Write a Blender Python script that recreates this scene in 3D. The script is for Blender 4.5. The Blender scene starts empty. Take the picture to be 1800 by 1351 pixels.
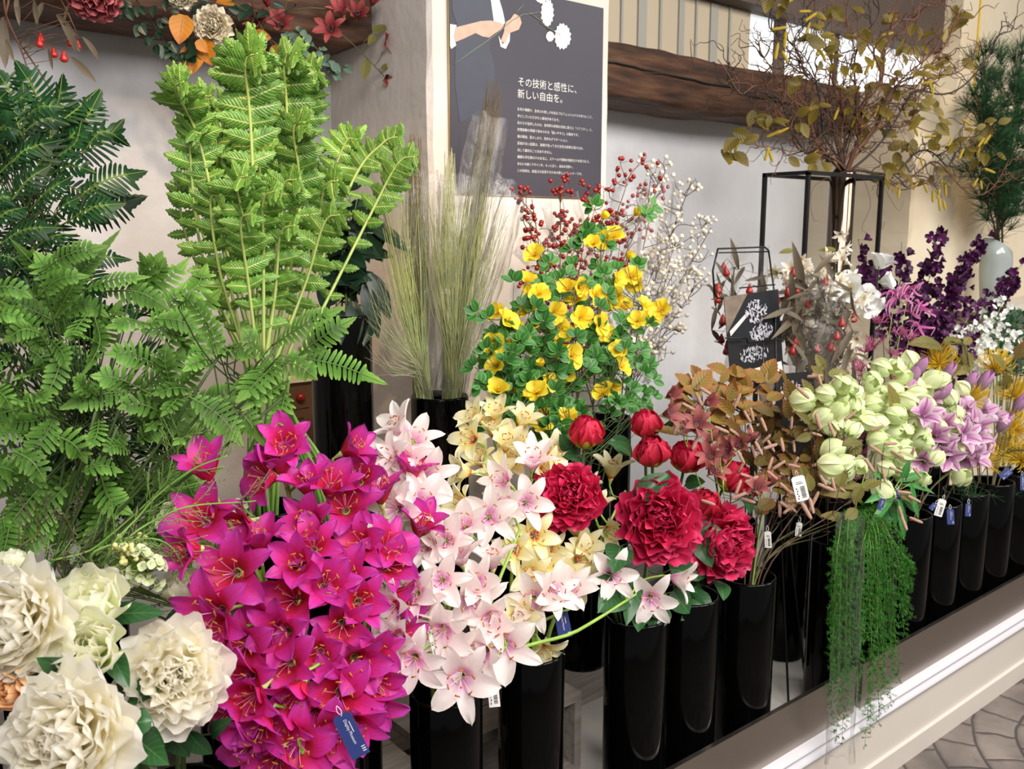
import bpy, math, random
from mathutils import Vector, Matrix, noise

sc = bpy.context.scene
COL = sc.collection
PI = math.pi

# ------------------------------------------------------------------ camera
FPX = 1600.0                      # focal length in pixels of the 1800 px wide frame
PITCH = math.atan2(263.0, FPX)
YAW = math.radians(50.7)          # angle between the view axis and the wall
CAM = Vector((0.0, 0.0, 1.55))
CF = Vector((math.cos(YAW) * math.cos(PITCH), math.sin(YAW) * math.cos(PITCH), -math.sin(PITCH)))
CR = Vector((math.sin(YAW), -math.cos(YAW), 0.0))
CU = CR.cross(CF)
cam_data = bpy.data.cameras.new('camera')
cam_data.sensor_width = 36.0
cam_data.lens = 36.0 * FPX / 1800.0
cam_data.clip_start = 0.05
cam_data.dof.use_dof = True
cam_data.dof.focus_distance = 1.75
cam_data.dof.aperture_fstop = 9.0
cam = bpy.data.objects.new('camera', cam_data)
cam.matrix_world = Matrix.Translation(CAM) @ Matrix((CR, CU, -CF)).transposed().to_4x4()
COL.objects.link(cam)
sc.camera = cam

# ------------------------------------------------------------------ world, lamps, exposure
world = bpy.data.worlds.new('shop_ambience')
sc.world = world
world.use_nodes = True
bgn = world.node_tree.nodes['Background']
bgn.inputs[0].default_value = (1.0, 0.97, 0.94, 1)
bgn.inputs[1].default_value = 0.24


def area_lamp(name, loc, target, sx, sy, power, colr):
    d = bpy.data.lights.new(name, 'AREA')
    d.shape = 'RECTANGLE'
    d.size, d.size_y = sx, sy
    d.energy = power
    d.color = colr
    o = bpy.data.objects.new(name, d)
    o.location = loc
    o.rotation_euler = (Vector(target) - Vector(loc)).to_track_quat('-Z', 'Y').to_euler()
    COL.objects.link(o)
    return o


def spot_lamp(name, loc, target, power, colr, angle, blend=0.6, r=0.05):
    d = bpy.data.lights.new(name, 'SPOT')
    d.energy = power
    d.color = colr
    d.spot_size = math.radians(angle)
    d.spot_blend = blend
    d.shadow_soft_size = r
    o = bpy.data.objects.new(name, d)
    o.location = loc
    o.rotation_euler = (Vector(target) - Vector(loc)).to_track_quat('-Z', 'Y').to_euler()
    COL.objects.link(o)
    return o


area_lamp('ceiling_panel_lamp', (0.2, -1.1, 3.1), (0.9, 1.5, 0.9), 1.8, 1.0, 80, (1.0, 0.96, 0.92))
area_lamp('ceiling_panel_lamp', (2.4, -0.9, 3.1), (2.3, 1.6, 0.9), 1.8, 1.0, 80, (1.0, 0.96, 0.92))
area_lamp('ceiling_panel_lamp', (4.6, -0.6, 3.1), (4.2, 1.9, 1.2), 1.6, 1.0, 58, (1.0, 0.95, 0.88))
spot_lamp('warm_spot_lamp', (1.3, 0.4, 3.2), (1.75, 2.13, 1.42), 130, (1.0, 0.78, 0.52), 28, 0.9)
spot_lamp('warm_spot_lamp', (0.2, 0.7, 3.2), (1.1, 2.66, 0.95), 150, (1.0, 0.74, 0.46), 36, 0.9)
spot_lamp('warm_spot_lamp', (6.0, 1.2, 3.0), (4.6, 2.2, 2.1), 70, (1.0, 0.66, 0.30), 34, 0.8)

sc.view_settings.view_transform = 'Standard'
sc.view_settings.look = 'None'
sc.view_settings.gamma = 1.0
sc.view_settings.use_curve_mapping = False
sc.view_settings.exposure = 0.36
sc.cycles.use_denoising = True
sc.cycles.max_bounces = 10
sc.cycles.diffuse_bounces = 6
sc.cycles.transparent_max_bounces = 24


# ------------------------------------------------------------------ helpers
def ray(px, py):
    return CF + CR * ((px - 900.0) / FPX) + CU * ((675.5 - py) / FPX)


def P(px, py, Y):
    """the point of the plane y = Y that lies towards a pixel of the photograph"""
    d = ray(px, py)
    return CAM + d * (Y / d.y)


def PX(px, py, X):
    d = ray(px, py)
    return CAM + d * (X / d.x)


def PZ(px, py, Z):
    d = ray(px, py)
    return CAM + d * ((Z - CAM.z) / d.z)


def mpx(p):
    """metres per pixel at a point"""
    return (p - CAM).dot(CF) / FPX


def cd(a, b, c):
    """a direction given as right / up / towards the viewer"""
    return (CR * a + CU * b - CF * c).normalized()


def basis(z, roll=0.0):
    z = z.normalized()
    up = Vector((0, 0, 1)) if abs(z.z) < 0.95 else Vector((0, 1, 0))
    x = up.cross(z).normalized()
    y = z.cross(x)
    m = Matrix((x, y, z)).transposed()
    return m @ Matrix.Rotation(roll, 3, 'Z')


def trs(loc, z, s, roll=0.0):
    return Matrix.Translation(loc) @ basis(z, roll).to_4x4() @ Matrix.Scale(s, 4)


def lerp(a, b, t):
    return a + (b - a) * t


def smooth(pts, n):
    """Catmull-Rom through pts, n steps per span"""
    pts = [Vector(p) for p in pts]
    if len(pts) < 3:
        return [pts[0].lerp(pts[-1], i / n) for i in range(n + 1)]
    q = [pts[0] * 2 - pts[1]] + pts + [pts[-1] * 2 - pts[-2]]
    out = []
    for i in range(1, len(q) - 2):
        p0, p1, p2, p3 = q[i - 1], q[i], q[i + 1], q[i + 2]
        for k in range(n):
            t = k / n
            out.append(0.5 * ((2 * p1) + (p2 - p0) * t + (2 * p0 - 5 * p1 + 4 * p2 - p3) * t * t + (3 * p1 - p0 - 3 * p2 + p3) * t ** 3))
    out.append(pts[-1])
    return out


class MB:
    """collects surfaces and builds them as ONE mesh"""

    def __init__(self):
        self.v, self.f, self.uv, self.m = [], [], [], []

    def grid(self, fn, nu, nv, mat=0):
        b = len(self.v)
        for j in range(nv + 1):
            for i in range(nu + 1):
                u, v = i / nu, j / nv
                self.v.append(Vector(fn(u * 2 - 1, v)))
                self.uv.append((u, v))
        for j in range(nv):
            for i in range(nu):
                a = b + j * (nu + 1) + i
                self.f.append((a, a + 1, a + nu + 2, a + nu + 1))
                self.m.append(mat)

    def tube(self, pts, r0, r1=None, n=5, mat=0, cap=True):
        pts = [Vector(p) for p in pts]
        r1 = r0 if r1 is None else r1
        k = len(pts)
        if k < 2:
            return
        b = len(self.v)
        t = (pts[1] - pts[0]).normalized()
        ref = Vector((0, 0, 1)) if abs(t.z) < 0.9 else Vector((1, 0, 0))
        x = ref.cross(t).normalized()
        for i, p in enumerate(pts):
            t = (pts[min(i + 1, k - 1)] - pts[max(i - 1, 0)])
            if t.length < 1e-9:
                t = Vector((0, 0, 1))
            t.normalize()
            x = (x - t * x.dot(t))
            x = x.normalized() if x.length > 1e-6 else t.orthogonal().normalized()
            y = t.cross(x)
            r = r0(i / (k - 1)) if callable(r0) else lerp(r0, r1, i / (k - 1))
            for j in range(n):
                a = 2 * PI * j / n
                self.v.append(p + x * (r * math.cos(a)) + y * (r * math.sin(a)))
                self.uv.append((j / n, i / (k - 1)))
        for i in range(k - 1):
            for j in range(n):
                a, c = b + i * n + j, b + i * n + (j + 1) % n
                self.f.append((a, c, c + n, a + n))
                self.m.append(mat)
        if cap and n > 2:
            self.f.append(tuple(range(b + n - 1, b - 1, -1)))
            self.m.append(mat)
            e = b + (k - 1) * n
            self.f.append(tuple(range(e, e + n)))
            self.m.append(mat)

    def ball(self, c, r, seg=8, rings=5, mat=0, M=None, sz=1.0):
        c = Vector(c)
        b = len(self.v)
        for j in range(rings + 1):
            th = PI * j / rings
            for i in range(seg):
                a = 2 * PI * i / seg
                p = Vector((r * math.sin(th) * math.cos(a), r * math.sin(th) * math.sin(a), -r * sz * math.cos(th)))
                if M is not None:
                    p = M @ p
                self.v.append(c + p)
                self.uv.append((i / seg, j / rings))
        for j in range(rings):
            for i in range(seg):
                a, d = b + j * seg + i, b + j * seg + (i + 1) % seg
                self.f.append((a, d, d + seg, a + seg))
                self.m.append(mat)

    def lathe(self, prof, c=(0, 0, 0), n=32, mat=0, M=None):
        c = Vector(c)
        b = len(self.v)
        for k, (r, z) in enumerate(prof):
            for i in range(n):
                a = 2 * PI * i / n
                p = Vector((r * math.cos(a), r * math.sin(a), z))
                if M is not None:
                    p = M @ p
                self.v.append(c + p)
                self.uv.append((i / n, k / max(1, len(prof) - 1)))
        for k in range(len(prof) - 1):
            for i in range(n):
                a, d = b + k * n + i, b + k * n + (i + 1) % n
                self.f.append((a, d, d + n, a + n))
                self.m.append(mat)

    def box(self, lo, hi, mat=0):
        b = len(self.v)
        for z in (lo[2], hi[2]):
            for x, y in ((lo[0], lo[1]), (hi[0], lo[1]), (hi[0], hi[1]), (lo[0], hi[1])):
                self.v.append(Vector((x, y, z)))
                self.uv.append((0, 0))
        for q in ((3, 2, 1, 0), (4, 5, 6, 7), (0, 1, 5, 4), (1, 2, 6, 5), (2, 3, 7, 6), (3, 0, 4, 7)):
            self.f.append(tuple(b + i for i in q))
            self.m.append(mat)

    def poly(self, pts, mat=0, uvs=None):
        b = len(self.v)
        self.v.extend(Vector(p) for p in pts)
        self.uv.extend(uvs or [(0, 0)] * len(pts))
        self.f.append(tuple(range(b, b + len(pts))))
        self.m.append(mat)

    def slab(self, pts, off, mat=0):
        """a flat outline with a thickness"""
        pts = [Vector(p) for p in pts]
        n = len(pts)
        off = Vector(off)
        self.poly(pts, mat)
        self.poly([p + off for p in reversed(pts)], mat)
        for i in range(n):
            a, c = pts[i], pts[(i + 1) % n]
            self.poly([a, a + off, c + off, c], mat)

    def mesh(self, name, mats, off=Vector((0, 0, 0)), smooth_shade=True):
        me = bpy.data.meshes.new(name)
        me.from_pydata([tuple(p - off) for p in self.v], [], self.f)
        for m in mats:
            me.materials.append(m)
        if len(mats) > 1:
            me.polygons.foreach_set('material_index', self.m)
        lay = me.uv_layers.new(name='UVMap')
        li = [0] * len(me.loops)
        me.loops.foreach_get('vertex_index', li)
        flat = []
        for i in li:
            flat.extend(self.uv[i])
        lay.data.foreach_set('uv', flat)
        if smooth_shade:
            me.polygons.foreach_set('use_smooth', [True] * len(me.polygons))
        me.update()
        return me


def tag(o, label=None, cat=None, group=None, kind=None):
    if label:
        o['label'] = label
    if cat:
        o['category'] = cat
    if group:
        o['group'] = group
    if kind:
        o['kind'] = kind
    return o


def link(name, data, parent=None):
    o = bpy.data.objects.new(name, data)
    COL.objects.link(o)
    if parent is not None:
        o.parent = parent
    return o


def structure(name, mb, mats, smooth_shade=False, parent=None):
    o = link(name, mb.mesh(name, mats, smooth_shade=smooth_shade), parent)
    if parent is None:
        o['kind'] = 'structure'
    return o


class Thing:
    """an Empty at the thing's base that parents its parts"""

    def __init__(self, name, label, cat, loc, group=None):
        self.loc = Vector(loc)
        self.o = link(name, None)
        self.o.location = self.loc
        self.o.empty_display_size = 0.02
        tag(self.o, label, cat, group)

    def part(self, name, mb, mats, parent=None, label=None, smooth_shade=True, kind=None):
        o = link(name, mb.mesh(name, mats, self.loc, smooth_shade), parent or self.o)
        if label:
            o['label'] = label
        if kind:
            o['kind'] = kind
        return o

    def inst(self, name, me, M, parent=None, label=None):
        o = link(name, me, parent or self.o)
        if parent is None:
            o.matrix_basis = Matrix.Translation(-self.loc) @ M
        if label:
            o['label'] = label
        return o


def single(name, label, cat, mb, mats, loc, group=None, smooth_shade=True):
    """a thing that is one mesh"""
    loc = Vector(loc)
    o = link(name, mb.mesh(name, mats, loc, smooth_shade))
    o.location = loc
    tag(o, label, cat, group)
    return o


# ------------------------------------------------------------------ materials
def srgb(h):
    h = h.lstrip('#')
    out = []
    for i in (0, 2, 4):
        c = int(h[i:i + 2], 16) / 255.0
        out.append(c / 12.92 if c <= 0.04045 else ((c + 0.055) / 1.055) ** 2.4)
    return (*out, 1.0)


class NT:
    def __init__(self, name):
        self.mat = bpy.data.materials.new(name)
        self.mat.use_nodes = True
        self.t = self.mat.node_tree
        self.t.nodes.clear()
        self.out = self.t.nodes.new('ShaderNodeOutputMaterial')

    def n(self, kind, **kw):
        nd = self.t.nodes.new('ShaderNode' + kind)
        for k, v in kw.items():
            if k.startswith('i_'):
                nd.inputs[k[2:].replace('_', ' ')].default_value = v
            else:
                setattr(nd, k, v)
        return nd

    def l(self, a, b):
        self.t.links.new(a, b)

    def put(self, sock, val):
        if isinstance(val, bpy.types.NodeSocket):
            self.l(val, sock)
        else:
            sock.default_value = val

    def math(self, op, a, b=0.0, c=None):
        nd = self.n('Math', operation=op)
        self.put(nd.inputs[0], a)
        self.put(nd.inputs[1], b)
        if c is not None:
            self.put(nd.inputs[2], c)
        return nd.outputs[0]

    def step(self, x, a, b):
        nd = self.n('MapRange', interpolation_type='SMOOTHSTEP')
        self.put(nd.inputs[0], x)
        nd.inputs[1].default_value, nd.inputs[2].default_value = a, b
        return nd.outputs[0]

    def mix(self, f, a, b, mode='MIX'):
        nd = self.n('Mix', data_type='RGBA', blend_type=mode)
        self.put(nd.inputs[0], f)
        self.put(nd.inputs[6], a)
        self.put(nd.inputs[7], b)
        return nd.outputs[2]

    def ramp(self, f, stops):
        nd = self.n('ValToRGB')
        e = nd.color_ramp.elements
        while len(e) < len(stops):
            e.new(0.5)
        for k, (p, c) in zip(e, stops):
            k.position, k.color = p, c
        self.put(nd.inputs[0], f)
        return nd.outputs[0]

    def noise(self, scale, detail=3, coord='Object', rough=0.5):
        tc = self.n('TexCoord')
        nd = self.n('TexNoise')
        nd.inputs['Scale'].default_value = scale
        nd.inputs['Detail'].default_value = detail
        nd.inputs['Roughness'].default_value = rough
        self.l(tc.outputs[coord], nd.inputs['Vector'])
        return nd.outputs[0]

    def pbr(self, colr, rough=0.5, metal=0.0, spec=0.5, bump=None, bump_s=0.2, bump_d=0.01, coat=0.0, emit=None, emit_s=0.0):
        p = self.n('BsdfPrincipled')
        self.put(p.inputs['Base Color'], colr)
        self.put(p.inputs['Roughness'], rough)
        p.inputs['Metallic'].default_value = metal
        p.inputs['Specular IOR Level'].default_value = spec
        p.inputs['Coat Weight'].default_value = coat
        if emit is not None:
            self.put(p.inputs['Emission Color'], emit)
            p.inputs['Emission Strength'].default_value = emit_s
        if bump is not None:
            b = self.n('Bump')
            b.inputs['Strength'].default_value = bump_s
            b.inputs['Distance'].default_value = bump_d
            self.l(bump, b.inputs['Height'])
            self.l(b.outputs[0], p.inputs['Normal'])
        return p.outputs[0]

    def done(self, s):
        self.l(s, self.out.inputs[0])
        return self.mat


def plain(name, hexc, rough=0.5, metal=0.0, spec=0.5, var=0.0, scale=20, bump=0.0, coat=0.0):
    t = NT(name)
    c = srgb(hexc)
    nz = None
    if var or bump:
        nz = t.noise(scale, 4)
    cc = c
    if var:
        cc = t.mix(t.step(nz, 0.3, 0.7), tuple(x * (1 - var) for x in c[:3]) + (1,), tuple(min(1, x * (1 + var)) for x in c[:3]) + (1,))
    return t.done(t.pbr(cc, rough, metal, spec, nz if bump else None, bump, 0.005, coat))


def fabric(name, along, rough=0.55, trans=0.25, mid=None, midw=0.10, edge=None, edgew=0.7, veins=0, vein_c=None, vein_a=0.35, vein_k=1.2, var=0.10, spec=0.35, streak=0.0, bump=0.0, nscale=18):
    """petals and leaves: colour along the length, midrib, veins, edge, all in the surface's own coordinates"""
    t = NT(name)
    uv = t.n('TexCoord').outputs['UV']
    sp = t.n('SeparateXYZ')
    t.l(uv, sp.inputs[0])
    um = t.math('MULTIPLY', t.math('ABSOLUTE', t.math('SUBTRACT', sp.outputs[0], 0.5)), 2.0)
    nz = t.noise(nscale, 3)
    vv = t.math('ADD', sp.outputs[1], t.math('MULTIPLY', t.math('SUBTRACT', nz, 0.5), 0.16))
    c = t.ramp(vv, [(p, srgb(h)) for p, h in along])
    if edge:
        c = t.mix(t.math('MULTIPLY', t.step(um, edgew, 1.0), 0.9), c, srgb(edge))
    wave = None
    if veins:
        wave = t.math('SINE', t.math('MULTIPLY', t.math('SUBTRACT', sp.outputs[1], t.math('MULTIPLY', um, 0.22 * vein_k)), veins * 2 * PI))
        vm = t.step(wave, 0.55, 0.95)
        if vein_c:
            c = t.mix(t.math('MULTIPLY', vm, vein_a), c, srgb(vein_c))
    if streak:
        w2 = t.math('SINE', t.math('MULTIPLY', sp.outputs[0], 60.0))
        c = t.mix(t.math('MULTIPLY', t.step(w2, 0.2, 1.0), streak), c, t.mix(1.0, c, (0.55, 0.45, 0.5, 1), 'MULTIPLY'))
    if mid:
        mk = t.math('SUBTRACT', 1.0, t.step(um, midw * 0.4, midw))
        c = t.mix(mk, c, srgb(mid))
    if var:
        oi = t.n('ObjectInfo').outputs['Random']
        f = t.math('ADD', t.math('MULTIPLY', t.math('ADD', t.math('SUBTRACT', oi, 0.5), t.math('SUBTRACT', nz, 0.5)), 2 * var), 1.0)
        hs = t.n('HueSaturation')
        t.put(hs.inputs['Color'], c)
        t.put(hs.inputs['Value'], f)
        c = hs.outputs[0]
    s = t.pbr(c, rough, 0, spec, wave if (bump and wave is not None) else None, bump, 0.002)
    if trans:
        tr = t.n('BsdfTranslucent')
        t.put(tr.inputs[0], c)
        mx = t.n('MixShader')
        mx.inputs[0].default_value = trans
        t.l(s, mx.inputs[1])
        t.l(tr.outputs[0], mx.inputs[2])
        s = mx.outputs[0]
    return t.done(s)


def film(name, tint='#ffffff', base=0.05, haze=0.05, rough=0.12, bscale=28):
    t = NT(name)
    nz = t.noise(bscale, 5, rough=0.6)
    b = t.n('Bump')
    b.inputs['Strength'].default_value = 0.8
    b.inputs['Distance'].default_value = 0.01
    t.l(nz, b.inputs['Height'])
    tr = t.n('BsdfTransparent')
    g = t.n('BsdfGlossy')
    g.inputs['Roughness'].default_value = rough
    t.l(b.outputs[0], g.inputs['Normal'])
    d = t.n('BsdfTranslucent')
    d.inputs[0].default_value = srgb(tint)
    df = t.n('BsdfDiffuse')
    df.inputs[0].default_value = srgb(tint)
    ad = t.n('MixShader')
    ad.inputs[0].default_value = 0.5
    t.l(d.outputs[0], ad.inputs[1])
    t.l(df.outputs[0], ad.inputs[2])
    lw = t.n('LayerWeight')
    lw.inputs[0].default_value = 0.25
    t.l(b.outputs[0], lw.inputs['Normal'])
    m1 = t.n('MixShader')
    m1.inputs[0].default_value = haze
    t.l(tr.outputs[0], m1.inputs[1])
    t.l(ad.outputs[0], m1.inputs[2])
    m2 = t.n('MixShader')
    t.put(m2.inputs[0], t.math('MULTIPLY_ADD', lw.outputs['Fresnel'], 0.38, base))
    t.l(m1.outputs[0], m2.inputs[1])
    t.l(g.outputs[0], m2.inputs[2])
    return t.done(m2.outputs[0])


M = {}
M['black_glass'] = plain('black_glass', '#040404', 0.08, 0, 0.16)
M['black_metal'] = plain('black_metal', '#0d0d0d', 0.4, 0.3)
M['stem'] = plain('stem_green', '#8fb24a', 0.5, var=0.15)
M['stem_dark'] = plain('stem_dark_green', '#3f5526', 0.6, var=0.2)
M['stem_fern'] = plain('stem_fern_green', '#6f9440', 0.5, var=0.15)
M['stem_brown'] = plain('stem_brown', '#4a3526', 0.7, var=0.25)
M['stem_twig'] = plain('stem_twig', '#5d4030', 0.7, var=0.3)
M['twig_dark'] = plain('twig_dark', '#2c231d', 0.7, var=0.3)
M['twig_red'] = plain('twig_red', '#5f3c28', 0.65, var=0.3)
M['stem_olive'] = plain('stem_olive', '#55512c', 0.65, var=0.25)
M['anther'] = plain('anther_brown', '#b06a2c', 0.7, var=0.2)
M['filament'] = plain('filament_pink', '#d77fb0', 0.6)
M['filament_pale'] = plain('filament_pale', '#ecd9d2', 0.6)
M['white_card'] = plain('white_card', '#e8e6e2', 0.6)
M['ink'] = plain('ink_black', '#20201f', 0.6)
M['navy_card'] = plain('navy_card', '#2b3a78', 0.5)
M['pale_ink'] = plain('pale_ink', '#e6e4ea', 0.6)
M['film'] = film('clear_cellophane', base=0.02, haze=0.014)
M['film_soft'] = film('clear_wrap', base=0.03, haze=0.10, rough=0.25, bscale=14)

# petals and leaves
M['lily_magenta'] = fabric('petal_magenta', [(0, '#bc1a2e'), (0.32, '#d0264e'), (0.55, '#d42c8c'), (0.8, '#ca38a2'), (1, '#b83ca6')], 0.5, 0.25, streak=0.18, var=0.14, mid='#d42a74', midw=0.08)
M['lily_pink'] = fabric('petal_pink_white', [(0, '#f19ad6'), (0.16, '#f6bfe4'), (0.38, '#faeaea'), (1, '#fbf4ee')], 0.6, 0.35, streak=0.0, var=0.05)
M['lily_yellow'] = fabric('petal_pale_yellow', [(0, '#dc4430'), (0.10, '#ec8a4a'), (0.2, '#f4e690'), (0.6, '#f9f2c0'), (1, '#fbf6de')], 0.6, 0.35, streak=0.0, var=0.05)
M['lily_rose'] = fabric('petal_dusty_rose', [(0, '#7d3a3c'), (0.4, '#9a5452'), (1, '#ae6c66')], 0.65, 0.2, streak=0.25, var=0.2)
M['lily_red'] = fabric('petal_rust_red', [(0, '#6d1f26'), (0.4, '#9c3f42'), (1, '#b25a55')], 0.65, 0.2, streak=0.25, var=0.2)
M['neck'] = plain('flower_neck', '#b9c77a', 0.55, var=0.1)
M['neck_red'] = plain('flower_neck_red', '#9a8a4a', 0.55, var=0.1)
M['peony_white'] = fabric('petal_ivory', [(0, '#f6ea9e'), (0.3, '#fcf5d2'), (0.7, '#fdf9ea'), (1, '#fdfaf2')], 0.7, 0.58, var=0.03, streak=0.03)
M['peony_lime'] = fabric('petal_ivory_lime', [(0, '#c3d877'), (0.35, '#eaefbc'), (0.75, '#f6f6de'), (1, '#f9f7e8')], 0.7, 0.55, var=0.03, streak=0.03)
M['peony_peach'] = fabric('petal_peach', [(0, '#e58a4e'), (0.5, '#eeb07a'), (1, '#f0c796')], 0.6, 0.28, var=0.05)
M['peony_red'] = fabric('petal_crimson', [(0, '#8e0c22'), (0.45, '#c3123c'), (0.85, '#d6275a'), (1, '#dd4a78')], 0.55, 0.2, streak=0.12, var=0.10)
M['peony_bud'] = fabric('petal_bud_red', [(0, '#a6a22e'), (0.2, '#b96a2e'), (0.45, '#c52a38'), (1, '#cc2048')], 0.55, 0.2, streak=0.15, var=0.10)
M['sepal'] = fabric('sepal_lime', [(0, '#a9cf3f'), (0.7, '#c2d765'), (1, '#dba66a')], 0.5, 0.25)
M['sepal_red'] = fabric('sepal_lime_red', [(0, '#b7b32a'), (0.6, '#a9a83a'), (1, '#b4562e')], 0.5, 0.25)
M['leaf_peony'] = fabric('leaf_dark_gloss', [(0, '#26492a'), (1, '#2f5a30')], 0.32, 0.12, mid='#4a7443', midw=0.06, veins=7, vein_c='#467040', var=0.2)
M['leaf_peony_mid'] = fabric('leaf_mid_green', [(0, '#2f6a34'), (1, '#3d7c3c')], 0.38, 0.15, mid='#6c9a58', midw=0.06, veins=7, vein_c='#5a8e50', var=0.2)
M['fern_light'] = fabric('fern_light', [(0, '#46702a'), (0.6, '#5e8a38'), (1, '#82aa52')], 0.55, 0.2, var=0.3, spec=0.2)
M['fern_dark'] = fabric('fern_dark', [(0, '#56782e'), (0.2, '#1c4620'), (1, '#12331b')], 0.45, 0.12, var=0.3, spec=0.25)
M['fern_bright'] = fabric('fern_bright', [(0, '#67953a'), (0.5, '#5c8c34'), (1, '#729f44')], 0.36, 0.16, mid='#c3cb7c', midw=0.09, veins=9, vein_c='#a8c95a', vein_a=0.3, var=0.2, bump=0.3, spec=0.5)
M['rachis_pale'] = plain('rachis_pale', '#a3b464', 0.45)
M['rachis_olive'] = plain('rachis_olive', '#5f7a35', 0.5, var=0.2)
M['yellow'] = fabric('petal_yellow', [(0, '#e2b41c'), (0.35, '#f2d530'), (1, '#f7e448')], 0.5, 0.28, var=0.10, streak=0.05)
M['leaf_yellowbush'] = fabric('leaf_round_green', [(0, '#2e6c2e'), (1, '#417f38')], 0.42, 0.2, mid='#6fa552', midw=0.08, edge='#86b458', edgew=0.72, var=0.2)
M['autumn'] = fabric('leaf_autumn', [(0, '#64632a'), (0.5, '#70652c'), (1, '#80542a')], 0.5, 0.25, mid='#6a4a26', midw=0.07, veins=7, vein_c='#a9602c', vein_a=0.55, edge='#945632', edgew=0.6, var=0.35, bump=0.3)
M['autumn_olive'] = fabric('leaf_autumn_olive', [(0, '#676d32'), (0.6, '#727238'), (1, '#7a6836')], 0.5, 0.25, mid='#6a4a26', midw=0.07, veins=7, vein_c='#8f6238', vein_a=0.5, var=0.25, bump=0.3)
M['autumn_gold'] = fabric('leaf_gold_olive', [(0, '#62561a'), (0.6, '#77661f'), (1, '#927628')], 0.45, 0.3, mid='#5a4a20', midw=0.07, veins=7, vein_c='#5a5a1c', vein_a=0.5, var=0.35, bump=0.3)
M['catkin_salmon'] = plain('catkin_salmon', '#e4b69c', 0.8, var=0.2, scale=260, bump=0.8)
M['catkin_yellow'] = plain('catkin_yellow', '#c9ac2c', 0.8, var=0.25, scale=260, bump=0.8)
M['pod'] = fabric('pod_lime', [(0, '#ecebc0'), (0.4, '#e8eec4'), (1, '#cfe2a0')], 0.55, 0.25, veins=0, var=0.06, mid='#ece8c0', midw=0.1)
M['mauve'] = fabric('petal_mauve', [(0, '#a05e8e'), (0.3, '#b87aa6'), (0.6, '#d0a2c0'), (1, '#e2c6d6')], 0.6, 0.25, streak=0.22, var=0.12, edge='#ead8e2', edgew=0.45, mid='#a8609a', midw=0.25)
M['mauve_bud'] = fabric('bud_mauve_grey', [(0, '#a9939c'), (0.5, '#b58fae'), (1, '#c682bb')], 0.75, 0.1, var=0.12)
M['orchid'] = fabric('petal_dark_purple', [(0, '#74206c'), (0.4, '#481244'), (1, '#330c30')], 0.5, 0.15, var=0.4)
M['white_small'] = fabric('petal_small_white', [(0, '#dfe6d2'), (0.5, '#eeeeec'), (1, '#f0f0f0')], 0.6, 0.25, var=0.05)
M['white_star'] = fabric('petal_star_white', [(0, '#c88a78'), (0.25, '#e9e0cc'), (1, '#efe9dc')], 0.6, 0.25, var=0.06)
M['red_berry'] = plain('berry_red', '#841a17', 0.3, var=0.15)
M['rosehip'] = plain('rosehip_red', '#a0201e', 0.4, var=0.15)
M['white_berry'] = plain('berry_white', '#e3dac6', 0.45, var=0.08)
M['grass'] = fabric('grass_green', [(0, '#dde8a8'), (0.5, '#e6edb8'), (1, '#ccd094')], 0.6, 0.5, var=0.25)
M['grass_pale'] = fabric('grass_pale', [(0, '#e6ebc0'), (0.5, '#eeefd2'), (1, '#dcdcb8')], 0.6, 0.5, var=0.2)
M['grass_dark'] = fabric('grass_dark', [(0, '#8a9660'), (0.6, '#7d7d50'), (1, '#6e5a38')], 0.55, 0.15, var=0.25)
M['pink_fluff'] = plain('fluff_pink', '#b0527a', 0.7, var=0.25, scale=8)
M['yellow_fluff'] = plain('fluff_yellow', '#dab426', 0.6, var=0.2)
M['asparagus'] = fabric('asparagus_green', [(0, '#2d6a20'), (1, '#478a2a')], 0.5, 0.25, var=0.25)
M['pine'] = fabric('pine_green', [(0, '#1b3a20'), (1, '#2a5230')], 0.5, 0.1, var=0.3)
M['cone'] = plain('cone_brown', '#4b2c1e', 0.8, var=0.3, bump=0.5)
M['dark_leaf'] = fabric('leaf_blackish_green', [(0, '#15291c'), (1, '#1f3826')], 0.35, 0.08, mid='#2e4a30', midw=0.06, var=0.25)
M['eucalyptus'] = fabric('leaf_eucalyptus', [(0, '#55705f'), (1, '#6d8673')], 0.6, 0.15, var=0.2)
M['orange_leaf'] = fabric('leaf_orange', [(0, '#a8701c'), (0.6, '#b8761e'), (1, '#a3581a')], 0.45, 0.25, mid='#8a5a1c', midw=0.06, veins=6, vein_c='#8a5518', var=0.15)
M['dahlia'] = fabric('petal_dahlia_cream', [(0, '#c9a088'), (0.4, '#d9c9ac'), (1, '#d9d3c2')], 0.65, 0.2, var=0.06)
M['rose'] = fabric('petal_rose_red', [(0, '#7c2630'), (0.6, '#a14750'), (1, '#b3656a')], 0.6, 0.2, var=0.1)
M['hydrangea'] = fabric('petal_hydrangea_pale', [(0, '#c9d29a'), (1, '#e2e8c6')], 0.6, 0.25, var=0.08)
M['bud_cream'] = plain('bud_cream', '#d9d38a', 0.5, var=0.1)
M['heath'] = plain('heath_purple_brown', '#5a4550', 0.8, var=0.3)
M['grey_leaf'] = fabric('leaf_grey_brown', [(0, '#4e4436'), (1, '#6e6252')], 0.55, 0.25, mid='#5a5646', midw=0.08, var=0.25)

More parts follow.
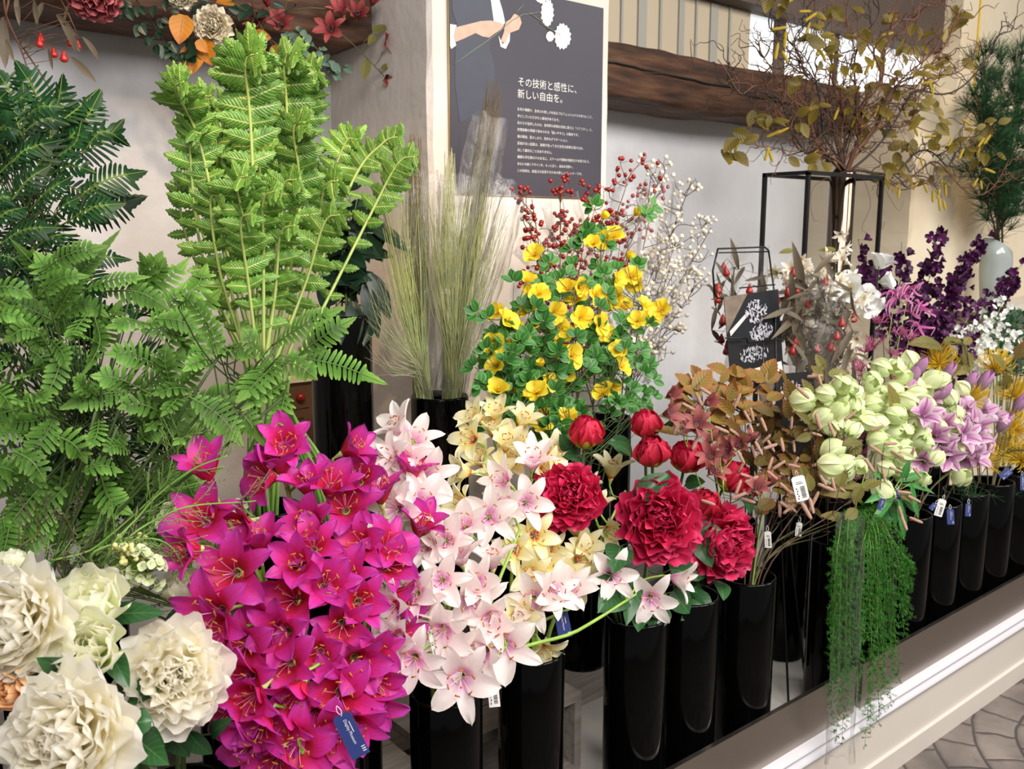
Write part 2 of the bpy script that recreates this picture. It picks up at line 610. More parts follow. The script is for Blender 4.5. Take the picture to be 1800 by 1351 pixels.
# ================================================================== the room
def plaster(name, base, stain, lo=0.35, hi=0.75, scale=1.3):
    t = NT(name)
    n1 = t.noise(scale, 5, rough=0.55)
    n2 = t.noise(26, 5)
    n3 = t.noise(4.5, 4)
    c = t.mix(t.math('MULTIPLY', t.step(n1, lo, hi), 0.7), srgb(base), srgb(stain))
    c = t.mix(t.math('MULTIPLY', t.step(n3, 0.5, 0.8), 0.25), c, srgb(stain))
    h = t.math('ADD', t.math('MULTIPLY', n2, 0.5), n3)
    return t.done(t.pbr(c, 0.85, 0, 0.2, h, 0.35, 0.02))


M['plaster'] = plaster('plaster_mottled', '#c8c8cc', '#998a79', 0.32, 0.72)
M['plaster_pillar'] = plaster('plaster_pale', '#d0c8c2', '#c2b2a0')
M['plaster_cream'] = plaster('plaster_cream', '#d3c8b2', '#cdb898')
M['plaster_right'] = plaster('plaster_right', '#dcdde1', '#b9b0a6', 0.45, 0.85)

t = NT('dark_timber')
tc = t.n('TexCoord')
mp = t.n('Mapping')
mp.inputs['Scale'].default_value = (1.2, 9, 9)
t.l(tc.outputs['Object'], mp.inputs[0])
nz = t.n('TexNoise')
nz.inputs['Scale'].default_value = 4.0
nz.inputs['Detail'].default_value = 7
t.l(mp.outputs[0], nz.inputs['Vector'])
c = t.ramp(nz.outputs[0], [(0.25, srgb('#1f140e')), (0.5, srgb('#462d1f')), (0.72, srgb('#62442e'))])
M['timber'] = t.done(t.pbr(c, 0.7, 0, 0.3, nz.outputs[0], 0.6, 0.02))

t = NT('grey_wood')
tc = t.n('TexCoord')
mp = t.n('Mapping')
mp.inputs['Scale'].default_value = (3, 30, 30)
t.l(tc.outputs['Object'], mp.inputs[0])
nz = t.n('TexNoise')
nz.inputs['Scale'].default_value = 2.0
nz.inputs['Detail'].default_value = 5
t.l(mp.outputs[0], nz.inputs['Vector'])
c = t.ramp(nz.outputs[0], [(0.3, srgb('#857c74')), (0.6, srgb('#9d958d')), (0.8, srgb('#b3aaa0'))])
M['grey_wood'] = t.done(t.pbr(c, 0.7, 0, 0.3, nz.outputs[0], 0.2, 0.01))

t = NT('brushed_steel')
tc = t.n('TexCoord')
mp = t.n('Mapping')
mp.inputs['Scale'].default_value = (1, 60, 220)
t.l(tc.outputs['Object'], mp.inputs[0])
nz = t.n('TexNoise')
nz.inputs['Scale'].default_value = 3.0
t.l(mp.outputs[0], nz.inputs['Vector'])
M['steel'] = t.done(t.pbr(srgb('#a89e95'), t.math('MULTIPLY_ADD', nz.outputs[0], 0.12, 0.24), 1.0, 0.5, nz.outputs[0], 0.05, 0.002))
M['white_paint'] = plain('white_paint', '#ccc4ba', 0.5, var=0.02, scale=3)
M['white_gloss'] = plain('white_gloss', '#c6c4c9', 0.6, spec=0.2)
M['cream_board'] = plain('cream_board', '#ad9f88', 0.6, var=0.06, scale=2)
M['grey_board'] = plain('grey_board', '#8d8b82', 0.6)
M['brown_board'] = plain('brown_board', '#4a3c33', 0.7, var=0.1, scale=3)
M['inner_floor'] = plain('inner_floor', '#bcb8b2', 0.6, var=0.08, scale=6)

# stamped concrete in fan-shaped courses round one centre
t = NT('stamped_concrete')
tc = t.n('TexCoord')
sp = t.n('SeparateXYZ')
dn = t.n('TexNoise')
dn.inputs['Scale'].default_value = 7.0
t.l(tc.outputs['Object'], dn.inputs['Vector'])
wob = t.math('MULTIPLY', t.math('SUBTRACT', dn.outputs[0], 0.5), 0.05)
t.l(tc.outputs['Object'], sp.inputs[0])
dx = t.math('ADD', t.math('SUBTRACT', sp.outputs[0], 3.1), wob)
dy = t.math('ADD', t.math('SUBTRACT', sp.outputs[1], 0.6), wob)
rr = t.math('SQRT', t.math('ADD', t.math('MULTIPLY', dx, dx), t.math('MULTIPLY', dy, dy)))
ring = t.math('DIVIDE', t.math('SUBTRACT', rr, 0.11), 0.125)
fr = t.math('FRACT', ring)
idx = t.math('FLOOR', ring)
ang = t.math('ARCTAN2', dy, dx)
seg = t.math('ADD', t.math('MULTIPLY', ang, t.math('ADD', t.math('MULTIPLY', idx, 0.95), 1.0)), t.math('MULTIPLY', idx, 0.37))
fs = t.math('FRACT', seg)
e1 = t.math('MULTIPLY', t.math('MINIMUM', fr, t.math('SUBTRACT', 1.0, fr)), 0.125)
e2 = t.math('MULTIPLY', t.math('MINIMUM', fs, t.math('SUBTRACT', 1.0, fs)), 0.125)
e = t.math('MINIMUM', e1, e2)
joint = t.math('SUBTRACT', 1.0, t.step(e, 0.002, 0.007))
g1 = t.noise(6, 5)
g2 = t.noise(22, 5)
c = t.ramp(g1, [(0.3, srgb('#5c5551')), (0.55, srgb('#786e68')), (0.75, srgb('#8a8078'))])
c = t.mix(t.math('MULTIPLY', t.step(g2, 0.55, 0.75), 0.45), c, srgb('#575150'))
c = t.mix(t.math('MULTIPLY', joint, 0.85), c, srgb('#383434'))
hgt = t.math('ADD', t.step(e, 0.0, 0.015), t.math('MULTIPLY', g2, 0.3))
M['concrete'] = t.done(t.pbr(c, 0.5, 0, 0.4, hgt, 0.5, 0.01))

b = MB()
b.box((-3, -3, -0.1), (9, 3.2, 0.0))
structure('floor', b, [M['concrete']])

# recess walls and the plaster pillar between them
b = MB()
b.box((-2.5, 2.68, 0.0), (1.5, 2.8, 3.4))
structure('wall_back', b, [M['plaster']])
b = MB()
b.box((-2.6, 0.9, 0.0), (-2.5, 2.8, 3.4))
structure('wall_left', b, [M['plaster']])
b = MB()


def ragged(x0, x1, y0, y1, z0, z1, seed, mb):
    """a pillar whose plastered corners are slightly uneven"""
    r = random.Random(seed)
    n = 40
    b0 = len(mb.v)
    for k in range(n + 1):
        z = lerp(z0, z1, k / n)
        j = [(r.random() - 0.5) * 0.006 for _ in range(4)]
        q = [(x0 + j[0], y1), (x0 + j[0], y0 + 0.012), (x0 + 0.012 + j[1], y0), (x1 - 0.012 + j[2], y0), (x1 + j[3], y0 + 0.012), (x1 + j[3], y1)]
        for x, y in q:
            mb.v.append(Vector((x, y, z)))
            mb.uv.append((0, z))
    for k in range(n):
        for i in range(5):
            a = b0 + k * 6 + i
            mb.f.append((a, a + 1, a + 7, a + 6))
            mb.m.append(0)
    e = b0 + n * 6
    mb.f.append(tuple(range(e, e + 6)))
    mb.m.append(0)


ragged(1.453, 2.145, 2.13, 2.8, 0.0, 3.4, 3, b)
structure('wall_pillar', b, [M['plaster_pillar']], smooth_shade=False)
b = MB()
b.box((2.14, 2.68, 0.0), (6.2, 2.8, 2.235))
structure('wall_recess', b, [M['plaster_right']])
b = MB()
ragged(4.12, 7.5, 2.13, 2.8, 0.0, 2.22, 5, b)
structure('wall_right', b, [M['plaster_cream']])
b = MB()
b.box((5.24, 2.5, 2.22), (8.5, 2.8, 3.4))
structure('wall_upper_right', b, [M['plaster_cream']])
# boarded strip with a bright window above the right beam
b = MB()
b.box((2.14, 2.70, 2.235), (3.62, 2.8, 2.56), 0)
x = 2.2
k = 0
while x < 3.58:
    w = (0.035, 0.012, 0.05, 0.014)[k % 4]
    b.box((x, 2.692, 2.30), (x + w, 2.705, 2.55), 1)
    x += (0.11, 0.10, 0.13, 0.12)[k % 4]
    k += 1
b.box((2.14, 2.66, 2.235), (5.24, 2.72, 2.285), 0)
structure('wall_boarding', b, [M['cream_board'], M['grey_board']])
t = NT('frosted_window')
M['frost'] = t.done(t.pbr(srgb('#e8ecef'), 0.4, 0, 0.4, emit=srgb('#e6eef4'), emit_s=0.55))
b = MB()
b.box((3.62, 2.72, 2.285), (5.24, 2.8, 2.56), 0)
w1 = structure('window_1', b, [M['frost']])
b = MB()
b.box((3.83, 2.70, 2.285), (3.90, 2.73, 2.56), 0)
b.box((4.35, 2.705, 2.285), (4.37, 2.73, 2.56), 0)
b.box((4.80, 2.705, 2.285), (4.82, 2.73, 2.56), 0)
o = structure('window_frame', b, [M['brown_board']], parent=w1)
b = MB()
b.box((2.14, 2.60, 2.555), (5.24, 2.8, 3.4))
structure('wall_soffit', b, [M['brown_board']])


def timber_beam(name, x0, x1, y0, y1, z0, z1, seed, end_round=None):
    """a hewn beam: uneven faces, worn edges, long cracks"""
    mb = MB()
    n = 60
    prof = 28

    def fn(u, v):
        a = (u + 1) * PI
        cx, cz = (y0 + y1) / 2, (z0 + z1) / 2
        ry, rz = (y1 - y0) / 2, (z1 - z0) / 2
        ca, sa = math.cos(a), math.sin(a)
        p = 0.22
        y = cx + ry * math.copysign(abs(ca) ** p, ca)
        z = cz + rz * math.copysign(abs(sa) ** p, sa)
        x = lerp(x0, x1, v)
        w = noise.noise(Vector((x * 2.1 + seed, y * 4, z * 5))) * 0.016 + noise.noise(Vector((x * 7 + seed, y * 11, z * 16))) * 0.007
        if end_round:
            e = max(0.0, 1 - (x1 - x) / 0.03) if end_round > 0 else 0
            w -= 0.02 * e * e
        return Vector((x, y + math.copysign(w, ca) * (abs(ca) > 0.5), z + w * sa))
    mb.grid(fn, prof * 2, n)
    for v in (0, 1):
        mb.poly([fn(i / prof - 1, v) for i in range(prof * 2)][::(1 if v else -1)])
    return mb


b = timber_beam('b', -2.4, 1.44, 2.42, 2.662, 2.08, 2.30, 1.0, 1)
o = single('wooden_beam', 'dark rough timber shelf beam on the left wall, draped with dried flowers', 'wooden beam', b, [M['timber']], (0.2, 2.55, 2.08))
b = timber_beam('b', 2.155, 4.10, 2.42, 2.662, 2.035, 2.235, 9.0)
r = random.Random(4)
cr = MB()
for (xa, xb, z) in ((2.15, 2.75, 2.165), (2.6, 3.3, 2.15), (3.2, 4.2, 2.12)):
    pts = [(lerp(xa, xb, i / 12), 2.4085, z + r.uniform(-0.004, 0.004) - 0.012 * i / 12) for i in range(13)]
    cr.tube(pts, lambda q: 0.0035 * math.sin(PI * q) + 0.0005, n=5)
th = Thing('wooden_beam', 'dark hewn timber beam spanning the recess right of the poster', 'wooden beam', (3.4, 2.55, 2.035))
th.part('timber', b, [M['timber']])
th.part('crack', cr, [M['ink']], label='long dark cracks in the face')

# ------------------------------------------------------------------ display plinth
b = MB()
b.box((-2.5, 1.24, 0.0), (7.5, 2.8, 0.24))
structure('display_plinth', b, [M['inner_floor']])


def extrude_x(mb, prof, x0, x1, mat=0):
    n = len(prof)
    b0 = len(mb.v)
    for x in (x0, x1):
        for y, z in prof:
            mb.v.append(Vector((x, y, z)))
            mb.uv.append((0, 0))
    for i in range(n - 1):
        mb.f.append((b0 + i, b0 + n + i, b0 + n + i + 1, b0 + i + 1))
        mb.m.append(mat)


b = MB()
extrude_x(b, [(1.24, 0.0), (1.185, 0.0), (1.185, 0.064), (1.195, 0.066), (1.195, 0.192), (1.190, 0.194), (1.190, 0.200)], -2.5, 7.5, 0)
structure('baseboard_front', b, [M['white_paint']])
b = MB()
arc = [(1.188, 0.200)] + [(1.186 - 0.012 * math.sin(PI * i / 8), 0.204 + 0.024 * i / 8) for i in range(9)] + [(1.186, 0.232)] + \
      [(1.186 - 0.007 * math.sin(PI * i / 6), 0.235 + 0.014 * i / 6) for i in range(7)] + [(1.190, 0.252), (1.24, 0.252)]
extrude_x(b, arc, -2.5, 7.5, 0)
structure('trim_1', b, [M['white_gloss']], smooth_shade=True)
sx = PX(1503, 1215, 1.0)
seam = P(1503, 1215, 1.205).x
for nm, xa, xb in (('steel_upstand', -2.5, seam), ('steel_upstand', seam + 0.035, 7.5)):
    b = MB()
    b.box((xa, 1.205, 0.252), (xb, 1.217, 0.384))
    o = single(nm, 'brushed steel upstand along the plinth edge, ' + ('nearer panel before the dark gap' if xa < 0 else 'farther panel beyond the dark gap'), 'metal panel', b, [M['steel']], ((max(xa, 0) + min(xb, 4)) / 2, 1.211, 0.252), smooth_shade=False)


# ------------------------------------------------------------------ grey wooden crates
def crate(x0, y0, w, d, h, label):
    z0 = 0.24
    t_ = Thing('wooden_crate', label, 'crate', (x0 + w / 2, y0 + d / 2, z0), 'grey crates under the vases')
    tk = 0.022
    b = MB()
    n = 3
    for i in range(n):
        ya = y0 + d * i / n + 0.002
        b.box((x0, ya, z0 + h - tk), (x0 + w, y0 + d * (i + 1) / n - 0.002, z0 + h))
    t_.part('top', b, [M['grey_wood']], smooth_shade=False)
    for xa in (x0, x0 + w - tk):
        b = MB()
        for ya in (y0 + 0.002, y0 + d - 0.062):
            b.box((xa, ya, z0), (xa + tk, ya + 0.06, z0 + h - tk))
        b.box((xa, y0 + 0.062, z0 + 0.02), (xa + tk, y0 + d - 0.062, z0 + 0.08))
        t_.part('side_panel', b, [M['grey_wood']], smooth_shade=False)
    b = MB()
    b.box((x0 + tk, y0 + 0.002, z0), (x0 + w - tk, y0 + d - 0.002, z0 + 0.018))
    t_.part('base', b, [M['grey_wood']], smooth_shade=False)


crate(1.02, 1.50, 0.43, 0.30, 0.205, 'grey wooden crate carrying the back vase behind the crimson peonies')
crate(0.52, 1.50, 0.45, 0.30, 0.205, 'grey wooden crate behind the vase of pink lilies')
crate(0.0, 1.50, 0.47, 0.30, 0.205, 'grey wooden crate behind the white peonies, mostly hidden')
crate(0.55, 1.82, 0.90, 0.28, 0.36, 'wide grey wooden crate by the wall under the two tall vases')
crate(-0.10, 1.82, 0.60, 0.28, 0.36, 'grey wooden crate by the wall under the ferns')
crate(1.50, 1.72, 0.62, 0.32, 0.30, 'grey wooden crate at the pillar under the berries')

# ------------------------------------------------------------------ poster
YP = 2.128
b = MB()
PXL, PXR, PZB, PZT = 1.516, 2.104, 1.665, 2.243
po = Thing('wall_poster', 'dark poster with white Japanese lettering and a florist\'s hands, on the pillar', 'poster', ((PXL + PXR) / 2, YP, PZB))
b.box((PXL, YP - 0.006, PZB), (PXR, YP, PZT))
M['poster_dark'] = plain('poster_dark', '#3c3a44', 0.5, spec=0.25, var=0.08, scale=2)
po.part('board', b, [M['poster_dark']], smooth_shade=False)
YF = YP - 0.0068


def pp(px, py, dy=0.0):
    p = P(px, py, YF - dy)
    p.x = min(max(p.x, PXL + 0.001), PXR - 0.001)
    p.z = min(p.z, PZT - 0.001)
    return p


M['print_apron'] = plain('print_apron', '#262a3c', 0.5, var=0.12, scale=14)
M['print_apron_dark'] = plain('print_apron_dark', '#34394f', 0.5, var=0.12, scale=14)
M['print_white'] = plain('print_white', '#c9c6c4', 0.5, var=0.05, scale=30)
M['print_skin'] = plain('print_skin', '#c29a84', 0.5, var=0.08, scale=40)
M['print_green'] = plain('print_green', '#7d8a72', 0.5)
M['print_petal'] = plain('print_petal', '#dcdad0', 0.5, var=0.06, scale=80)


def flat(mb, pts, dy, mat=0):
    mb.poly([pp(x, y, dy) for x, y in pts], mat)


b = MB()
flat(b, [(795, -20), (875, -20), (872, 40), (860, 80), (868, 110), (870, 140), (860, 165), (852, 200), (808, 215), (800, 150), (800, 90), (806, 50), (795, 20)], 0.0)
po.part('printed_apron', b, [M['print_apron']], smooth_shade=False)
b = MB()
flat(b, [(791, 42), (803, 44), (798, 62), (802, 80), (793, 86), (791, 80)], 0.0004)
po.part('printed_cuff', b, [M['print_white']], smooth_shade=False)
b = MB()
flat(b, [(872, -20), (884, 20), (888, 40), (880, 50), (868, 38), (860, -20)], 0.0004)
po.part('printed_sleeve', b, [M['print_white']], smooth_shade=False)
b = MB()
flat(b, [(876, 62), (884, 78), (897, 52), (896, 72), (889, 86), (880, 82)], 0.0004)
po.part('printed_cuff', b, [M['print_white']], smooth_shade=False)
b = MB()
flat(b, [(801, 48), (825, 42), (845, 37), (862, 36), (880, 40), (886, 45), (880, 52), (868, 60), (860, 66), (848, 64), (836, 58), (815, 68), (800, 74), (798, 62)], 0.0008)
po.part('printed_hand', b, [M['print_skin']], smooth_shade=False)
b = MB()
flat(b, [(890, 38), (897, 34), (904, 24), (909, 26), (914, 30), (917, 40), (912, 52), (904, 55), (896, 58), (888, 76), (880, 72), (886, 56), (887, 46)], 0.0008)
po.part('printed_hand', b, [M['print_skin']], smooth_shade=False)
b = MB()
for pts in ([(799, 112), (830, 90), (870, 62), (900, 36), (918, 26), (950, 21)], [(930, 22), (955, 40), (966, 55)], [(905, 24), (920, 8)], [(950, 40), (985, 62)]):
    b.tube([pp(x, y, 0.0010) for x, y in pts], 0.0012, n=4)
po.part('printed_flower_stem', b, [M['print_green']])
r = random.Random(8)
for cx, cy, rx, ry in ((962, 22, 11, 24), (989, 64, 14, 22), (967, 64, 7, 9), (953, -4, 12, 10)):
    b = MB()
    pts = []
    for k in range(30):
        a = 2 * PI * k / 30
        q = 1 + 0.14 * (k % 2) - 0.07 + r.uniform(-0.05, 0.05)
        pts.append((cx + rx * q * math.cos(a), cy + ry * q * math.sin(a)))
    flat(b, pts, 0.0012)
    po.part('printed_flower', b, [M['print_petal']], smooth_shade=False)


def lettering(body, width, M4, mat, thing, name='lettering', parent=None, vscale=None, height=None):
    """real glyph outlines, as one flat mesh scaled to a width in metres"""
    cu = bpy.data.curves.new('t', 'FONT')
    cu.body = body
    cu.size = 1.0
    cu.resolution_u = 2
    o = bpy.data.objects.new('t', cu)
    COL.objects.link(o)
    bpy.context.view_layer.update()
    dg = bpy.context.evaluated_depsgraph_get()
    me = bpy.data.meshes.new_from_object(o.evaluated_get(dg))
    bpy.data.objects.remove(o)
    bpy.data.curves.remove(cu)
    me.name = name
    xs = [v.co.x for v in me.vertices]
    ys = [v.co.y for v in me.vertices]
    if not xs:
        return None
    s = width / (max(xs) - min(xs))
    sy = vscale * s if vscale else (height / (max(ys) - min(ys)) if height else s)
    x0, y0 = min(xs), min(ys)
    for v in me.vertices:
        v.co = Vector(((v.co.x - x0) * s, (v.co.y - y0) * sy, 0))
    me.materials.clear()
    me.materials.append(mat)
    return thing.inst(name, me, M4, parent)


M['print_text'] = plain('print_text', '#cfccca', 0.5)
XZ = Matrix.Rotation(PI / 2, 4, 'X')
LINES = ['その技術と感性に、', '新しい自由を。']
for body, x0, y0, x1 in ((LINES[0], 911, 151, 1013), (LINES[1], 910, 172, 988)):
    a = pp(x0, y0, 0.0006)
    w = pp(x1, y0 + (x1 - x0) * 0.14, 0).x - a.x
    lettering(body, w, Matrix.Translation(a) @ XZ, M['print_text'], po)
BODY = ['生花の繊細さ、生命力の美しさを知るプロフェッショナルの方々にこそ、', '手にしていただきたい素材があります。', '私たちが追求したのは、自然界の表情を忠実に捉えた「リアリティ」と、', '空間装飾の現場で求められる「扱いやすさ」の融合です。', '葉の質感、茎のしなり、花弁のグラデーション。', '妥協のない品質は、皆様が培ってきた生花の技術を受け止め、', '決して裏切ることはありません。', '繊細な手仕事はそのままに、スケールや環境の制約だけを取り払う。', 'あなたの描くデザインを、もっと広く、自由な空間へ。', 'この花材は、創造力を拡張するための新しいパートナーです。']
ENDS = [1041, 983, 1041, 1017, 998, 1025, 970, 1036, 1007, 1023]
for i, (body, xe) in enumerate(zip(BODY, ENDS)):
    y0 = 194 + 12.0 * i
    a = pp(909.5, y0, 0.0006)
    e = P(xe, y0 + (xe - 910) * (0.125 - 0.008 * i), YF)
    lettering(body, e.x - a.x, Matrix.Translation(a) @ XZ, M['print_text'], po)
b = MB()
M['gold_edge'] = plain('gold_edge', '#b9a067', 0.4, 0.4)
b.box((PXL - 0.002, YP - 0.005, PZB), (PXL, YP, PZT))
b.box((PXL - 0.002, YP - 0.005, PZB - 0.002), (PXR, YP, PZB))
po.part('edge_strip', b, [M['gold_edge']], label='thin pale gold edge')

# ------------------------------------------------------------------ recessed wall plate
a = P(503, 672, 2.68)
c_ = P(533, 790, 2.68)
M['plate_brown'] = plain('plate_brown', '#5a3f2c', 0.5, var=0.1)
M['lamp_red'] = plain('lamp_red', '#7a1c18', 0.25)
M['steel_small'] = plain('steel_small', '#4a4442', 0.3, 0.8)
wp = Thing('wall_plate', 'brown wall plate with a red lamp and a keyhole, low on the left wall', 'wall plate', ((a.x + c_.x) / 2, 2.675, c_.z))
b = MB()
x0, x1, z0, z1 = a.x - 0.01, c_.x + 0.05, c_.z, a.z
b.box((x0, 2.668, z0), (x1, 2.679, z1))
wp.part('plate', b, [M['plate_brown']], smooth_shade=False)
b = MB()
for q in (((x0 - 0.02, 2.655, z0 - 0.025), (x1 + 0.025, 2.679, z0)), ((x1, 2.655, z0), (x1 + 0.025, 2.679, z1)), ((x0 - 0.02, 2.655, z1), (x1 + 0.025, 2.679, z1 + 0.02))):
    b.box(*q)
wp.part('surround', b, [M['plaster_cream']], smooth_shade=False)
b = MB()
b.ball((x0 + 0.05, 2.664, z1 - 0.05), 0.016, 12, 8)
wp.part('lamp', b, [M['lamp_red']], label='small dark red round lamp')
b = MB()
b.lathe([(0.0, 0.006), (0.010, 0.006), (0.018, 0.0)], (x0 + 0.055, 2.668, z0 + 0.07), 16, M=Matrix.Rotation(PI / 2, 3, 'X'))
wp.part('keyhole', b, [M['steel_small']])
b = MB()
for k, (w_, zz) in enumerate(((0.05, z1 - 0.09), (0.03, z0 + 0.105), (0.06, z0 + 0.02))):
    b.box((x0 + 0.03, 2.6675, zz), (x0 + 0.03 + w_, 2.6682, zz + 0.004))
wp.part('marking', b, [M['ink']])


# ------------------------------------------------------------------ black cylinder vases
def vase_mesh(r, h, nm='vase'):
    b = MB()
    tk = 0.006
    b.lathe([(0, 0), (r * 0.93, 0), (r * 0.985, 0.004), (r, 0.012), (r, h * 0.5), (r, h - 0.004), (r - 0.002, h), (r - tk + 0.001, h), (r - tk, h - 0.004), (r - tk, h * 0.5), (r - tk, 0.02), (r * 0.85, 0.012), (0, 0.012)], n=48)
    return b.mesh(nm, [M['black_glass']])


VASE_CACHE = {}
VASES = {}


def vase(key, x, y, z, r, h, label, group='black cylinder vases'):
    k = (round(r, 3), round(h, 3))
    if k not in VASE_CACHE:
        VASE_CACHE[k] = vase_mesh(r, h)
    o = link('black_vase', VASE_CACHE[k])
    o.location = (x, y, z)
    tag(o, label, 'vase', group)
    VASES[key] = (Vector((x, y, z)), r, h)
    return o


FZ = 0.241   # plinth floor
vase('peony', 0.42, 1.33, FZ, 0.072, 0.46, 'black cylinder vase under the large white peonies')
vase('peony_l', 0.15, 1.33, FZ, 0.072, 0.46, 'black cylinder vase under the leftmost white peony')
vase('magenta', 0.655, 1.31, FZ, 0.070, 0.46, 'black cylinder vase holding the magenta lilies, front row')
vase('magenta_b', 0.77, 1.425, FZ, 0.060, 0.46, 'slim black cylinder vase squeezed behind the magenta lily vase')
vase('pink', 0.905, 1.30, FZ, 0.068, 0.475, 'black cylinder vase with open rim showing, holding the pink lilies')
vase('yellow', 1.135, 1.325, FZ, 0.068, 0.475, 'black cylinder vase holding the pale yellow lilies')
vase('yellow_b', 1.235, 1.42, FZ, 0.06, 0.475, 'slim black vase peeking out right behind the yellow lily vase')
vase('red', 1.43, 1.31, FZ, 0.070, 0.475, 'black cylinder vase under the front crimson peony, with pink lily hanging before it')
vase('red2', 1.612, 1.31, FZ, 0.070, 0.475, 'black cylinder vase under the right crimson peony')
vase('autumn', 1.82, 1.30, FZ, 0.072, 0.475, 'black cylinder vase holding the autumn leaves with salmon catkins')
vase('crate', 1.325, 1.62, 0.446, 0.072, 0.46, 'black cylinder vase standing on the grey crate behind the crimson peonies')
vase('back_a', 1.98, 1.62, FZ, 0.07, 0.475, 'black vase standing back, first beyond the two thin black legs')
vase('back_b', 2.16, 1.60, FZ, 0.07, 0.475, 'black vase standing back, second beyond the two thin black legs')
far = ['behind the wrapped asparagus fern', 'behind the loose hanging asparagus fern', 'right of the hanging asparagus fern, under the green leaves', 'under the lime pods, carrying a barcode tag', 'under the mauve magnolias', 'under the yellow pincushions, next after the magnolia vase', 'near the frame edge, second to last of the front row', 'last of the front row at the frame edge', 'farthest of the front row']
for i, f_ in enumerate(far):
    vase('far%d' % i, 2.24 + 0.193 * i, 1.305, FZ, 0.072, 0.475, 'black front-row vase ' + f_)
for i, (x, f_) in enumerate(((2.38, 'behind the lime pods'), (2.60, 'below the white star flowers'), (2.82, 'below the white magnolia'), (3.05, 'below the dark purple orchids'), (3.28, 'below the small white flowers'))):
    vase('mid%d' % i, x, 1.56, 0.241, 0.07, 0.475, 'black cylinder vase in the second row ' + f_)
vase('tallfern', 0.706, 1.62, 0.446, 0.072, 0.585, 'black cylinder vase with rim showing, holding the bright tall ferns')
vase('fern_r', 0.862, 1.62, 0.446, 0.07, 0.54, 'black cylinder vase with rim showing behind the magenta lilies')
vase('dark', 1.075, 1.97, 0.61, 0.074, 0.75, 'tall black vase of dark leaves standing in front of the left wall')
vase('grass', 1.315, 1.90, 0.61, 0.074, 0.535, 'tall black vase holding the cellophane wrapped grasses')
vase('lfern', 0.30, 1.58, 0.446, 0.07, 0.46, 'black cylinder vase inside the light green ferns')
vase('dfern', 0.10, 1.95, 0.61, 0.07, 0.5, 'black cylinder vase inside the dark green fern at the wall')
vase('peony_b', 0.305, 1.425, FZ, 0.072, 0.44, 'black cylinder vase between and behind the two white peony vases')
vase('shade_a', 0.15, 1.575, 0.446, 0.07, 0.42, 'black cylinder vase in deep shade left of the pale hydrangea, under the light fern')
vase('shade_b', 0.05, 1.70, 0.446, 0.07, 0.46, 'black cylinder vase in deep shade at the left edge, under the light fern')
vase('shade_c', 0.395, 1.71, 0.446, 0.07, 0.42, 'black cylinder vase in deep shade behind the fine green sprays')
vase('hyd', 0.585, 1.56, 0.446, 0.045, 0.36, 'black vase of pale hydrangea behind the white peonies')
vase('yb', 1.56, 1.62, 0.446, 0.07, 0.46, 'black cylinder vase holding the yellow blossom branches')
vase('redb', 1.72, 1.90, 0.55, 0.07, 0.46, 'black cylinder vase holding the wrapped red berry branches')
vase('whiteb', 1.93, 1.90, 0.55, 0.07, 0.46, 'black cylinder vase holding the white berry branches')

# ================================================================== flower and leaf builders (one mesh per kind, shared by its copies)
def petal_fn(L, W, th0, th1, phi, r0, z0, cup=0.25, tip=0.75, twist=0.0, ruf=0.0, seed=0.0, pw=1.2, blunt=0.0):
    """a petal that leaves the axis at angle th0 and ends at th1; pointed or blunt"""
    N = 14
    pts = [(r0, z0, th0)]
    r_, z_ = r0, z0
    for i in range(N):
        v = (i + 0.5) / N
        th = lerp(th0, th1, v ** pw)
        r_ += math.sin(th) * L / N
        z_ += math.cos(th) * L / N
        pts.append((r_, z_, lerp(th0, th1, ((i + 1) / N) ** pw)))
    cp, sp = math.cos(phi), math.sin(phi)

    def fn(u, v):
        vv = v
        if blunt:
            vv = v * (1 - blunt * u ** 4 * v - 0.05 * blunt * 4 * v * math.sin(u * 6 + seed * 3))
            vv = max(0.0, min(1.0, vv))
        k = min(int(vv * N), N - 1)
        f = vv * N - k
        r = lerp(pts[k][0], pts[k + 1][0], f)
        z = lerp(pts[k][1], pts[k + 1][1], f)
        th = lerp(pts[k][2], pts[k + 1][2], f)
        if blunt:
            w = W * min(1.0, 0.18 + 1.25 * v ** 0.8) * (1 - 0.30 * v ** 6)
        else:
            w = W * (math.sin(PI * min(1, max(0, v)) ** tip) ** 0.62 * 0.97 + 0.16 * (1 - v) ** 2)
        x = u * w
        nr, nz = -math.cos(th), math.sin(th)      # towards the inside of the flower
        d = cup * w * u * u - 0.05 * W * (1 - abs(u)) * (v < 0.95)
        if ruf:
            d += ruf * noise.noise(Vector((u * 1.3 + seed, v * 1.6, seed * 1.7))) * (0.25 + v)
            d += ruf * 0.45 * math.sin(u * 5.5 + seed * 5) * v ** 3
        if twist:
            d += twist * u * w * v
        r += nr * d
        z += nz * d
        return Vector((r * cp - x * sp, r * sp + x * cp, z))
    return fn


def lily_mesh(mat, neck, o, seed, wide=1.0, nv=9, tube=0.22):
    r = random.Random(seed)
    b = MB()
    b.lathe([(0.016, -0.02), (0.022, 0.04), (0.040, tube * 0.6), (0.062, tube), (0.05, tube + 0.01)], n=10, mat=1)
    for k in range(6):
        inner = k % 2
        ph = k * PI / 3 + r.uniform(-0.12, 0.12)
        th0 = math.radians(10 + 18 * o + r.uniform(-3, 3))
        th1 = math.radians(22 + 82 * o + r.uniform(-16, 16) + (0 if inner else 8))
        L = 0.60 * r.uniform(0.92, 1.06)
        W = (0.150 if inner else 0.112) * wide * r.uniform(0.93, 1.07)
        b.grid(petal_fn(L, W, th0, th1, ph, 0.045 if inner else 0.055, tube * 0.92, 0.36 if inner else 0.26, 1.02 if inner else 0.95, r.uniform(-0.35, 0.35), 0.03, r.uniform(0, 50)), 6, nv)
    me = b.mesh('flower', [mat, neck])
    return me


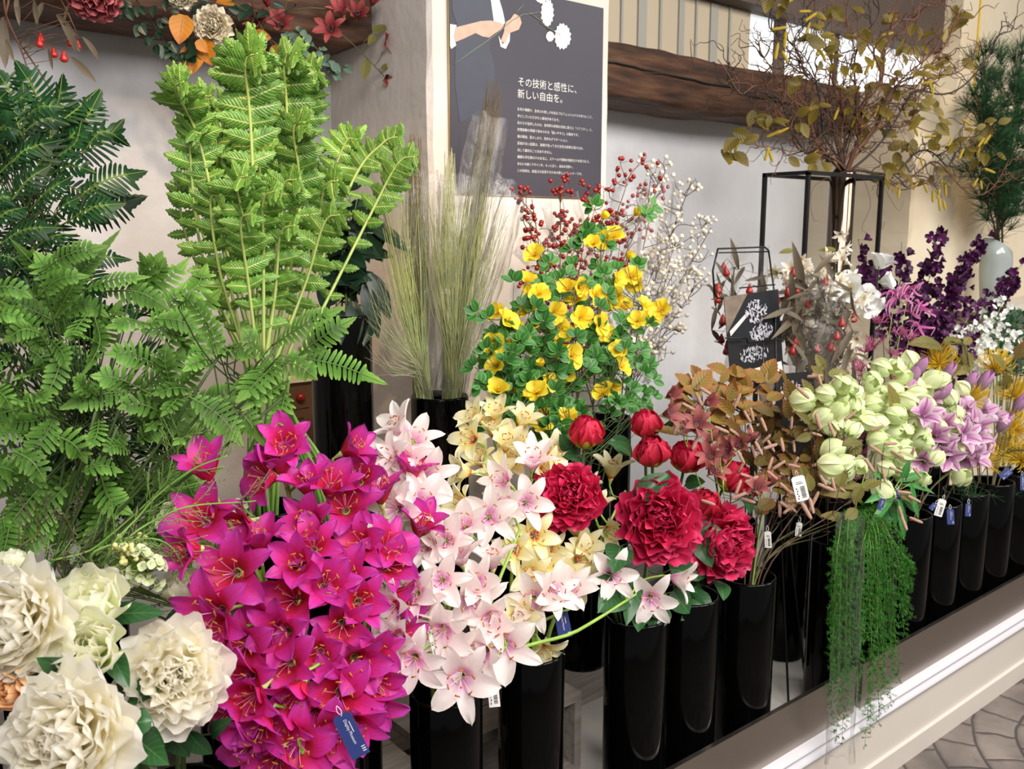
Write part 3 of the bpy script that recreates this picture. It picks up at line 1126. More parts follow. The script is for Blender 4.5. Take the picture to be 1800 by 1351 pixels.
def stamen_mesh(fil, ant, o, seed, z0=0.22, L=0.36):
    r = random.Random(seed)
    b = MB()
    for k in range(6):
        ph = k * PI / 3 + 0.5 + r.uniform(-0.2, 0.2)
        sp = math.radians(8 + 14 * o + r.uniform(-3, 3))
        pts = []
        for i in range(5):
            v = i / 4
            a = sp * (0.7 + 0.6 * v)
            pts.append(Vector((math.sin(a) * L * v * math.cos(ph), math.sin(a) * L * v * math.sin(ph), z0 + math.cos(a) * L * v)))
        b.tube(pts, 0.006, 0.004, 4, 0)
        d = Vector((-math.sin(ph), math.cos(ph), 0.3)).normalized()
        b.tube([pts[-1] - d * 0.035, pts[-1], pts[-1] + d * 0.035], 0.012, 0.010, 5, 1)
    b.tube([(0, 0, z0), (0.01, 0, z0 + L * 0.6), (0.02, 0.01, z0 + L * 1.12)], 0.007, 0.006, 4, 0)
    b.ball((0.02, 0.01, z0 + L * 1.13), 0.016, 6, 4, 1)
    return b.mesh('stamens', [fil, ant])


def lily_set(mat, neck, fil, wide=1.0, tube=0.22):
    out = []
    for i, o in enumerate((0.12, 0.35, 0.62, 0.85, 1.0)):
        out.append((lily_mesh(mat, neck, o, 10 + i, wide, tube=tube), stamen_mesh(fil, M['anther'], o, 30 + i, tube)))
    return out


def peony_mesh(mat, kind, seed, sep=None):
    r = random.Random(seed)
    b = MB()
    mats = [mat, sep or M['sepal'], M['bud_cream']]
    if kind == 'full':
        layers = [(11, 0.54, 0.24, 86, 54, 0.04), (12, 0.52, 0.23, 72, 40, 0.04), (12, 0.50, 0.21, 60, 26, 0.035), (11, 0.47, 0.19, 48, 16, 0.03), (10, 0.43, 0.17, 36, 6, 0.03), (10, 0.38, 0.15, 24, -4, 0.02), (7, 0.32, 0.12, 12, -14, 0.012)]
        ruf = 0.075
    elif kind == 'cup':
        layers = [(6, 0.60, 0.30, 72, -4, 0.04), (6, 0.54, 0.27, 52, -12, 0.03), (6, 0.46, 0.22, 36, -16, 0.02), (6, 0.38, 0.16, 24, -14, 0.015)]
        ruf = 0.05
    else:
        layers = [(5, 0.58, 0.26, 60, -34, 0.03), (5, 0.55, 0.25, 48, -34, 0.025), (5, 0.50, 0.21, 36, -30, 0.02), (5, 0.46, 0.17, 24, -24, 0.015), (5, 0.44, 0.13, 12, -14, 0.01)]
        ruf = 0.035
    for li, (n, L, W, a0, a1, r0) in enumerate(layers):
        for k in range(n):
            ph = 2 * PI * (k + 0.5 * (li % 2)) / n + r.uniform(-0.16, 0.16)
            q = r.uniform(0.88, 1.08)
            b.grid(petal_fn(L * q, W * r.uniform(0.9, 1.12), math.radians(a0 + r.uniform(-8, 8)), math.radians(a1 + r.uniform(-16, 16)), ph, r0, 0.02 * li, r.uniform(-0.05, 0.2), 0.6, r.uniform(-0.22, 0.22), ruf, r.uniform(0, 90), 1.0, 0.30), 10, 9)
    me = b.mesh('bloom', mats)
    c = MB()
    for k in range(5):
        ph = 2 * PI * k / 5 + r.uniform(-0.3, 0.3)
        L = 0.34 if kind != 'bud' else 0.36
        a = {'full': (100, 88), 'cup': (88, 8), 'bud': (74, -26)}[kind]
        c.grid(petal_fn(L * r.uniform(0.7, 1.2), 0.15, math.radians(a[0]), math.radians(a[1] + r.uniform(-15, 25)), ph, 0.03, -0.015, 0.3, 0.7, 0, 0.03, k * 3.3), 4, 6)
    ms = c.mesh('sepals', [sep or M['sepal']])
    return me, ms


def simple_flower(mat, n, L, W, o, seed, centre=None, blunt=0.22, cup=0.35, ruf=0.015, nu=4, nv=5):
    r = random.Random(seed)
    b = MB()
    for k in range(n):
        ph = 2 * PI * k / n + r.uniform(-0.15, 0.15)
        b.grid(petal_fn(L * r.uniform(0.9, 1.1), W, math.radians(10 + 35 * o), math.radians(20 + 75 * o + r.uniform(-12, 12)), ph, 0.03, 0.02, cup, 0.7, r.uniform(-0.2, 0.2), ruf, r.uniform(0, 50), 1.0, blunt), nu, nv)
    mats = [mat]
    if centre:
        mats.append(centre)
        for k in range(9):
            a = r.uniform(0, 2 * PI)
            t_ = r.uniform(0.0, 0.5)
            e = Vector((math.sin(t_) * math.cos(a), math.sin(t_) * math.sin(a), math.cos(t_))) * L * 0.55
            b.tube([(0, 0, 0.02), e], 0.008 * L * 2, 0.006 * L * 2, 3, 1)
            b.ball(e, 0.045 * L, 5, 3, 1)
    return b.mesh('flower', mats)


def leaf(mb, base, tip, W, nrm, mat=0, nu=4, nv=7, fold=0.25, droop=0.0, serr=0.0, tippow=0.8, curl=0.0):
    """an oval leaf from base to tip, folded along the midrib"""
    base, tip = Vector(base), Vector(tip)
    t_ = tip - base
    L = t_.length
    t_ = t_ / L
    s = t_.cross(nrm)
    s = s.normalized() if s.length > 1e-5 else t_.orthogonal().normalized()
    n = s.cross(t_).normalized()

    def fn(u, v):
        w = W * (math.sin(PI * min(1.0, 0.03 + 0.97 * v) ** tippow)) ** 0.8
        if serr:
            w *= 1 - serr * (0.5 + 0.5 * math.cos(v * nv * PI)) * (abs(u) > 0.9)
        return base + t_ * (L * v) + s * (u * w) + n * (fold * abs(u) * w - droop * L * v * v + curl * L * math.sin(v * PI))
    mb.grid(fn, nu, nv, mat)


def frond(mb, ctrl, plen, n, nrm, rng, tip_solid=0.74, w=0.42, style='b', rr=0.0016, mats=(0, 1), droop=0.15, lean=0.35):
    """a once-divided fern frond: rachis, paired pinnae, solid toothed tip"""
    path = smooth(ctrl, 10)
    k = len(path) - 1
    L = sum((path[i + 1] - path[i]).length for i in range(k))
    mb.tube(path, rr, rr * 0.4, 4, mats[1])

    def at(s):
        x = s * k
        i = min(int(x), k - 1)
        p = path[i].lerp(path[i + 1], x - i)
        t_ = (path[min(i + 1, k)] - path[max(i - 1, 0)]).normalized()
        return p, t_
    s0 = 0.10
    sp = L * (tip_solid - s0) / n
    for i in range(n):
        s = lerp(s0, tip_solid, i / max(1, n - 1))
        p, t_ = at(s)
        B = t_.cross(nrm).normalized()
        N = B.cross(t_).normalized()
        prof = min(1.0, 0.45 + 3.0 * (s - s0)) * (1.0 - 0.55 * max(0, (s - 0.45)) / 0.55)
        for sg in (-1, 1):
            l = plen * prof * rng.uniform(0.9, 1.08)
            d = (B * sg + t_ * (lean + rng.uniform(-0.07, 0.07))).normalized()
            hw = sp * w
            b0 = len(mb.v)
            tw = t_ - d * t_.dot(d)
            tw.normalize()
            nn = d.cross(tw)
            up = nn if nn.dot(N) > 0 else -nn
            for v, ww in ((0, 0.75), (0.35, 1.0), (0.75, 0.95), (1.0, 0.35)):
                c = p + d * (l * v) - up * (droop * l * v * v) + t_ * (0.05 * l * v * v)
                for u in (-1, 0, 1):
                    mb.v.append(c + tw * (u * hw * ww) + up * (0.18 * hw * abs(u)))
                    mb.uv.append((0.5 + u * 0.5, v))
            for j in range(3):
                for q in range(2):
                    a = b0 + j * 3 + q
                    mb.f.append((a, a + 1, a + 4, a + 3))
                    mb.m.append(mats[0])
    # solid tip
    m = 9
    b0 = len(mb.v)
    for i in range(m + 1):
        v = i / m
        s = lerp(tip_solid, 1.0, v)
        p, t_ = at(s)
        B = t_.cross(nrm).normalized()
        N = B.cross(t_).normalized()
        hw = plen * 0.46 * (1 - v) ** 0.8 * (1.0 if i % 2 else 0.82)
        for u in (-1, 0, 1):
            mb.v.append(p + B * (u * hw) + t_ * (hw * 0.35 * abs(u)) - N * (droop * hw * abs(u)))
            mb.uv.append((0.5 + u * 0.5, 0.6 + 0.4 * v))
    for i in range(m):
        for q in range(2):
            a = b0 + i * 3 + q
            mb.f.append((a, a + 1, a + 4, a + 3))
            mb.m.append(mats[0])


def big_frond(mb, ctrl, plen, n, nrm, rng, rr=0.003, mats=(0, 1), s0=0.12, top=0.98):
    """a glossy fern frond whose pinnae are toothed leaves with a pale midrib"""
    path = smooth(ctrl, 12)
    k = len(path) - 1
    mb.tube(path, rr, rr * 0.5, 6, mats[1])

    def at(s):
        x = s * k
        i = min(int(x), k - 1)
        return path[i].lerp(path[i + 1], x - i), (path[min(i + 1, k)] - path[max(i - 1, 0)]).normalized()
    for i in range(n):
        s = lerp(s0, top, i / (n - 1))
        p, t_ = at(s)
        B = t_.cross(nrm).normalized()
        N = B.cross(t_).normalized()
        prof = min(1.0, 0.62 + 1.6 * (s - s0)) * (1 - 0.45 * max(0, (s - 0.6)) / 0.4)
        for sg in (-1, 1):
            l = plen * prof * rng.uniform(0.85, 1.12)
            d = (B * sg + t_ * rng.uniform(0.12, 0.42) + N * rng.uniform(-0.4, 0.4)).normalized()
            tw = (t_ - d * t_.dot(d)).normalized()
            up = d.cross(tw)
            if up.dot(N) < 0:
                up = -up
            rot = rng.uniform(-0.45, 0.45)
            tw2 = tw * math.cos(rot) + up * math.sin(rot)
            up2 = up * math.cos(rot) - tw * math.sin(rot)
            hw = l * rng.uniform(0.30, 0.37)
            dr = rng.uniform(0.05, 0.28)
            m = 12
            b0 = len(mb.v)
            ph = rng.uniform(0, 6)
            for j in range(m + 1):
                v = j / m
                ww = (math.sin(PI * min(1, 0.10 + 0.9 * v) ** 0.75)) ** 0.75
                if j == m:
                    ww = 0.03
                tooth = 1.0 if j % 2 else 0.72
                c = p + d * (l * v) - up2 * (dr * l * v * v)
                for u in (-1, -0.5, 0, 0.5, 1):
                    e = tooth if abs(u) == 1 else 1.0
                    wob = 0.10 * hw * math.sin(v * 17 + ph + u * 2) * abs(u)
                    mb.v.append(c + tw2 * (u * hw * ww * e) - up2 * (0.26 * hw * u * u * ww) + up2 * wob + d * (0.10 * l / m * (1 if j % 2 else -1) * (abs(u) == 1)))
                    mb.uv.append((0.5 + u * 0.5, v))
            for j in range(m):
                for q in range(4):
                    a = b0 + j * 5 + q
                    mb.f.append((a, a + 1, a + 6, a + 5))
                    mb.m.append(mats[0])


def stem_path(vkey, mid, tip, rng, spread=0.45):
    """from the inside bottom of a vase, past its rim, to the tip"""
    p, r, h = VASES[vkey]
    a = rng.uniform(0, 2 * PI)
    q = (r - 0.012) * math.sqrt(rng.random()) * 0.6
    base = p + Vector((q * math.cos(a), q * math.sin(a), 0.02))
    tip = Vector(tip)
    d = tip - p
    d.z = 0
    rim = p + Vector((0, 0, h - 0.01))
    if d.length > 1e-4:
        rim = rim + d.normalized() * min(r - 0.016, d.length * spread)
    pts = [base, rim] + [Vector(m) for m in mid] + [tip]
    return smooth(pts, 8)


def sub_path(path, a, b):
    n = len(path) - 1
    return path[int(a * n):max(int(b * n) + 1, int(a * n) + 2)]


def near_on(path, p, lo=0.0):
    """the path point a pedicel for p leaves from: near it and below"""
    best, bd = None, 1e9
    n = len(path)
    for i in range(int(lo * n), n):
        q = path[i]
        d = (q - p).length + max(0.0, (q.z - p.z)) * 0.6
        if d < bd:
            best, bd = q, d
    return best


def tagcard(pt, w, h, rot, kind, label, group='price tags and brand tags', face=None, n=None):
    """a swing tag hanging from a stem: card, printing, loop"""
    c = Vector(pt)
    nrm = face or cd(0, 0, 1)
    Z = nrm.normalized()
    up = (CU * math.cos(rot) + CR * math.sin(rot))
    up = (up - Z * up.dot(Z)).normalized()
    X = up.cross(Z)
    th = Thing('barcode_tag' if kind == 'bar' else 'brand_tag', label, 'tag', c, group)
    b = MB()
    q = [c + X * (sx_ * w / 2) + up * (sy_ * h / 2) for sx_, sy_ in ((-1, -1), (1, -1), (1, 0.86), (0.72, 1), (-0.72, 1), (-1, 0.86))]
    b.slab(q, -Z * 0.0006)
    th.part('card', b, [M['white_card'] if kind == 'bar' else M['navy_card']], smooth_shade=False)
    f = c + Z * 0.0004

    def rect(mb, x0, y0, x1, y1, e=0.0):
        mb.poly([f + Z * e + X * (x * w) + up * (y * h) for x, y in ((x0, y0), (x1, y0), (x1, y1), (x0, y1))])
    b = MB()
    if kind == 'bar':
        rr = random.Random(int(abs(pt[0]) * 1000))
        y = -0.40
        while y < 0.08:
            d_ = rr.choice((0.008, 0.014, 0.024))
            rect(b, -0.02, y, 0.32, y + d_)
            y += d_ + rr.choice((0.010, 0.016))
        for k in range(5):
            rect(b, -0.34 + 0.05 * (k % 2), -0.42 + 0.1 * k, -0.26 + 0.05 * (k % 2), -0.36 + 0.1 * k)
        rect(b, -0.25, 0.18, 0.28, 0.21)
        rect(b, -0.25, 0.25, 0.2, 0.27)
        th.part('barcode', b, [M['ink']], smooth_shade=False)
    else:
        R_ = Matrix((up * -1, X, Z)).transposed().to_4x4()
        lettering('Display Museum', h * 0.56, Matrix.Translation(f + up * (h * 0.36) + X * (-w * 0.08)) @ R_, M['pale_ink'], th, vscale=1.15)
        for k in range(3):
            rect(b, 0.22, -0.42 + 0.05 * k, 0.42, -0.40 + 0.05 * k)
        rect(b, 0.2, 0.05, 0.24, 0.30)
        th.part('printing', b, [M['pale_ink']], smooth_shade=False)
    b = MB()
    e = c + up * (h * 0.46)
    b.tube(smooth([e + Z * 0.001, e + up * 0.008 + X * 0.003, e + up * 0.016, e + up * 0.008 - X * 0.003, e - Z * 0.002], 5), 0.0006, n=4)
    th.part('loop', b, [M['pale_ink']])
    return th


def sleeve(base, tops, r0, r1, seed, n=26, m=22, crumple=0.012, zig=True):
    """a cellophane sleeve: gathered at the bottom, open and crumpled at the top"""
    base, top = Vector(base), Vector(tops)
    ax = (top - base)
    L = ax.length
    ax.normalize()
    x = ax.cross(Vector((0, 1, 0))).normalized()
    y = ax.cross(x)
    b = MB()

    def fn(u, v):
        a = (u + 1) * PI
        rr = lerp(r0, r1, v ** 0.8)
        nzv = noise.noise(Vector((math.cos(a) * 2.2 + seed, math.sin(a) * 2.2, v * 6))) * crumple
        nzv += noise.noise(Vector((math.cos(a) * 6 + seed, math.sin(a) * 6, v * 18))) * crumple * 0.5
        fl = 1 - 0.35 * v
        p = base + ax * (L * v) + x * ((rr + nzv) * math.cos(a)) + y * ((rr * fl + nzv) * math.sin(a))
        if zig and v > 0.9:
            p += ax * 0.02 * noise.noise(Vector((math.cos(a) * 1.5 + seed, math.sin(a) * 1.5, 3)))
        return p
    b.grid(fn, n, m)
    return b

# ================================================================== lilies
LSET = {
    'magenta': lily_set(M['lily_magenta'], M['neck'], M['filament'], 1.12),
    'pink': lily_set(M['lily_pink'], M['neck'], M['filament_pale'], 1.0, 0.18),
    'yellow': lily_set(M['lily_yellow'], M['neck'], M['filament_pale'], 0.98, 0.18),
}


def lily_cluster(kind, vkeys, stems, flowers, centre, spread, yfun, size, name, cat, seed, stemr=0.0034, group=None, cup_dir=0.15):
    """stems: (tip px, py, label, vase). flowers: (px, py[, a, b, c[, openness[, size]]])"""
    rng = random.Random(seed)
    own = [[] for _ in stems]
    for f in flowers:
        ds = [math.hypot(f[0] - s[0], (f[1] - s[1]) * 0.8) for s in stems]
        own[ds.index(min(ds))].append(f)
    for s, fl in zip(stems, own):
        if not fl:
            continue
        vk = s[3] if len(s) > 3 else vkeys[0]
        topf = min(fl, key=lambda f: f[1])
        placed = []
        for f in fl:
            px, py = f[0], f[1]
            dx, dy = (px - centre[0]) / spread[0], (centre[1] - py) / spread[1]
            if len(f) >= 5:
                d = cd(*f[2:5])
            else:
                d = cd(dx * 0.8 + rng.uniform(-0.45, 0.45), dy * 0.35 + cup_dir + rng.uniform(-0.4, 0.45), 0.75 + rng.uniform(-0.3, 0.2))
            o = f[5] if len(f) >= 6 else rng.choice((1, 2, 3, 3, 4, 4))
            sz = size * (f[6] if len(f) >= 7 else rng.uniform(0.9, 1.08))
            Y = yfun(px, py) + rng.uniform(-0.02, 0.02)
            c = P(px, py, Y)
            base = c - d * sz * 0.32
            placed.append((base, d, sz, o))
        topb = P(topf[0], topf[1], yfun(topf[0], topf[1]) + 0.02)
        topb = topb - Vector((0, 0, size * 0.35))
        cm = sum((q[0] for q in placed), Vector()) / len(placed)
        vp, vr, vh = VASES[vk]
        rim = vp + Vector((0, 0, vh))
        midp = rim.lerp(topb, 0.5) * 0.75 + cm * 0.25
        midp.z = max(midp.z, rim.z + 0.02) if topb.z > rim.z else midp.z
        fwd = -0.045 if stems.index(s) % 2 else 0.0
        midp.y += fwd
        topb.y += fwd
        path = stem_path(vk, [midp], topb, rng)
        th = Thing(name, s[2], cat, path[0], group)
        b = MB()
        b.tube(path, stemr * 1.25, stemr * 0.75, 7)
        for base, d, sz, o in placed:
            q = near_on(path, base - Vector((0, 0, 0.03)), 0.35)
            mid = q.lerp(base, 0.6) - d * sz * 0.16 + Vector((0, 0, 0.004))
            b.tube(smooth([q, mid, base], 6), stemr * 0.62, stemr * 0.62, 6)
        th.part('stem', b, [M['stem']])
        for base, d, sz, o in placed:
            fm, sm = LSET[kind][o]
            fo = th.inst('flower', fm, trs(base, d, sz, rng.uniform(0, 6.28)))
            th.inst('stamens', sm, None, parent=fo)


def c7(x, y):
    return 300 + x / 2.211, 740 + y / 2.211


MAG = [(140, 200, -.1, .75, .5, 1), (440, 90, .3, .3, .8, 2), (430, 175, -.1, .85, .35, 2), (378, 220, -.65, .1, .55, 3), (690, 110, .75, .45, .3, 1), (535, 262, -.1, .8, .4, 1), (735, 225, .15, .55, .7, 2), (940, 205, .2, .9, .2, 2), (815, 290, -.1, .8, .3, 2), (680, 335, .1, .55, .7, 3), (130, 385, 0, .5, .8, 3), (285, 400, -.3, -.1, .7, 2), (85, 500, -.4, 0, .6, 1), (345, 485, 0, .8, .4, 1), (555, 490, .15, .5, .8, 3), (245, 590, -.1, .2, 1, 4, 1.15), (745, 475, -.2, .2, .8, 3), (835, 490, .5, .4, .6, 3), (180, 740, -.35, .05, .9, 4, 1.15), (480, 690, -.15, .35, .85, 4, 1.15), (600, 640, .3, .3, .6, 2), (665, 790, .15, 0, 1, 3), (865, 690, .95, -.15, .15, 1, 1.1), (290, 870, -.15, -.1, .9, 3), (455, 940, -.1, .2, .9, 3), (790, 900, .5, .1, .7, 2), (300, 990, -.25, -.15, .85, 3), (500, 1040, -.25, -.55, .75, 2), (655, 1060, .05, .05, 1, 4, 1.2), (790, 1000, .5, -.3, .7, 2), (450, 1140, -.25, -.5, .7, 2), (320, 1240, -.4, -.3, .8, 3), (495, 1250, 0, -.05, 1, 4, 1.15), (610, 1210, .2, -.1, .9, 3), (970, 420, .3, .75, .4, 1), (680, 610, .1, .5, .6, 2), (245, 1110, -.4, -.3, .7, 2), (365, 1170, -.2, -.4, .8, 2), (500, 1330, .05, -.3, .9, 3), (880, 760, .7, -.1, .5, 2), (735, 700, .3, .2, .8, 2), (545, 400, -.2, .3, .8, 2), (620, 255, .2, .6, .5, 2), (440, 820, -.2, .1, .8, 2), (580, 900, .1, .1, .8, 2), (380, 780, -.3, .1, .8, 2), (720, 930, .3, -.1, .8, 2), (560, 1130, .2, -.3, .8, 2), (420, 1300, -.2, -.3, .8, 2), (845, 560, .4, .3, .6, 2), (210, 810, -.4, .1, .8, 2), (880, 830, .6, -.2, .6, 2), (500, 560, 0, .3, .8, 1), (700, 1160, .4, -.3, .7, 1), (620, 1330, .3, -.4, .8, 2), (330, 1060, -.3, -.2, .8, 2), (770, 1080, .5, -.5, .5, 1)]
MAG = [c7(f[0], f[1]) + tuple(f[2:]) for f in MAG]
mstems = [(490, 775, 'tallest magenta lily stem at the left, its cluster held above a bare stalk'),
          (345, 830, 'magenta lily stem leaning far left over the cream hydrangea'),
          (612, 792, 'magenta lily stem with one lone half-closed bloom raised before the tall black vase'),
          (640, 900, 'upright magenta lily stem in the upper middle of the bunch'),
          (720, 850, 'magenta lily stem reaching right into the pink lilies'),
          (375, 1060, 'magenta lily stem with two large open stars beside the white peony'),
          (510, 1050, 'magenta lily stem in the heart of the bunch, drooping open blooms'),
          (590, 1200, 'magenta lily stem with a full open star just above the navy tag'),
          (690, 1090, 'magenta lily stem with sideways trumpets on the right flank of the bunch'),
          (500, 1300, 'lowest magenta lily stem hanging in front of its vase'),
          (420, 1190, 'magenta lily stem low on the left flank, blooms facing down')]


def ymag(px, py):
    return 1.375 - 0.215 * max(0, min(1, (py - 800) / 420)) + 0.02 * abs(px - 560) / 200


lily_cluster('magenta', ['magenta'], mstems, MAG, (540, 1030), (220, 320), ymag, 0.114, 'magenta_lily', 'lily stem', 11, 0.0042, 'magenta lily stems')


def c8(x, y):
    return 640 + x / 2.412, 700 + y / 2.412


PINK = [(215, 170, .3, .4, .7, 3), (155, 125, -.5, .6, .5, 1), (110, 250, -.5, .2, .8, 3), (165, 265, -.1, .2, .9, 3), (265, 330, .4, .1, .8, 3), (245, 435, .2, .3, .8, 3), (130, 470, -.4, .1, .8, 3), (715, 265, .05, .75, .55, 2, 1.1), (530, 500, .05, .25, .95, 4, 1.05), (690, 440, .15, .2, .95, 4, 1.05), (590, 350, -.4, .3, .6, 2), (425, 535, -.1, .4, .7, 2), (600, 455, -.1, .2, .7, 3), (405, 670, -.15, .6, .4, 2, 1.1), (330, 770, 0, .2, .9, 3), (455, 860, .2, -.2, .9, 4, 1.15), (250, 880, -.1, .5, .6, 1), (545, 690, 0, .7, .3, 1), (720, 850, -.05, .1, 1, 4, 1.05), (870, 815, .2, .55, .7, 2, 1.05), (1050, 750, .05, .2, 1, 4), (1215, 850, -.1, -.05, 1, 4, 1.05), (1330, 765, .85, -.15, .4, 1), (590, 1040, -.05, .1, 1, 4, 1.25), (500, 1075, -.5, -.1, .8, 3), (410, 1190, .0, .0, 1, 4, 1.2), (205, 1110, -.2, -.1, 1, 4, 1.05), (390, 1060, -.05, .1, .95, 3), (145, 1020, -.4, .1, .8, 2), (215, 820, -.2, .3, .8, 3), (120, 880, -.5, .1, .8, 3), (300, 930, -.1, -.1, .9, 2), (270, 620, -.3, .2, .8, 2), (345, 600, 0, .2, .8, 2), (800, 820, .4, .2, .8, 3), (540, 930, 0, -.1, 1, 2), (330, 990, -.2, -.2, .9, 3), (480, 780, .1, .3, .8, 2), (180, 960, -.3, 0, .8, 2)]
PINK = [c8(f[0], f[1]) + tuple(f[2:]) for f in PINK]
pstems = [(722, 765, 'tall pink-white lily stem standing left before the tall grass vase'),
          (700, 885, 'pink-white lily stem half hidden behind the magenta trumpets'),
          (930, 820, 'pink lily stem rising highest into the pale yellow lilies'),
          (865, 905, 'pink-white lily stem in the middle with a star facing forward'),
          (790, 1000, 'pink-white lily stem crossing diagonally in the centre of the bunch'),
          (1150, 1030, 'pink-white lily stem arching far right across the black vases'),
          (985, 1040, 'pink-white lily stem below the yellow lilies with upturned cups'),
          (880, 1130, 'pink-white lily stem with the broad open star above the barcode tag'),
          (810, 1190, 'lowest pink-white lily stem, its star hanging over the vase rim'),
          (720, 1120, 'pink-white lily stem low beside the magenta bunch')]


def ypink(px, py):
    return 1.44 - 0.25 * max(0, min(1, (py - 760) / 400)) - (0.04 if px > 1020 else 0)


lily_cluster('pink', ['pink'], pstems, PINK, (830, 980), (190, 260), ypink, 0.112, 'pink_lily', 'lily stem', 21, 0.0040, 'pink lily stems')

YEL = [(475, 80, -.5, .5, .5, 2), (555, 65, 0, .75, .5, 2), (670, 95, .3, .6, .5, 1), (545, 135, -.1, .8, .4, 1), (455, 170, -.5, .3, .7, 3), (640, 185, .3, .5, .6, 2), (490, 260, -.3, .6, .5, 2), (425, 310, -.8, .1, .4, 2), (615, 275, .1, .4, .7, 2), (790, 235, .6, .3, .6, 3), (560, 320, 0, .5, .7, 1), (765, 300, .5, .3, .7, 2), (810, 425, .5, -.2, .8, 3), (1050, 310, .1, .9, .3, 1), (955, 390, -.3, .8, .4, 1), (985, 465, 0, .8, .4, 1), (905, 560, -.2, .85, .3, 1, 1.1), (725, 580, .1, .2, 1, 4, 1.05), (1030, 560, .5, -.2, .7, 2), (790, 640, .2, 0, .9, 3), (705, 745, 0, .1, 1, 3), (840, 745, .2, .3, .8, 2), (915, 690, .4, .2, .8, 3), (755, 1060, .3, -.6, .7, 3), (420, 440, -.6, .3, .6, 1), (600, 195, .1, .7, .5, 1), (660, 930, -.1, .3, .8, 1), (890, 790, .3, .0, .9, 2), (640, 640, -.2, .2, .9, 3), (760, 700, .2, .1, .9, 2), (930, 620, .3, .3, .8, 2)]
YEL = [c8(f[0], f[1]) + tuple(f[2:]) for f in YEL]
ystems = [(870, 730, 'tallest pale yellow lily stem, crowned with upright buds'),
          (830, 830, 'pale yellow lily stem on the left edge before the tall vase'),
          (970, 830, 'pale yellow lily stem leaning right among the pink lilies'),
          (1075, 830, 'pale yellow lily stem standing apart at right before the crimson peonies'),
          (950, 945, 'pale yellow lily stem with a wide star showing its red centre'),
          (1015, 950, 'pale yellow lily stem half hidden low on the right of the bunch'),
          (950, 1140, 'pale yellow lily stem hanging lowest before its black vase')]


def yyel(px, py):
    return 1.50 - 0.22 * max(0, min(1, (py - 730) / 380))


lily_cluster('yellow', ['yellow'], ystems, YEL, (900, 860), (180, 200), yyel, 0.105, 'yellow_lily', 'lily stem', 31, 0.0038, 'pale yellow lily stems')

# ================================================================== peonies
PSET = {}
for key, mat, sp_ in (('white', 'peony_white', 'sepal'), ('lime', 'peony_lime', 'sepal'), ('peach', 'peony_peach', 'sepal'), ('red', 'peony_red', 'sepal_red'), ('bud', 'peony_bud', 'sepal_red')):
    for kind in ('full', 'cup', 'bud'):
        if (key, kind) in (('peach', 'bud'), ('bud', 'full'), ('red', 'bud'), ('white', 'bud'), ('lime', 'full'), ('lime', 'bud'), ('peach', 'full'), ('red', 'cup'), ('bud', 'cup')):
            continue
        PSET[key, kind] = [peony_mesh(M[mat], kind, 60 + 7 * j + len(PSET), M[sp_]) for j in range(2)]


def peony(vkey, kind, px, py, Y, dirv, diam_px, label, seed, leaves=(), name='white_peony', leafmat='leaf_peony', group=None, sep=True, roll=None):
    rng = random.Random(seed)
    c = P(px, py, Y)
    d = cd(*dirv)
    k = kind[1]
    S = diam_px * mpx(c) / {'full': 1.12, 'cup': 0.92, 'bud': 0.62}[k]
    base = c - d * S * {'full': 0.20, 'cup': 0.30, 'bud': 0.30}[k]
    path = stem_path(vkey, [base - d * 0.09 - Vector((0, 0, 0.06))], base, rng, 0.3)
    th = Thing(name, label, 'peony', path[0], group)
    b = MB()
    b.tube(path, 0.0042, 0.0036, 7)
    th.part('stem', b, [M['stem_dark']])
    me, ms = PSET[kind][seed % 2]
    bo = th.inst('bloom', me, trs(base, d, S, rng.uniform(0, 6.28) if roll is None else roll))
    th.inst('sepals', ms, None, parent=bo)
    if leaves:
        b = MB()
        for (bx, by, tx, ty, w) in leaves:
            lb, lt = P(bx, by, Y + 0.035), P(tx, ty, Y + rng.uniform(-0.03, 0.03))
            leaf(b, lb, lt, w * mpx(lb), cd(rng.uniform(-.4, .4), rng.uniform(.1, .6), 1), 0, 6, 9, 0.22, 0.12, 0, 0.75, 0.06)
            q = near_on(path, lb, 0.3)
            b.tube(smooth([q, q.lerp(lb, .5) - Vector((0, 0, .01)), lb], 4), 0.0016, 0.0014, 5, 1)
        th.part('leaves', b, [M[leafmat], M['stem_dark']])
    return th


G = 'white peonies'
peony('peony_l', ('white', 'full'), 20, 1095, 1.17, (-.1, .25, .95), 235, 'big ivory peony cut by the left frame edge, golden centre', 1, [(60, 1150, 115, 1240, 22), (40, 1170, 8, 1205, 18)], group=G)
peony('peony', ('lime', 'cup'), 156, 1052, 1.20, (.1, .75, .5), 150, 'half-open ivory peony with lime outer petals, upper of the two cups', 2, [(190, 1080, 285, 1075, 20), (60, 1020, 90, 985, 16)], group=G)
peony('peony', ('lime', 'cup'), 153, 1138, 1.13, (.1, .55, .75), 150, 'half-open ivory peony with lime sepals, lower of the two cups', 3, [(90, 1160, 60, 1210, 20), (120, 1170, 75, 1165, 22), (190, 1140, 225, 1205, 20)], group=G)
peony('peony', ('white', 'full'), 303, 1190, 1.16, (.35, .15, .9), 215, 'full ruffled ivory peony touching the magenta lilies', 4, [(195, 1215, 275, 1215, 26), (225, 1240, 270, 1275, 24), (265, 1280, 305, 1260, 16), (370, 1290, 400, 1265, 14), (280, 1270, 240, 1320, 24), (300, 1275, 330, 1335, 24), (255, 1255, 215, 1262, 18), (330, 1285, 372, 1330, 20), (260, 1290, 270, 1350, 26)], group=G)
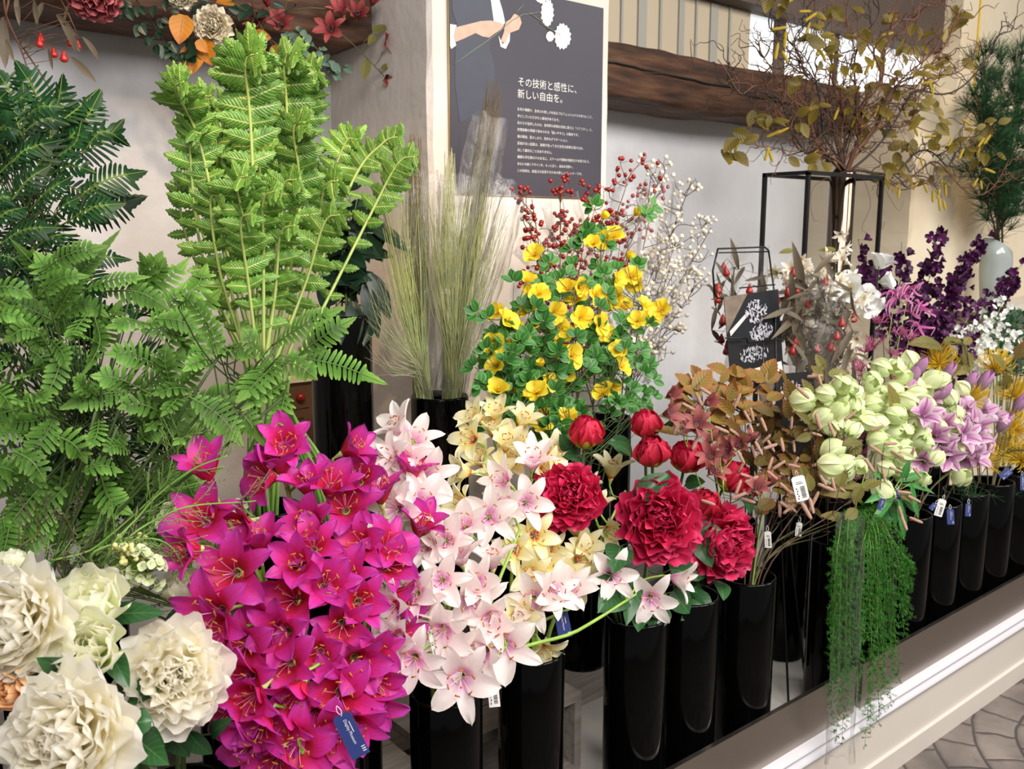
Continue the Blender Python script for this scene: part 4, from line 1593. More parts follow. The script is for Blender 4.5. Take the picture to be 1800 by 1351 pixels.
peony('peony', ('white', 'full'), 112, 1298, 1.05, (-.05, .25, .95), 275, 'largest ivory peony, in the bottom left corner', 5, [(240, 1270, 268, 1265, 24), (245, 1300, 290, 1340, 26), (230, 1320, 240, 1351, 20), (260, 1290, 285, 1310, 20)], group=G)
peony('peony', ('lime', 'cup'), 328, 1030, 1.33, (.2, .8, .4), 95, 'small ivory-lime peony behind, half hidden by magenta lilies', 6, [(300, 1075, 312, 1110, 14)], group=G)
peony('peony_l', ('peach', 'cup'), 20, 1208, 1.15, (-.2, .3, .9), 90, 'peach-orange peony peeking out between the ivory ones', 7, [], 'peach_peony', group=None)
peony('peony_l', ('lime', 'cup'), 22, 985, 1.27, (-.2, .9, .3), 66, 'pale green-white peony cup behind, at the left edge', 8, [(50, 1020, 80, 990, 12)], group=G)

G = 'crimson peonies'
peony('red', ('red', 'full'), 1160, 912, 1.24, (0, .12, 1), 172, 'largest crimson peony, facing forward in the middle', 11, [(1120, 875, 1180, 830, 22), (1090, 960, 1080, 1000, 26), (1180, 1000, 1230, 1010, 20), (1110, 1010, 1105, 1095, 20), (1075, 1030, 1058, 1070, 22), (1155, 1060, 1150, 1110, 26), (1105, 1035, 1062, 1072, 22), (1130, 1050, 1122, 1104, 24), (1180, 1040, 1214, 1078, 22), (1140, 1035, 1168, 1092, 24), (1085, 1000, 1052, 1010, 18)], 'crimson_peony', group=G)
peony('red2', ('red', 'full'), 1272, 955, 1.27, (.4, -.05, .9), 148, 'crimson peony at the right with dark round leaves beside it', 12, [(1228, 935, 1250, 995, 22), (1222, 930, 1270, 930, 14), (1205, 1010, 1245, 1010, 12), (1200, 1045, 1240, 1065, 14), (1195, 1030, 1215, 1110, 24), (1215, 1040, 1248, 1088, 22), (1235, 1035, 1205, 1088, 22), (1260, 1020, 1275, 1050, 18)], 'crimson_peony', group=G)
peony('red', ('red', 'full'), 1000, 872, 1.36, (-.2, .3, .85), 140, 'crimson peony partly hidden behind the pale yellow lilies', 13, [], 'crimson_peony', group=G)
peony('red', ('bud', 'bud'), 1030, 757, 1.40, (.05, .85, .4), 66, 'crimson peony bud standing alone at upper left of the peonies', 14, [(1000, 790, 985, 765, 12), (1020, 800, 995, 800, 14), (1075, 770, 1115, 800, 16)], 'crimson_peony', group=G)
peony('red2', ('bud', 'bud'), 1136, 742, 1.45, (-.1, .85, .4), 58, 'crimson peony bud farthest back, half hidden by leaves', 15, [(1160, 755, 1185, 738, 11)], 'crimson_peony', group=G)
peony('red', ('bud', 'bud'), 1146, 790, 1.36, (-.1, .8, .5), 66, 'crimson peony bud at left of a touching pair', 16, [(1110, 800, 1078, 775, 12)], 'crimson_peony', group=G)
peony('red2', ('bud', 'bud'), 1208, 800, 1.35, (.1, .8, .5), 66, 'crimson peony bud at right of a touching pair, opening dark at its top', 17, [(1205, 850, 1238, 845, 14)], 'crimson_peony', group=G)
peony('red2', ('bud', 'bud'), 1290, 836, 1.36, (.45, .7, .5), 66, 'crimson peony bud with a yellow-green cheek, nearest the autumn leaves', 18, [(1310, 870, 1320, 900, 10), (1320, 885, 1352, 900, 10)], 'crimson_peony', group=G)
peony('red2', ('bud', 'bud'), 1240, 882, 1.30, (.05, .7, .6), 62, 'orange-flushed crimson peony bud above the gap between two full blooms', 19, [], 'crimson_peony', group=G)

# ================================================================== pale hydrangea spikes behind the white peonies
HYD = [simple_flower(M['hydrangea'], 4, 0.5, 0.28, 0.9, 200 + j, None, 0.2, 0.2, 0.02, 2, 3) for j in range(2)]


def hydrangea(px, py, tx, ty, rad, n, label, seed, budc=False):
    rng = random.Random(seed)
    Yh = 1.30 if budc else 1.41
    c0, c1 = P(px, py, Yh), P(tx, ty, Yh + 0.02)
    path = stem_path('hyd', [], c1, rng)
    th = Thing('pale_hydrangea', label, 'hydrangea', path[0], 'pale hydrangea spikes')
    b = MB()
    b.tube(path, 0.003, 0.002, 6)
    R_ = rad * mpx(c0)
    spots = []
    for i in range(n):
        q = c0.lerp(c1, rng.random())
        d = Vector((rng.gauss(0, 1), rng.gauss(0, 1), rng.gauss(0, 1))).normalized()
        p = q + d * R_ * rng.uniform(0.7, 1)
        spots.append((p, d))
        b.tube([q, p], 0.0008, n=4)
    th.part('stem', b, [M['stem']])
    for i, (p, d) in enumerate(spots):
        th.inst('flower', HYD[i % 2], trs(p, d, 0.019 * rng.uniform(.8, 1.1), rng.uniform(0, 6)))
    if budc:
        for i in range(36):
            p = c1 + Vector((rng.gauss(0, .5), rng.gauss(0, .5), rng.uniform(0, 1.0))) * R_
            b = MB()
            b.ball(p, 0.0042, 6, 4)
            b.tube([p, p.lerp(c1, .6)], 0.0007, n=4)
            th.part('bud', b, [M['bud_cream']])


hydrangea(268, 1010, 225, 985, 38, 60, 'pale green hydrangea spike tipped with cream buds, above the white peonies', 3, True)
hydrangea(370, 960, 410, 900, 34, 50, 'pale hydrangea spike behind the left magenta lilies', 4)
hydrangea(290, 925, 300, 900, 24, 30, 'pale blue-white hydrangea spike deepest among the ferns', 5)

# ================================================================== tags at the front
tagcard(P(617, 1292, 1.07), 0.028, 0.066, -0.46, 'brand', 'navy brand tag hanging below the magenta lilies', n=1)
tagcard(P(867, 1212, 1.20), 0.020, 0.062, -0.10, 'bar', 'white barcode tag hanging between the pink and yellow lily vases')
tagcard(P(990, 1098, 1.26), 0.028, 0.052, -0.2, 'brand', 'navy brand tag under the pale yellow lilies, dark and turned')
tagcard(P(763, 1145, 1.21), 0.006, 0.060, -0.22, 'bar', 'barcode tag seen almost edge-on inside the pink lilies')
tagcard(P(1154, 1112, 1.25), 0.006, 0.05, 0.2, 'bar', 'slim tag tip hanging below the rightmost pink lily')

# ================================================================== ferns
def c6(x, y):
    return x / 3.002, 400 + y / 3.002


def c7b(x, y):
    return 300 + x / 2.702, 350 + y / 2.702


def c1(x, y):
    return x / 3.002, y / 3.002


def c2(x, y):
    return 250 + x / 3.002, y / 3.002


def fern_plant(name, label, vkey, fronds, mats, seed, Y, w, centre, extra=0, ext_box=None, plen=26, cat='fern', group=None, tip_solid=0.74, pitch=8.2, droop=0.15, lean=0.35, tilt=0.5, lmul=1.0):
    """fronds: (base x, base y, tip x, tip y, sag px, pinna px, Y of base, Y of tip)"""
    rng = random.Random(seed)
    vp, vr, vh = VASES[vkey]
    th = Thing(name, label, cat, vp + Vector((0, 0, 0.02)), group)
    b = MB()
    crown = P(centre[0], centre[1], Y)
    rim = vp + Vector((0, 0, vh))
    base = vp + Vector((0, 0, 0.02))
    for k in range(5):
        e = crown + Vector((rng.uniform(-.06, .06), rng.uniform(-.05, .05), rng.uniform(-.08, .05)))
        b.tube(smooth([base, rim + Vector((rng.uniform(-.02, .02), rng.uniform(-.02, .02), 0)), e], 6), 0.003, 0.0025, 5)
    fl = list(fronds)
    for k in range(extra):
        x0, y0, x1, y1 = ext_box
        x, y = rng.uniform(x0, x1), rng.uniform(y0, y1)
        a = math.atan2(y - centre[1], x - centre[0]) + rng.uniform(-0.7, 0.7)
        l = rng.uniform(85, 150) * lmul
        q = rng.uniform(0.03, 0.18)
        fl.append((x, y, x + l * math.cos(a), y + l * 0.8 * math.sin(a) + rng.uniform(-10, 30), rng.uniform(-18, 4), plen * rng.uniform(0.75, 1.0), Y + q, Y + q + rng.uniform(-.06, .04)))
    built = []
    for f in fl:
        bx, by, tx, ty, sag, pl = f[:6]
        yb = f[6] if len(f) > 6 else Y + rng.uniform(-0.05, 0.03)
        yt = f[7] if len(f) > 7 else yb - rng.uniform(0.0, 0.08)
        p0, p2 = P(bx, by, yb), P(tx, ty, yt)
        dx, dy = tx - bx, ty - by
        ll = math.hypot(dx, dy) + 1e-6
        p1 = P((bx + tx) / 2 + sag * dy / ll, (by + ty) / 2 - abs(sag) * abs(dx) / ll * (1 if sag >= 0 else -1), (yb + yt) / 2 - 0.012)
        q = crown.lerp(p0, 0.45) - Vector((0, -0.03, 0.045))
        b.tube(smooth([crown + Vector((rng.uniform(-.05, .05), 0.02, rng.uniform(-.12, .02))), q, p0], 5), 0.0013, 0.0012, 4)
        nrm = cd(rng.uniform(-tilt, tilt), rng.uniform(0.0, tilt * 1.2), 1)
        fb = MB()
        frond(fb, [p0, p1, p2], pl * 1.25 * mpx(p1), max(6, int(ll * (tip_solid - 0.1) / pitch)), nrm, rng, tip_solid, w, rr=0.0016, droop=droop, lean=lean)
        built.append(fb)
    th.part('stem', b, [M['stem_dark']])
    for fb in built:
        th.part('frond', fb, mats)
    return th


LF = [M['fern_light'], M['rachis_olive']]
A = []


def add(cv, bx, by, tx, ty, sag, pl, *ys):
    x0, y0 = cv(bx, by)
    x1, y1 = cv(tx, ty)
    A.append((x0, y0, x1, y1, sag, pl) + ys)


for a in [(260, 520, 640, 5, 10, 16), (205, 240, 575, 95, 12, 20), (190, 370, 480, 255, 16, 15), (-70, 330, 175, 375, 14, 18), (-70, 470, 150, 520, 14, 16), (215, 555, 0, 612, 16, 19), (440, 330, 800, 258, 8, 17), (540, 335, 900, 440, 16, 20), (860, 520, 548, 527, 8, 21), (820, 480, 1070, 560, 10, 20), (330, 470, 580, 475, 22, 17), (470, 445, 365, 600, -6, 17), (500, 470, 420, 800, 22, 17), (270, 590, 355, 745, 6, 16), (860, 745, 550, 670, 14, 22), (810, 885, 470, 780, 12, 22), (700, 865, 305, 960, 10, 24), (270, 990, 50, 920, 12, 19), (300, 990, 105, 1275, 8, 24), (270, 1090, 460, 1250, 12, 24), (880, 990, 615, 955, 14, 19), (960, 870, 845, 1000, 6, 15), (890, 990, 760, 1080, 8, 16), (900, 830, 878, 600, 6, 18), (890, 880, 1060, 700, -8, 18), (870, 545, 985, 680, 16, 14), (1140, 700, 960, 760, 10, 16), (550, 640, 380, 560, 10, 16), (680, 1180, 540, 1180, 10, 17), (720, 1130, 890, 1100, 12, 18), (430, 1290, 655, 1290, 12, 19), (580, 1170, 680, 1095, 6, 16), (60, 1170, 240, 1345, 10, 22), (-40, 1260, 130, 1340, 8, 20), (230, 740, 60, 810, 6, 16), (-60, 840, 60, 960, 8, 18), (200, 870, 230, 930, 6, 15), (150, 640, 240, 760, 8, 15), (1050, 860, 780, 890, 10, 16), (520, 1010, 470, 1170, 6, 16), (330, 640, 220, 930, 8, 18), (520, 900, 380, 790, 8, 15)]:
    add(c6, *a)
fern_plant('boston_fern', 'large light green fern bush filling the left side above the white peonies', 'lfern', A, LF, 101, 1.50, 0.44, (170, 690), 95, (-10, 500, 330, 930), 27, tip_solid=0.72)
A = []
for a in [(940, 400 + 20, 1040, 380, 6, 14), (1250, 640, 1130, 670, 8, 16), (1200, 640, 1000, 345, 10, 18), (1080, 470, 1150, 670, 4, 20), (990, 885, 1285, 1160, 12, 26), (1100, 890, 1400, 1160, 16, 22), (1330, 720, 1240, 930, 6, 20)]:
    add(c6, *a)
for a in [(480, 695, 832, 508, 6, 26), (590, 750, 886, 558, 4, 22), (520, 740, 1036, 882, 10, 23), (530, 745, 305, 970, 8, 28), (440, 745, 335, 610, -8, 22), (560, 860, 330, 1010, 10, 18), (545, 905, 465, 1100, 8, 19), (490, 770, 700, 860, 10, 20), (235, 745, 400, 760, 14, 16), (150, 1110, 5, 1170, 8, 20)]:
    add(c7b, *a)
fern_plant('boston_fern', 'light green fern spray reaching right in front of the tall ferns and tall black vase', 'lfern', A, LF, 103, 1.42, 0.40, (430, 625), 0, None, 22, tip_solid=0.72)
A = []
for a in [(120, 640, 340, 568, 14, 20), (430, 815, 690, 775, 34, 22), (300, 830, 430, 640, -12, 24), (-20, 930, 340, 735, 16, 28), (330, 1185, 668, 1072, 12, 30), (400, 1050, 782, 902, 12, 34), (250, 930, 512, 915, 16, 18), (60, 1060, 270, 870, 8, 24), (150, 1120, 390, 925, 8, 26), (-20, 1300, 320, 1200, 14, 26), (180, 1310, 410, 1235, 10, 22), (-60, 560, 100, 610, 10, 30), (-60, 1110, 100, 1050, 14, 22), (260, 1180, 420, 1040, 8, 22), (-60, 740, 110, 690, 14, 26), (-50, 1200, 150, 1090, 10, 24), (120, 700, 370, 660, 18, 18), (-60, 640, 40, 480, 6, 24), (60, 860, 250, 780, 12, 22), (350, 1390, 700, 1370, 8, 20), (-40, 1350, 120, 1420, 10, 22), (100, 1420, 330, 1480, 14, 22), (20, 560, 160, 530, 10, 20)]:
    add(c1, *a)
fern_plant('dark_fern', 'dark green glossy fern cascading from the upper left against the wall', 'dfern', A, [M['fern_dark'], M['rachis_olive']], 105, 1.83, 0.36, (60, 330), 62, (-40, 210, 110, 490), 36, tip_solid=0.70, lmul=1.15, pitch=7.6, droop=0.3, lean=0.5)

A = []
rr_ = random.Random(17)
for k in range(70):
    x, y = rr_.uniform(-20, 300), rr_.uniform(520, 950)
    a_ = rr_.uniform(-2.9, .2)
    l_ = rr_.uniform(80, 130)
    A.append((x, y, x + l_ * math.cos(a_), y + l_ * math.sin(a_) * .8 + 20, rr_.uniform(4, 16), rr_.uniform(18, 26), 1.72 + rr_.uniform(-.06, .08)))
fern_plant('dark_fern', 'shaded dark fern deep behind the light green fern bush', 'shade_c', A, [M['fern_dark'], M['rachis_olive']], 107, 1.72, 0.40, (150, 800), 0, None, 24, tip_solid=0.72, pitch=7.5)

# ------------------------------------------------------------------ bright tall ferns: each frond is a stem of its own
TALL = [
    ((610, 1340), (575, 720), (545, 345), 150, 13, 1.62, 'broad bright fern frond with a pale rib, tallest, second from the left'),
    ((640, 1350), (760, 760), (752, 340), 120, 13, 1.70, 'bright fern frond topping out beside the tallest one'),
    ((470, 1340), (320, 820), (180, 490), 110, 15, 1.66, 'bright fern frond bending to the left, curled tip over the wall'),
    ((780, 1350), (850, 800), (858, 430), 105, 13, 1.80, 'bright fern frond standing upright at the back right of the clump'),
    ((800, 1400), (1090, 1000), (1265, 760), 90, 13, 1.66, 'bright fern frond leaning right with small wavy leaflets, upper one'),
    ((960, 1420), (1180, 1180), (1345, 870), 95, 13, 1.58, 'bright fern frond leaning furthest right before the grasses'),
    ((560, 1500), (640, 1340), (640, 1060), 90, 9, 1.55, 'bright fern frond low in front of the clump centre'),
    ((400, 1400), (260, 1000), (300, 560), 95, 14, 1.82, 'bright fern frond behind on the left, upper tips ragged'),
    ((700, 1450), (830, 1100), (800, 700), 110, 12, 1.64, 'bright fern frond in the middle of the clump, leaning slightly right'),
    ((520, 1500), (420, 1200), (400, 800), 120, 12, 1.72, 'bright fern frond mid left, behind the arching one'),
    ((620, 1550), (560, 1300), (500, 980), 120, 11, 1.60, 'bright fern frond low left in the clump'),
    ((760, 1500), (900, 1330), (960, 1000), 110, 11, 1.68, 'bright fern frond low right in the clump'),
    ((560, 1450), (690, 950), (680, 420), 110, 14, 1.86, 'bright fern frond hidden deepest between the two tall ones'),
    ((0, 0), (900, 1250), (1060, 780), 100, 12, 1.76, 'bright fern frond at the right of the clump, behind the two leaning ones'),
    ((0, 0), (700, 1400), (740, 1000), 110, 12, 1.57, 'bright fern frond in front of the clump, just left of the leaning ones'),
    ((0, 0), (480, 1300), (440, 620), 120, 12, 1.76, 'bright fern frond behind and left of the tallest one'),
    ((0, 0), (330, 1400), (250, 760), 100, 12, 1.70, 'bright fern frond in the left flank of the clump'),
    ((0, 0), (560, 1500), (520, 1180), 105, 12, 1.56, 'bright fern frond lowest at the left front, above the light fern spray'),
    ((0, 0), (700, 1560), (730, 1240), 105, 12, 1.55, 'bright fern frond lowest at the centre front, above the light fern spray'),
    ((0, 0), (860, 1500), (960, 1180), 100, 12, 1.60, 'bright fern frond lowest at the right front, before the tall black vase'),
    ((0, 0), (420, 1480), (360, 1080), 100, 12, 1.66, 'bright fern frond lowest at the left rear of the clump'),
    ((0, 0), (640, 1300), (620, 820), 110, 12, 1.78, 'bright fern frond behind the centre of the clump, half hidden'),
    ((430, 1500), (250, 1300), (200, 1000), 70, 12, 1.80, 'narrow bright fern frond hanging along the left edge of the clump'),
]
r0 = random.Random(77)
FM = [M['fern_bright'], M['rachis_pale']]
for i, (b0_, m0, t0, pl, n, Y, lab) in enumerate(TALL):
    rng = random.Random(300 + i)
    vk = 'tallfern' if i % 3 else 'fern_r'
    b0_ = (lerp(m0[0], 640, 0.75), 1860 + 60 * (i % 3))
    p0, p1, p2 = (P(*c2(*q), Y + dy) for q, dy in ((b0_, 0.0), (m0, 0.0), (t0, -0.03)))
    vp, vr, vh = VASES[vk]
    base = vp + Vector((rng.uniform(-.03, .03), rng.uniform(-.03, .03), 0.02))
    rim = vp + Vector((rng.uniform(-.035, .035), rng.uniform(-.035, .035), vh))
    th = Thing('tall_fern_frond', lab, 'fern', base, 'bright tall fern fronds')
    sb = MB()
    stalk = smooth([base, rim, rim.lerp(p0, 0.6), p0], 7)
    sb.tube(stalk, 0.0042, 0.0036, 7)
    th.part('stalk', sb, [M['stem_fern']])
    fb = MB()
    nrm = cd(rng.uniform(-.35, .35), rng.uniform(-.1, .5), 1)
    top = p2 + (p2 - p1).normalized() * 0.02 + cd(.6, -.1, .3) * 0.03
    big_frond(fb, [p0, p1, p2, top], pl * 1.32 / 3.002 * mpx(p1), int((b0_[1] - t0[1]) / 3.002 / 24), nrm, rng, 0.0034, s0=0.16)
    th.part('frond', fb, FM)

# dark broad leaves in the tall black vase behind
rng = random.Random(55)
vp, vr, vh = VASES['dark']
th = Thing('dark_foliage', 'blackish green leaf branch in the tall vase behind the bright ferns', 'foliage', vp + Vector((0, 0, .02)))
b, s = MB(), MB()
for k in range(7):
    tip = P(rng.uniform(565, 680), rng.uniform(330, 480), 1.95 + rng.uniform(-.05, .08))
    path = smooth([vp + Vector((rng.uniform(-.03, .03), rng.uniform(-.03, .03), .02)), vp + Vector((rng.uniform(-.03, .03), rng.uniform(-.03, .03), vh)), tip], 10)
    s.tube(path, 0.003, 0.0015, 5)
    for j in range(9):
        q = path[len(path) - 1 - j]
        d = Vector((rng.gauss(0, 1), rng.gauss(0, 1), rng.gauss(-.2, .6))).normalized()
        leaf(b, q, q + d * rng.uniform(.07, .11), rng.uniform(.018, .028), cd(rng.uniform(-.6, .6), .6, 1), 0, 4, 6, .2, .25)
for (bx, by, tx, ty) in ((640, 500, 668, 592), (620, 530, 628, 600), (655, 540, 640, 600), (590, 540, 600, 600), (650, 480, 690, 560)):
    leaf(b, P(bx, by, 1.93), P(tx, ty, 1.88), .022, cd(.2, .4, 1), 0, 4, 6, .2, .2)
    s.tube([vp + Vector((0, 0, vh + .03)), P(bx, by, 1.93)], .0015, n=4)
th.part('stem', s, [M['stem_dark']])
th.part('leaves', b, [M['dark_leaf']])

# fine green sprays with purple-brown tips, between the ferns and the peonies
SPR = [([(200, 1010), (250, 900), (330, 830), (400, 800)], 'fine green spray crossing before the left magenta lilies'),
       ([(90, 1010), (170, 960), (290, 850), (318, 770)], 'fine green spray rising beneath the light fern'),
       ([(170, 1000), (230, 950), (300, 960), (345, 1050)], 'fine green spray with purple tips hanging over the small peony'),
       ([(60, 1000), (70, 930), (60, 880)], 'brownish heath spray in the shade at far left'),
       ([(120, 1020), (130, 950), (110, 900)], 'brownish heath spray left of the black gap'),
       ([(130, 1000), (200, 960), (250, 930)], 'brownish heath spray leaning right under the ferns'),
       ([(210, 1000), (300, 900), (450, 880)], 'fine green spray reaching furthest right into the magenta lilies')]
for i, (ps, lab) in enumerate(SPR):
    rng = random.Random(400 + i)
    Y = 1.34 if i in (0, 2, 6) else 1.44
    pts = [P(x, y, Y - 0.02 * j) for j, (x, y) in enumerate(ps)]
    vp, vr, vh = VASES['hyd']
    base = vp + Vector((rng.uniform(-.03, .03), rng.uniform(-.03, .03), .02))
    rim = vp + Vector((rng.uniform(-.03, .03), rng.uniform(-.03, .03), vh))
    path = smooth([base, rim] + pts, 10)
    th = Thing('fine_spray', lab, 'spray', base, 'fine sprays under the ferns')
    s, fl = MB(), MB()
    s.tube(path, 0.0024, 0.0012, 5)
    n0 = 14
    for k in range(n0, len(path)):
        for sg in (-1, 1):
            if rng.random() < 0.74:
                continue
            t_ = (path[min(k + 1, len(path) - 1)] - path[k - 1]).normalized()
            side = t_.cross(cd(0, 0, 1)).normalized() * sg
            d = (side * rng.uniform(.5, 1) + t_ * .9 + cd(0, 0, 1) * rng.uniform(-.3, .3)).normalized()
            l = rng.uniform(.025, .06)
            q = [path[k] + d * (l * v) + Vector((0, 0, 0.010 * v * v)) for v in (0, .5, 1)]
            s.tube(q, .0008, .0005, 3)
            for m in range(7):
                v = (m + 1) / 7
                p = path[k] + d * (l * v)
                e = (d + side * rng.uniform(-1, 1) * 1.2).normalized() * .008
                s.tube([p, p + e], .0005, n=3, cap=False)
                fl.ball(p + e * .9, .0012 if i not in (3, 4, 5) else .0018, 4, 2)
    th.part('stem', s, [M['stem_fern'] if i not in (3, 4, 5) else M['stem_olive']])
    th.part('florets', fl, [M['heath']], kind='stuff')

# ================================================================== grasses in cellophane
def grass(label, vkey, fan, n, mat, seed, Yt, sleeve_=None, blade=0.0016, name='grass_bundle', bend=0.02):
    """fan: (bottom px, py), (top x0, x1, y0, y1): fine blades from the vase to a fan of tips"""
    rng = random.Random(seed)
    vp, vr, vh = VASES[vkey]
    th = Thing(name, label, 'grass', vp + Vector((0, 0, .02)), 'wrapped grass bundles')
    b = MB()
    (x0, x1, y0, y1) = fan
    cx = (x0 + x1) / 2
    c = P(cx, (y0 + y1) / 2, Yt)
    dirx = c - vp
    rim = vp + Vector((0, 0, vh))
    off = Vector((dirx.x, dirx.y, 0))
    off = off.normalized() * min(vr * 0.65, off.length) if off.length > 1e-5 else Vector()
    for k in range(n):
        e = P(rng.uniform(x0, x1), rng.uniform(y0, y1), Yt + rng.uniform(-.03, .03))
        a = vp + Vector((rng.uniform(-.02, .02), rng.uniform(-.02, .02), rng.uniform(.02, .1)))
        m = rim + off + Vector((rng.uniform(-.016, .016), rng.uniform(-.016, .016), rng.uniform(0, .02)))
        q = m.lerp(e, 0.6) + Vector((rng.uniform(-1, 1), rng.uniform(-1, 1), 0)) * bend
        b.tube(smooth([a, m, q, e], 3), blade, blade * 0.35, 3, cap=False)
    th.part('blades', b, [mat], kind='stuff')
    if sleeve_:
        (bx, by, tx, ty, r0, r1, yb) = sleeve_
        s = sleeve(P(bx, by, yb), P(tx, ty, Yt), r0, r1, seed)
        th.part('cellophane_sleeve', s, [M['film']])
    return th


grass('front pale green grass bundle in clear cellophane, centre of the tall vase', 'grass', (745, 860, 320, 470), 150, M['grass'], 1, 1.84, (772, 690, 790, 320, .045, .075, 1.88))
grass('grass bundle in cellophane with a tuft showing above the sleeve near the poster edge', 'grass', (780, 800, 258, 330), 70, M['grass_pale'], 2, 1.93, (775, 690, 812, 312, .04, .06, 1.9))
grass('tallest grass bundle in cellophane, its dark tips rising before the poster', 'grass', (850, 885, 135, 220), 60, M['grass_dark'], 3, 1.96, (785, 690, 862, 208, .045, .058, 1.92))
grass('dark tipped grass bundle in cellophane leaning left, beside the bright ferns', 'grass', (716, 740, 232, 300), 60, M['grass_dark'], 4, 1.92, (762, 690, 735, 300, .045, .05, 1.9))
grass('wispy grass bundle drooping out to the left of the tall vase', 'grass', (640, 690, 480, 640), 90, M['grass_pale'], 5, 1.88, None, .0010, bend=.035)
grass('wispy grass bundle at left inside a long dull sleeve', 'grass', (672, 745, 330, 470), 80, M['grass'], 6, 1.90, (760, 690, 700, 330, .04, .05, 1.9))
grass('pale grass bundle in a bright crinkled sleeve leaning right', 'grass', (815, 895, 320, 440), 70, M['grass'], 7, 1.90, (790, 690, 888, 318, .04, .055, 1.88))
grass('nearly empty glossy cellophane bundle leaning furthest right of the grasses', 'grass', (830, 870, 400, 520), 25, M['grass_pale'], 8, 1.80, (800, 690, 905, 340, .04, .035, 1.86))

# ================================================================== berry branches
BALLS = {}


def ball_mesh(key, mat, r=1.0, sz=1.0, seg=10, rings=7):
    if key not in BALLS:
        b = MB()
        b.ball((0, 0, 0), r, seg, rings, sz=sz)
        BALLS[key] = b.mesh('berry', [mat])
    return BALLS[key]


def berry_branch(label, vkey, tipx, tipy, n, mat, key, seed, Y, size, wood, name, sleeve_=None, spread=60, depth=150, group=None, partname='berry'):
    rng = random.Random(seed)
    tip = P(tipx, tipy, Y)
    m_ = mpx(tip)
    vp, vr, vh = VASES[vkey]
    mid = vp + Vector((0, 0, vh)) + (tip - vp - Vector((0, 0, vh))) * 0.5 + Vector((rng.uniform(-.02, .02), 0, 0))
    path = stem_path(vkey, [mid], tip, rng)
    th = Thing(name, label, 'branch', path[0], group)
    s = MB()
    s.tube(path, .0028, .0012, 5)
    pts = []
    nb = max(4, n // 5)
    for k in range(nb):
        v = 1 - (k / nb) ** 1.2 * min(0.55, depth * m_ / max(0.1, (path[-1] - path[12]).length))
        i = min(len(path) - 2, int(v * (len(path) - 1)))
        q = path[i]
        t_ = (path[i + 1] - q).normalized()
        d = (cd(rng.uniform(-1, 1), rng.uniform(.1, 1), rng.uniform(-.6, .8)) + t_ * .4).normalized()
        l = spread * m_ * rng.uniform(.45, 1.0)
        tw = smooth([q, q + d * l * .5 + cd(rng.uniform(-.3, .3), rng.uniform(-.3, .3), 0) * l * .3, q + d * l], 4)
        s.tube(tw, .0014, .0009, 4)
        for j in range(5):
            w = tw[rng.randrange(2, len(tw))]
            e = w + cd(rng.uniform(-1, 1), rng.uniform(-.3, 1), rng.uniform(-.5, .8)) * rng.uniform(8, 20) * m_
            s.tube([w, e], .0006, .0005, 3)
            pts.append(e)
    th.part('branch', s, [wood])
    me = ball_mesh(key, mat)
    for e in pts[:95]:
        th.inst(partname, me, Matrix.Translation(e) @ Matrix.Scale(size * rng.uniform(.8, 1.15), 4))
    if sleeve_:
        bx, by, tx, ty, r0, r1, yb = sleeve_
        th.part('cellophane_sleeve', sleeve(P(bx, by, yb), P(tx, ty, Y), r0, r1, seed), [M['film']])
    return th


RB = [(935, 350, 'leftmost red berry branch, arching over the bag edge'), (985, 330, 'red berry branch in front of the poster corner, thick with berries'), (1040, 345, 'red berry branch bowing right with a bare dark loop'), (1110, 300, 'tallest red berry branch, right of the poster'), (1150, 330, 'red berry branch mixing into the white berries'), (1000, 420, 'red berry branch low behind the yellow blossoms'), (1085, 410, 'red berry branch behind the top yellow blossom'), (945, 450, 'red berry branch at lower left, above the yellow blossoms')]
for i, (x, y, lab) in enumerate(RB):
    sl = (1060, 660, x, y + 25, .03, .06, 1.86) if i in (1, 3, 4, 6) else None
    berry_branch(lab, 'redb', x, y, 95, M['red_berry'], 'red', 500 + i, 1.84 + .02 * (i % 3), .0062, M['twig_red'], 'red_berry_branch', sl, 58, 300, 'red berry branches')
WB = [(1160, 300, 'tallest white berry branch, reaching highest at right of the reds'), (1215, 320, 'white berry branch with a thick dark bent stem'), (1250, 400, 'white berry branch leaning furthest right over the wire stand'), (1190, 420, 'white berry branch in the middle of the white bunch'), (1225, 500, 'white berry branch low on the right side'), (1150, 470, 'white berry branch behind the yellow blossoms'), (1180, 590, 'lowest white berry branch, few berries above the autumn leaves'), (930, 400, 'faint white berry branch inside the left bag')]
for i, (x, y, lab) in enumerate(WB):
    sl = (1120, 670, x, y + 20, .03, .06, 1.88) if i in (0, 3, 5, 7) else None
    berry_branch(lab, 'whiteb', x, y, 95 if i < 6 else 22, M['white_berry'], 'white', 540 + i, 1.86 + .02 * (i % 3), .0066, M['stem_brown'], 'white_berry_branch', sl, 58, 300, 'white berry branches')
# bundle of dark bare stems gathered in the vases
# ================================================================== yellow blossom branches
YF_ = [simple_flower(M['yellow'], 5, 0.62, 0.33, o, 700 + i, M['yellow_fluff'], 0.2, 0.4, 0.03, 6, 6) for i, o in enumerate((0.1, 0.55, 0.85, 1.0))]


def cy(x, y):
    return 820 + x / 2.702, 270 + y / 2.702


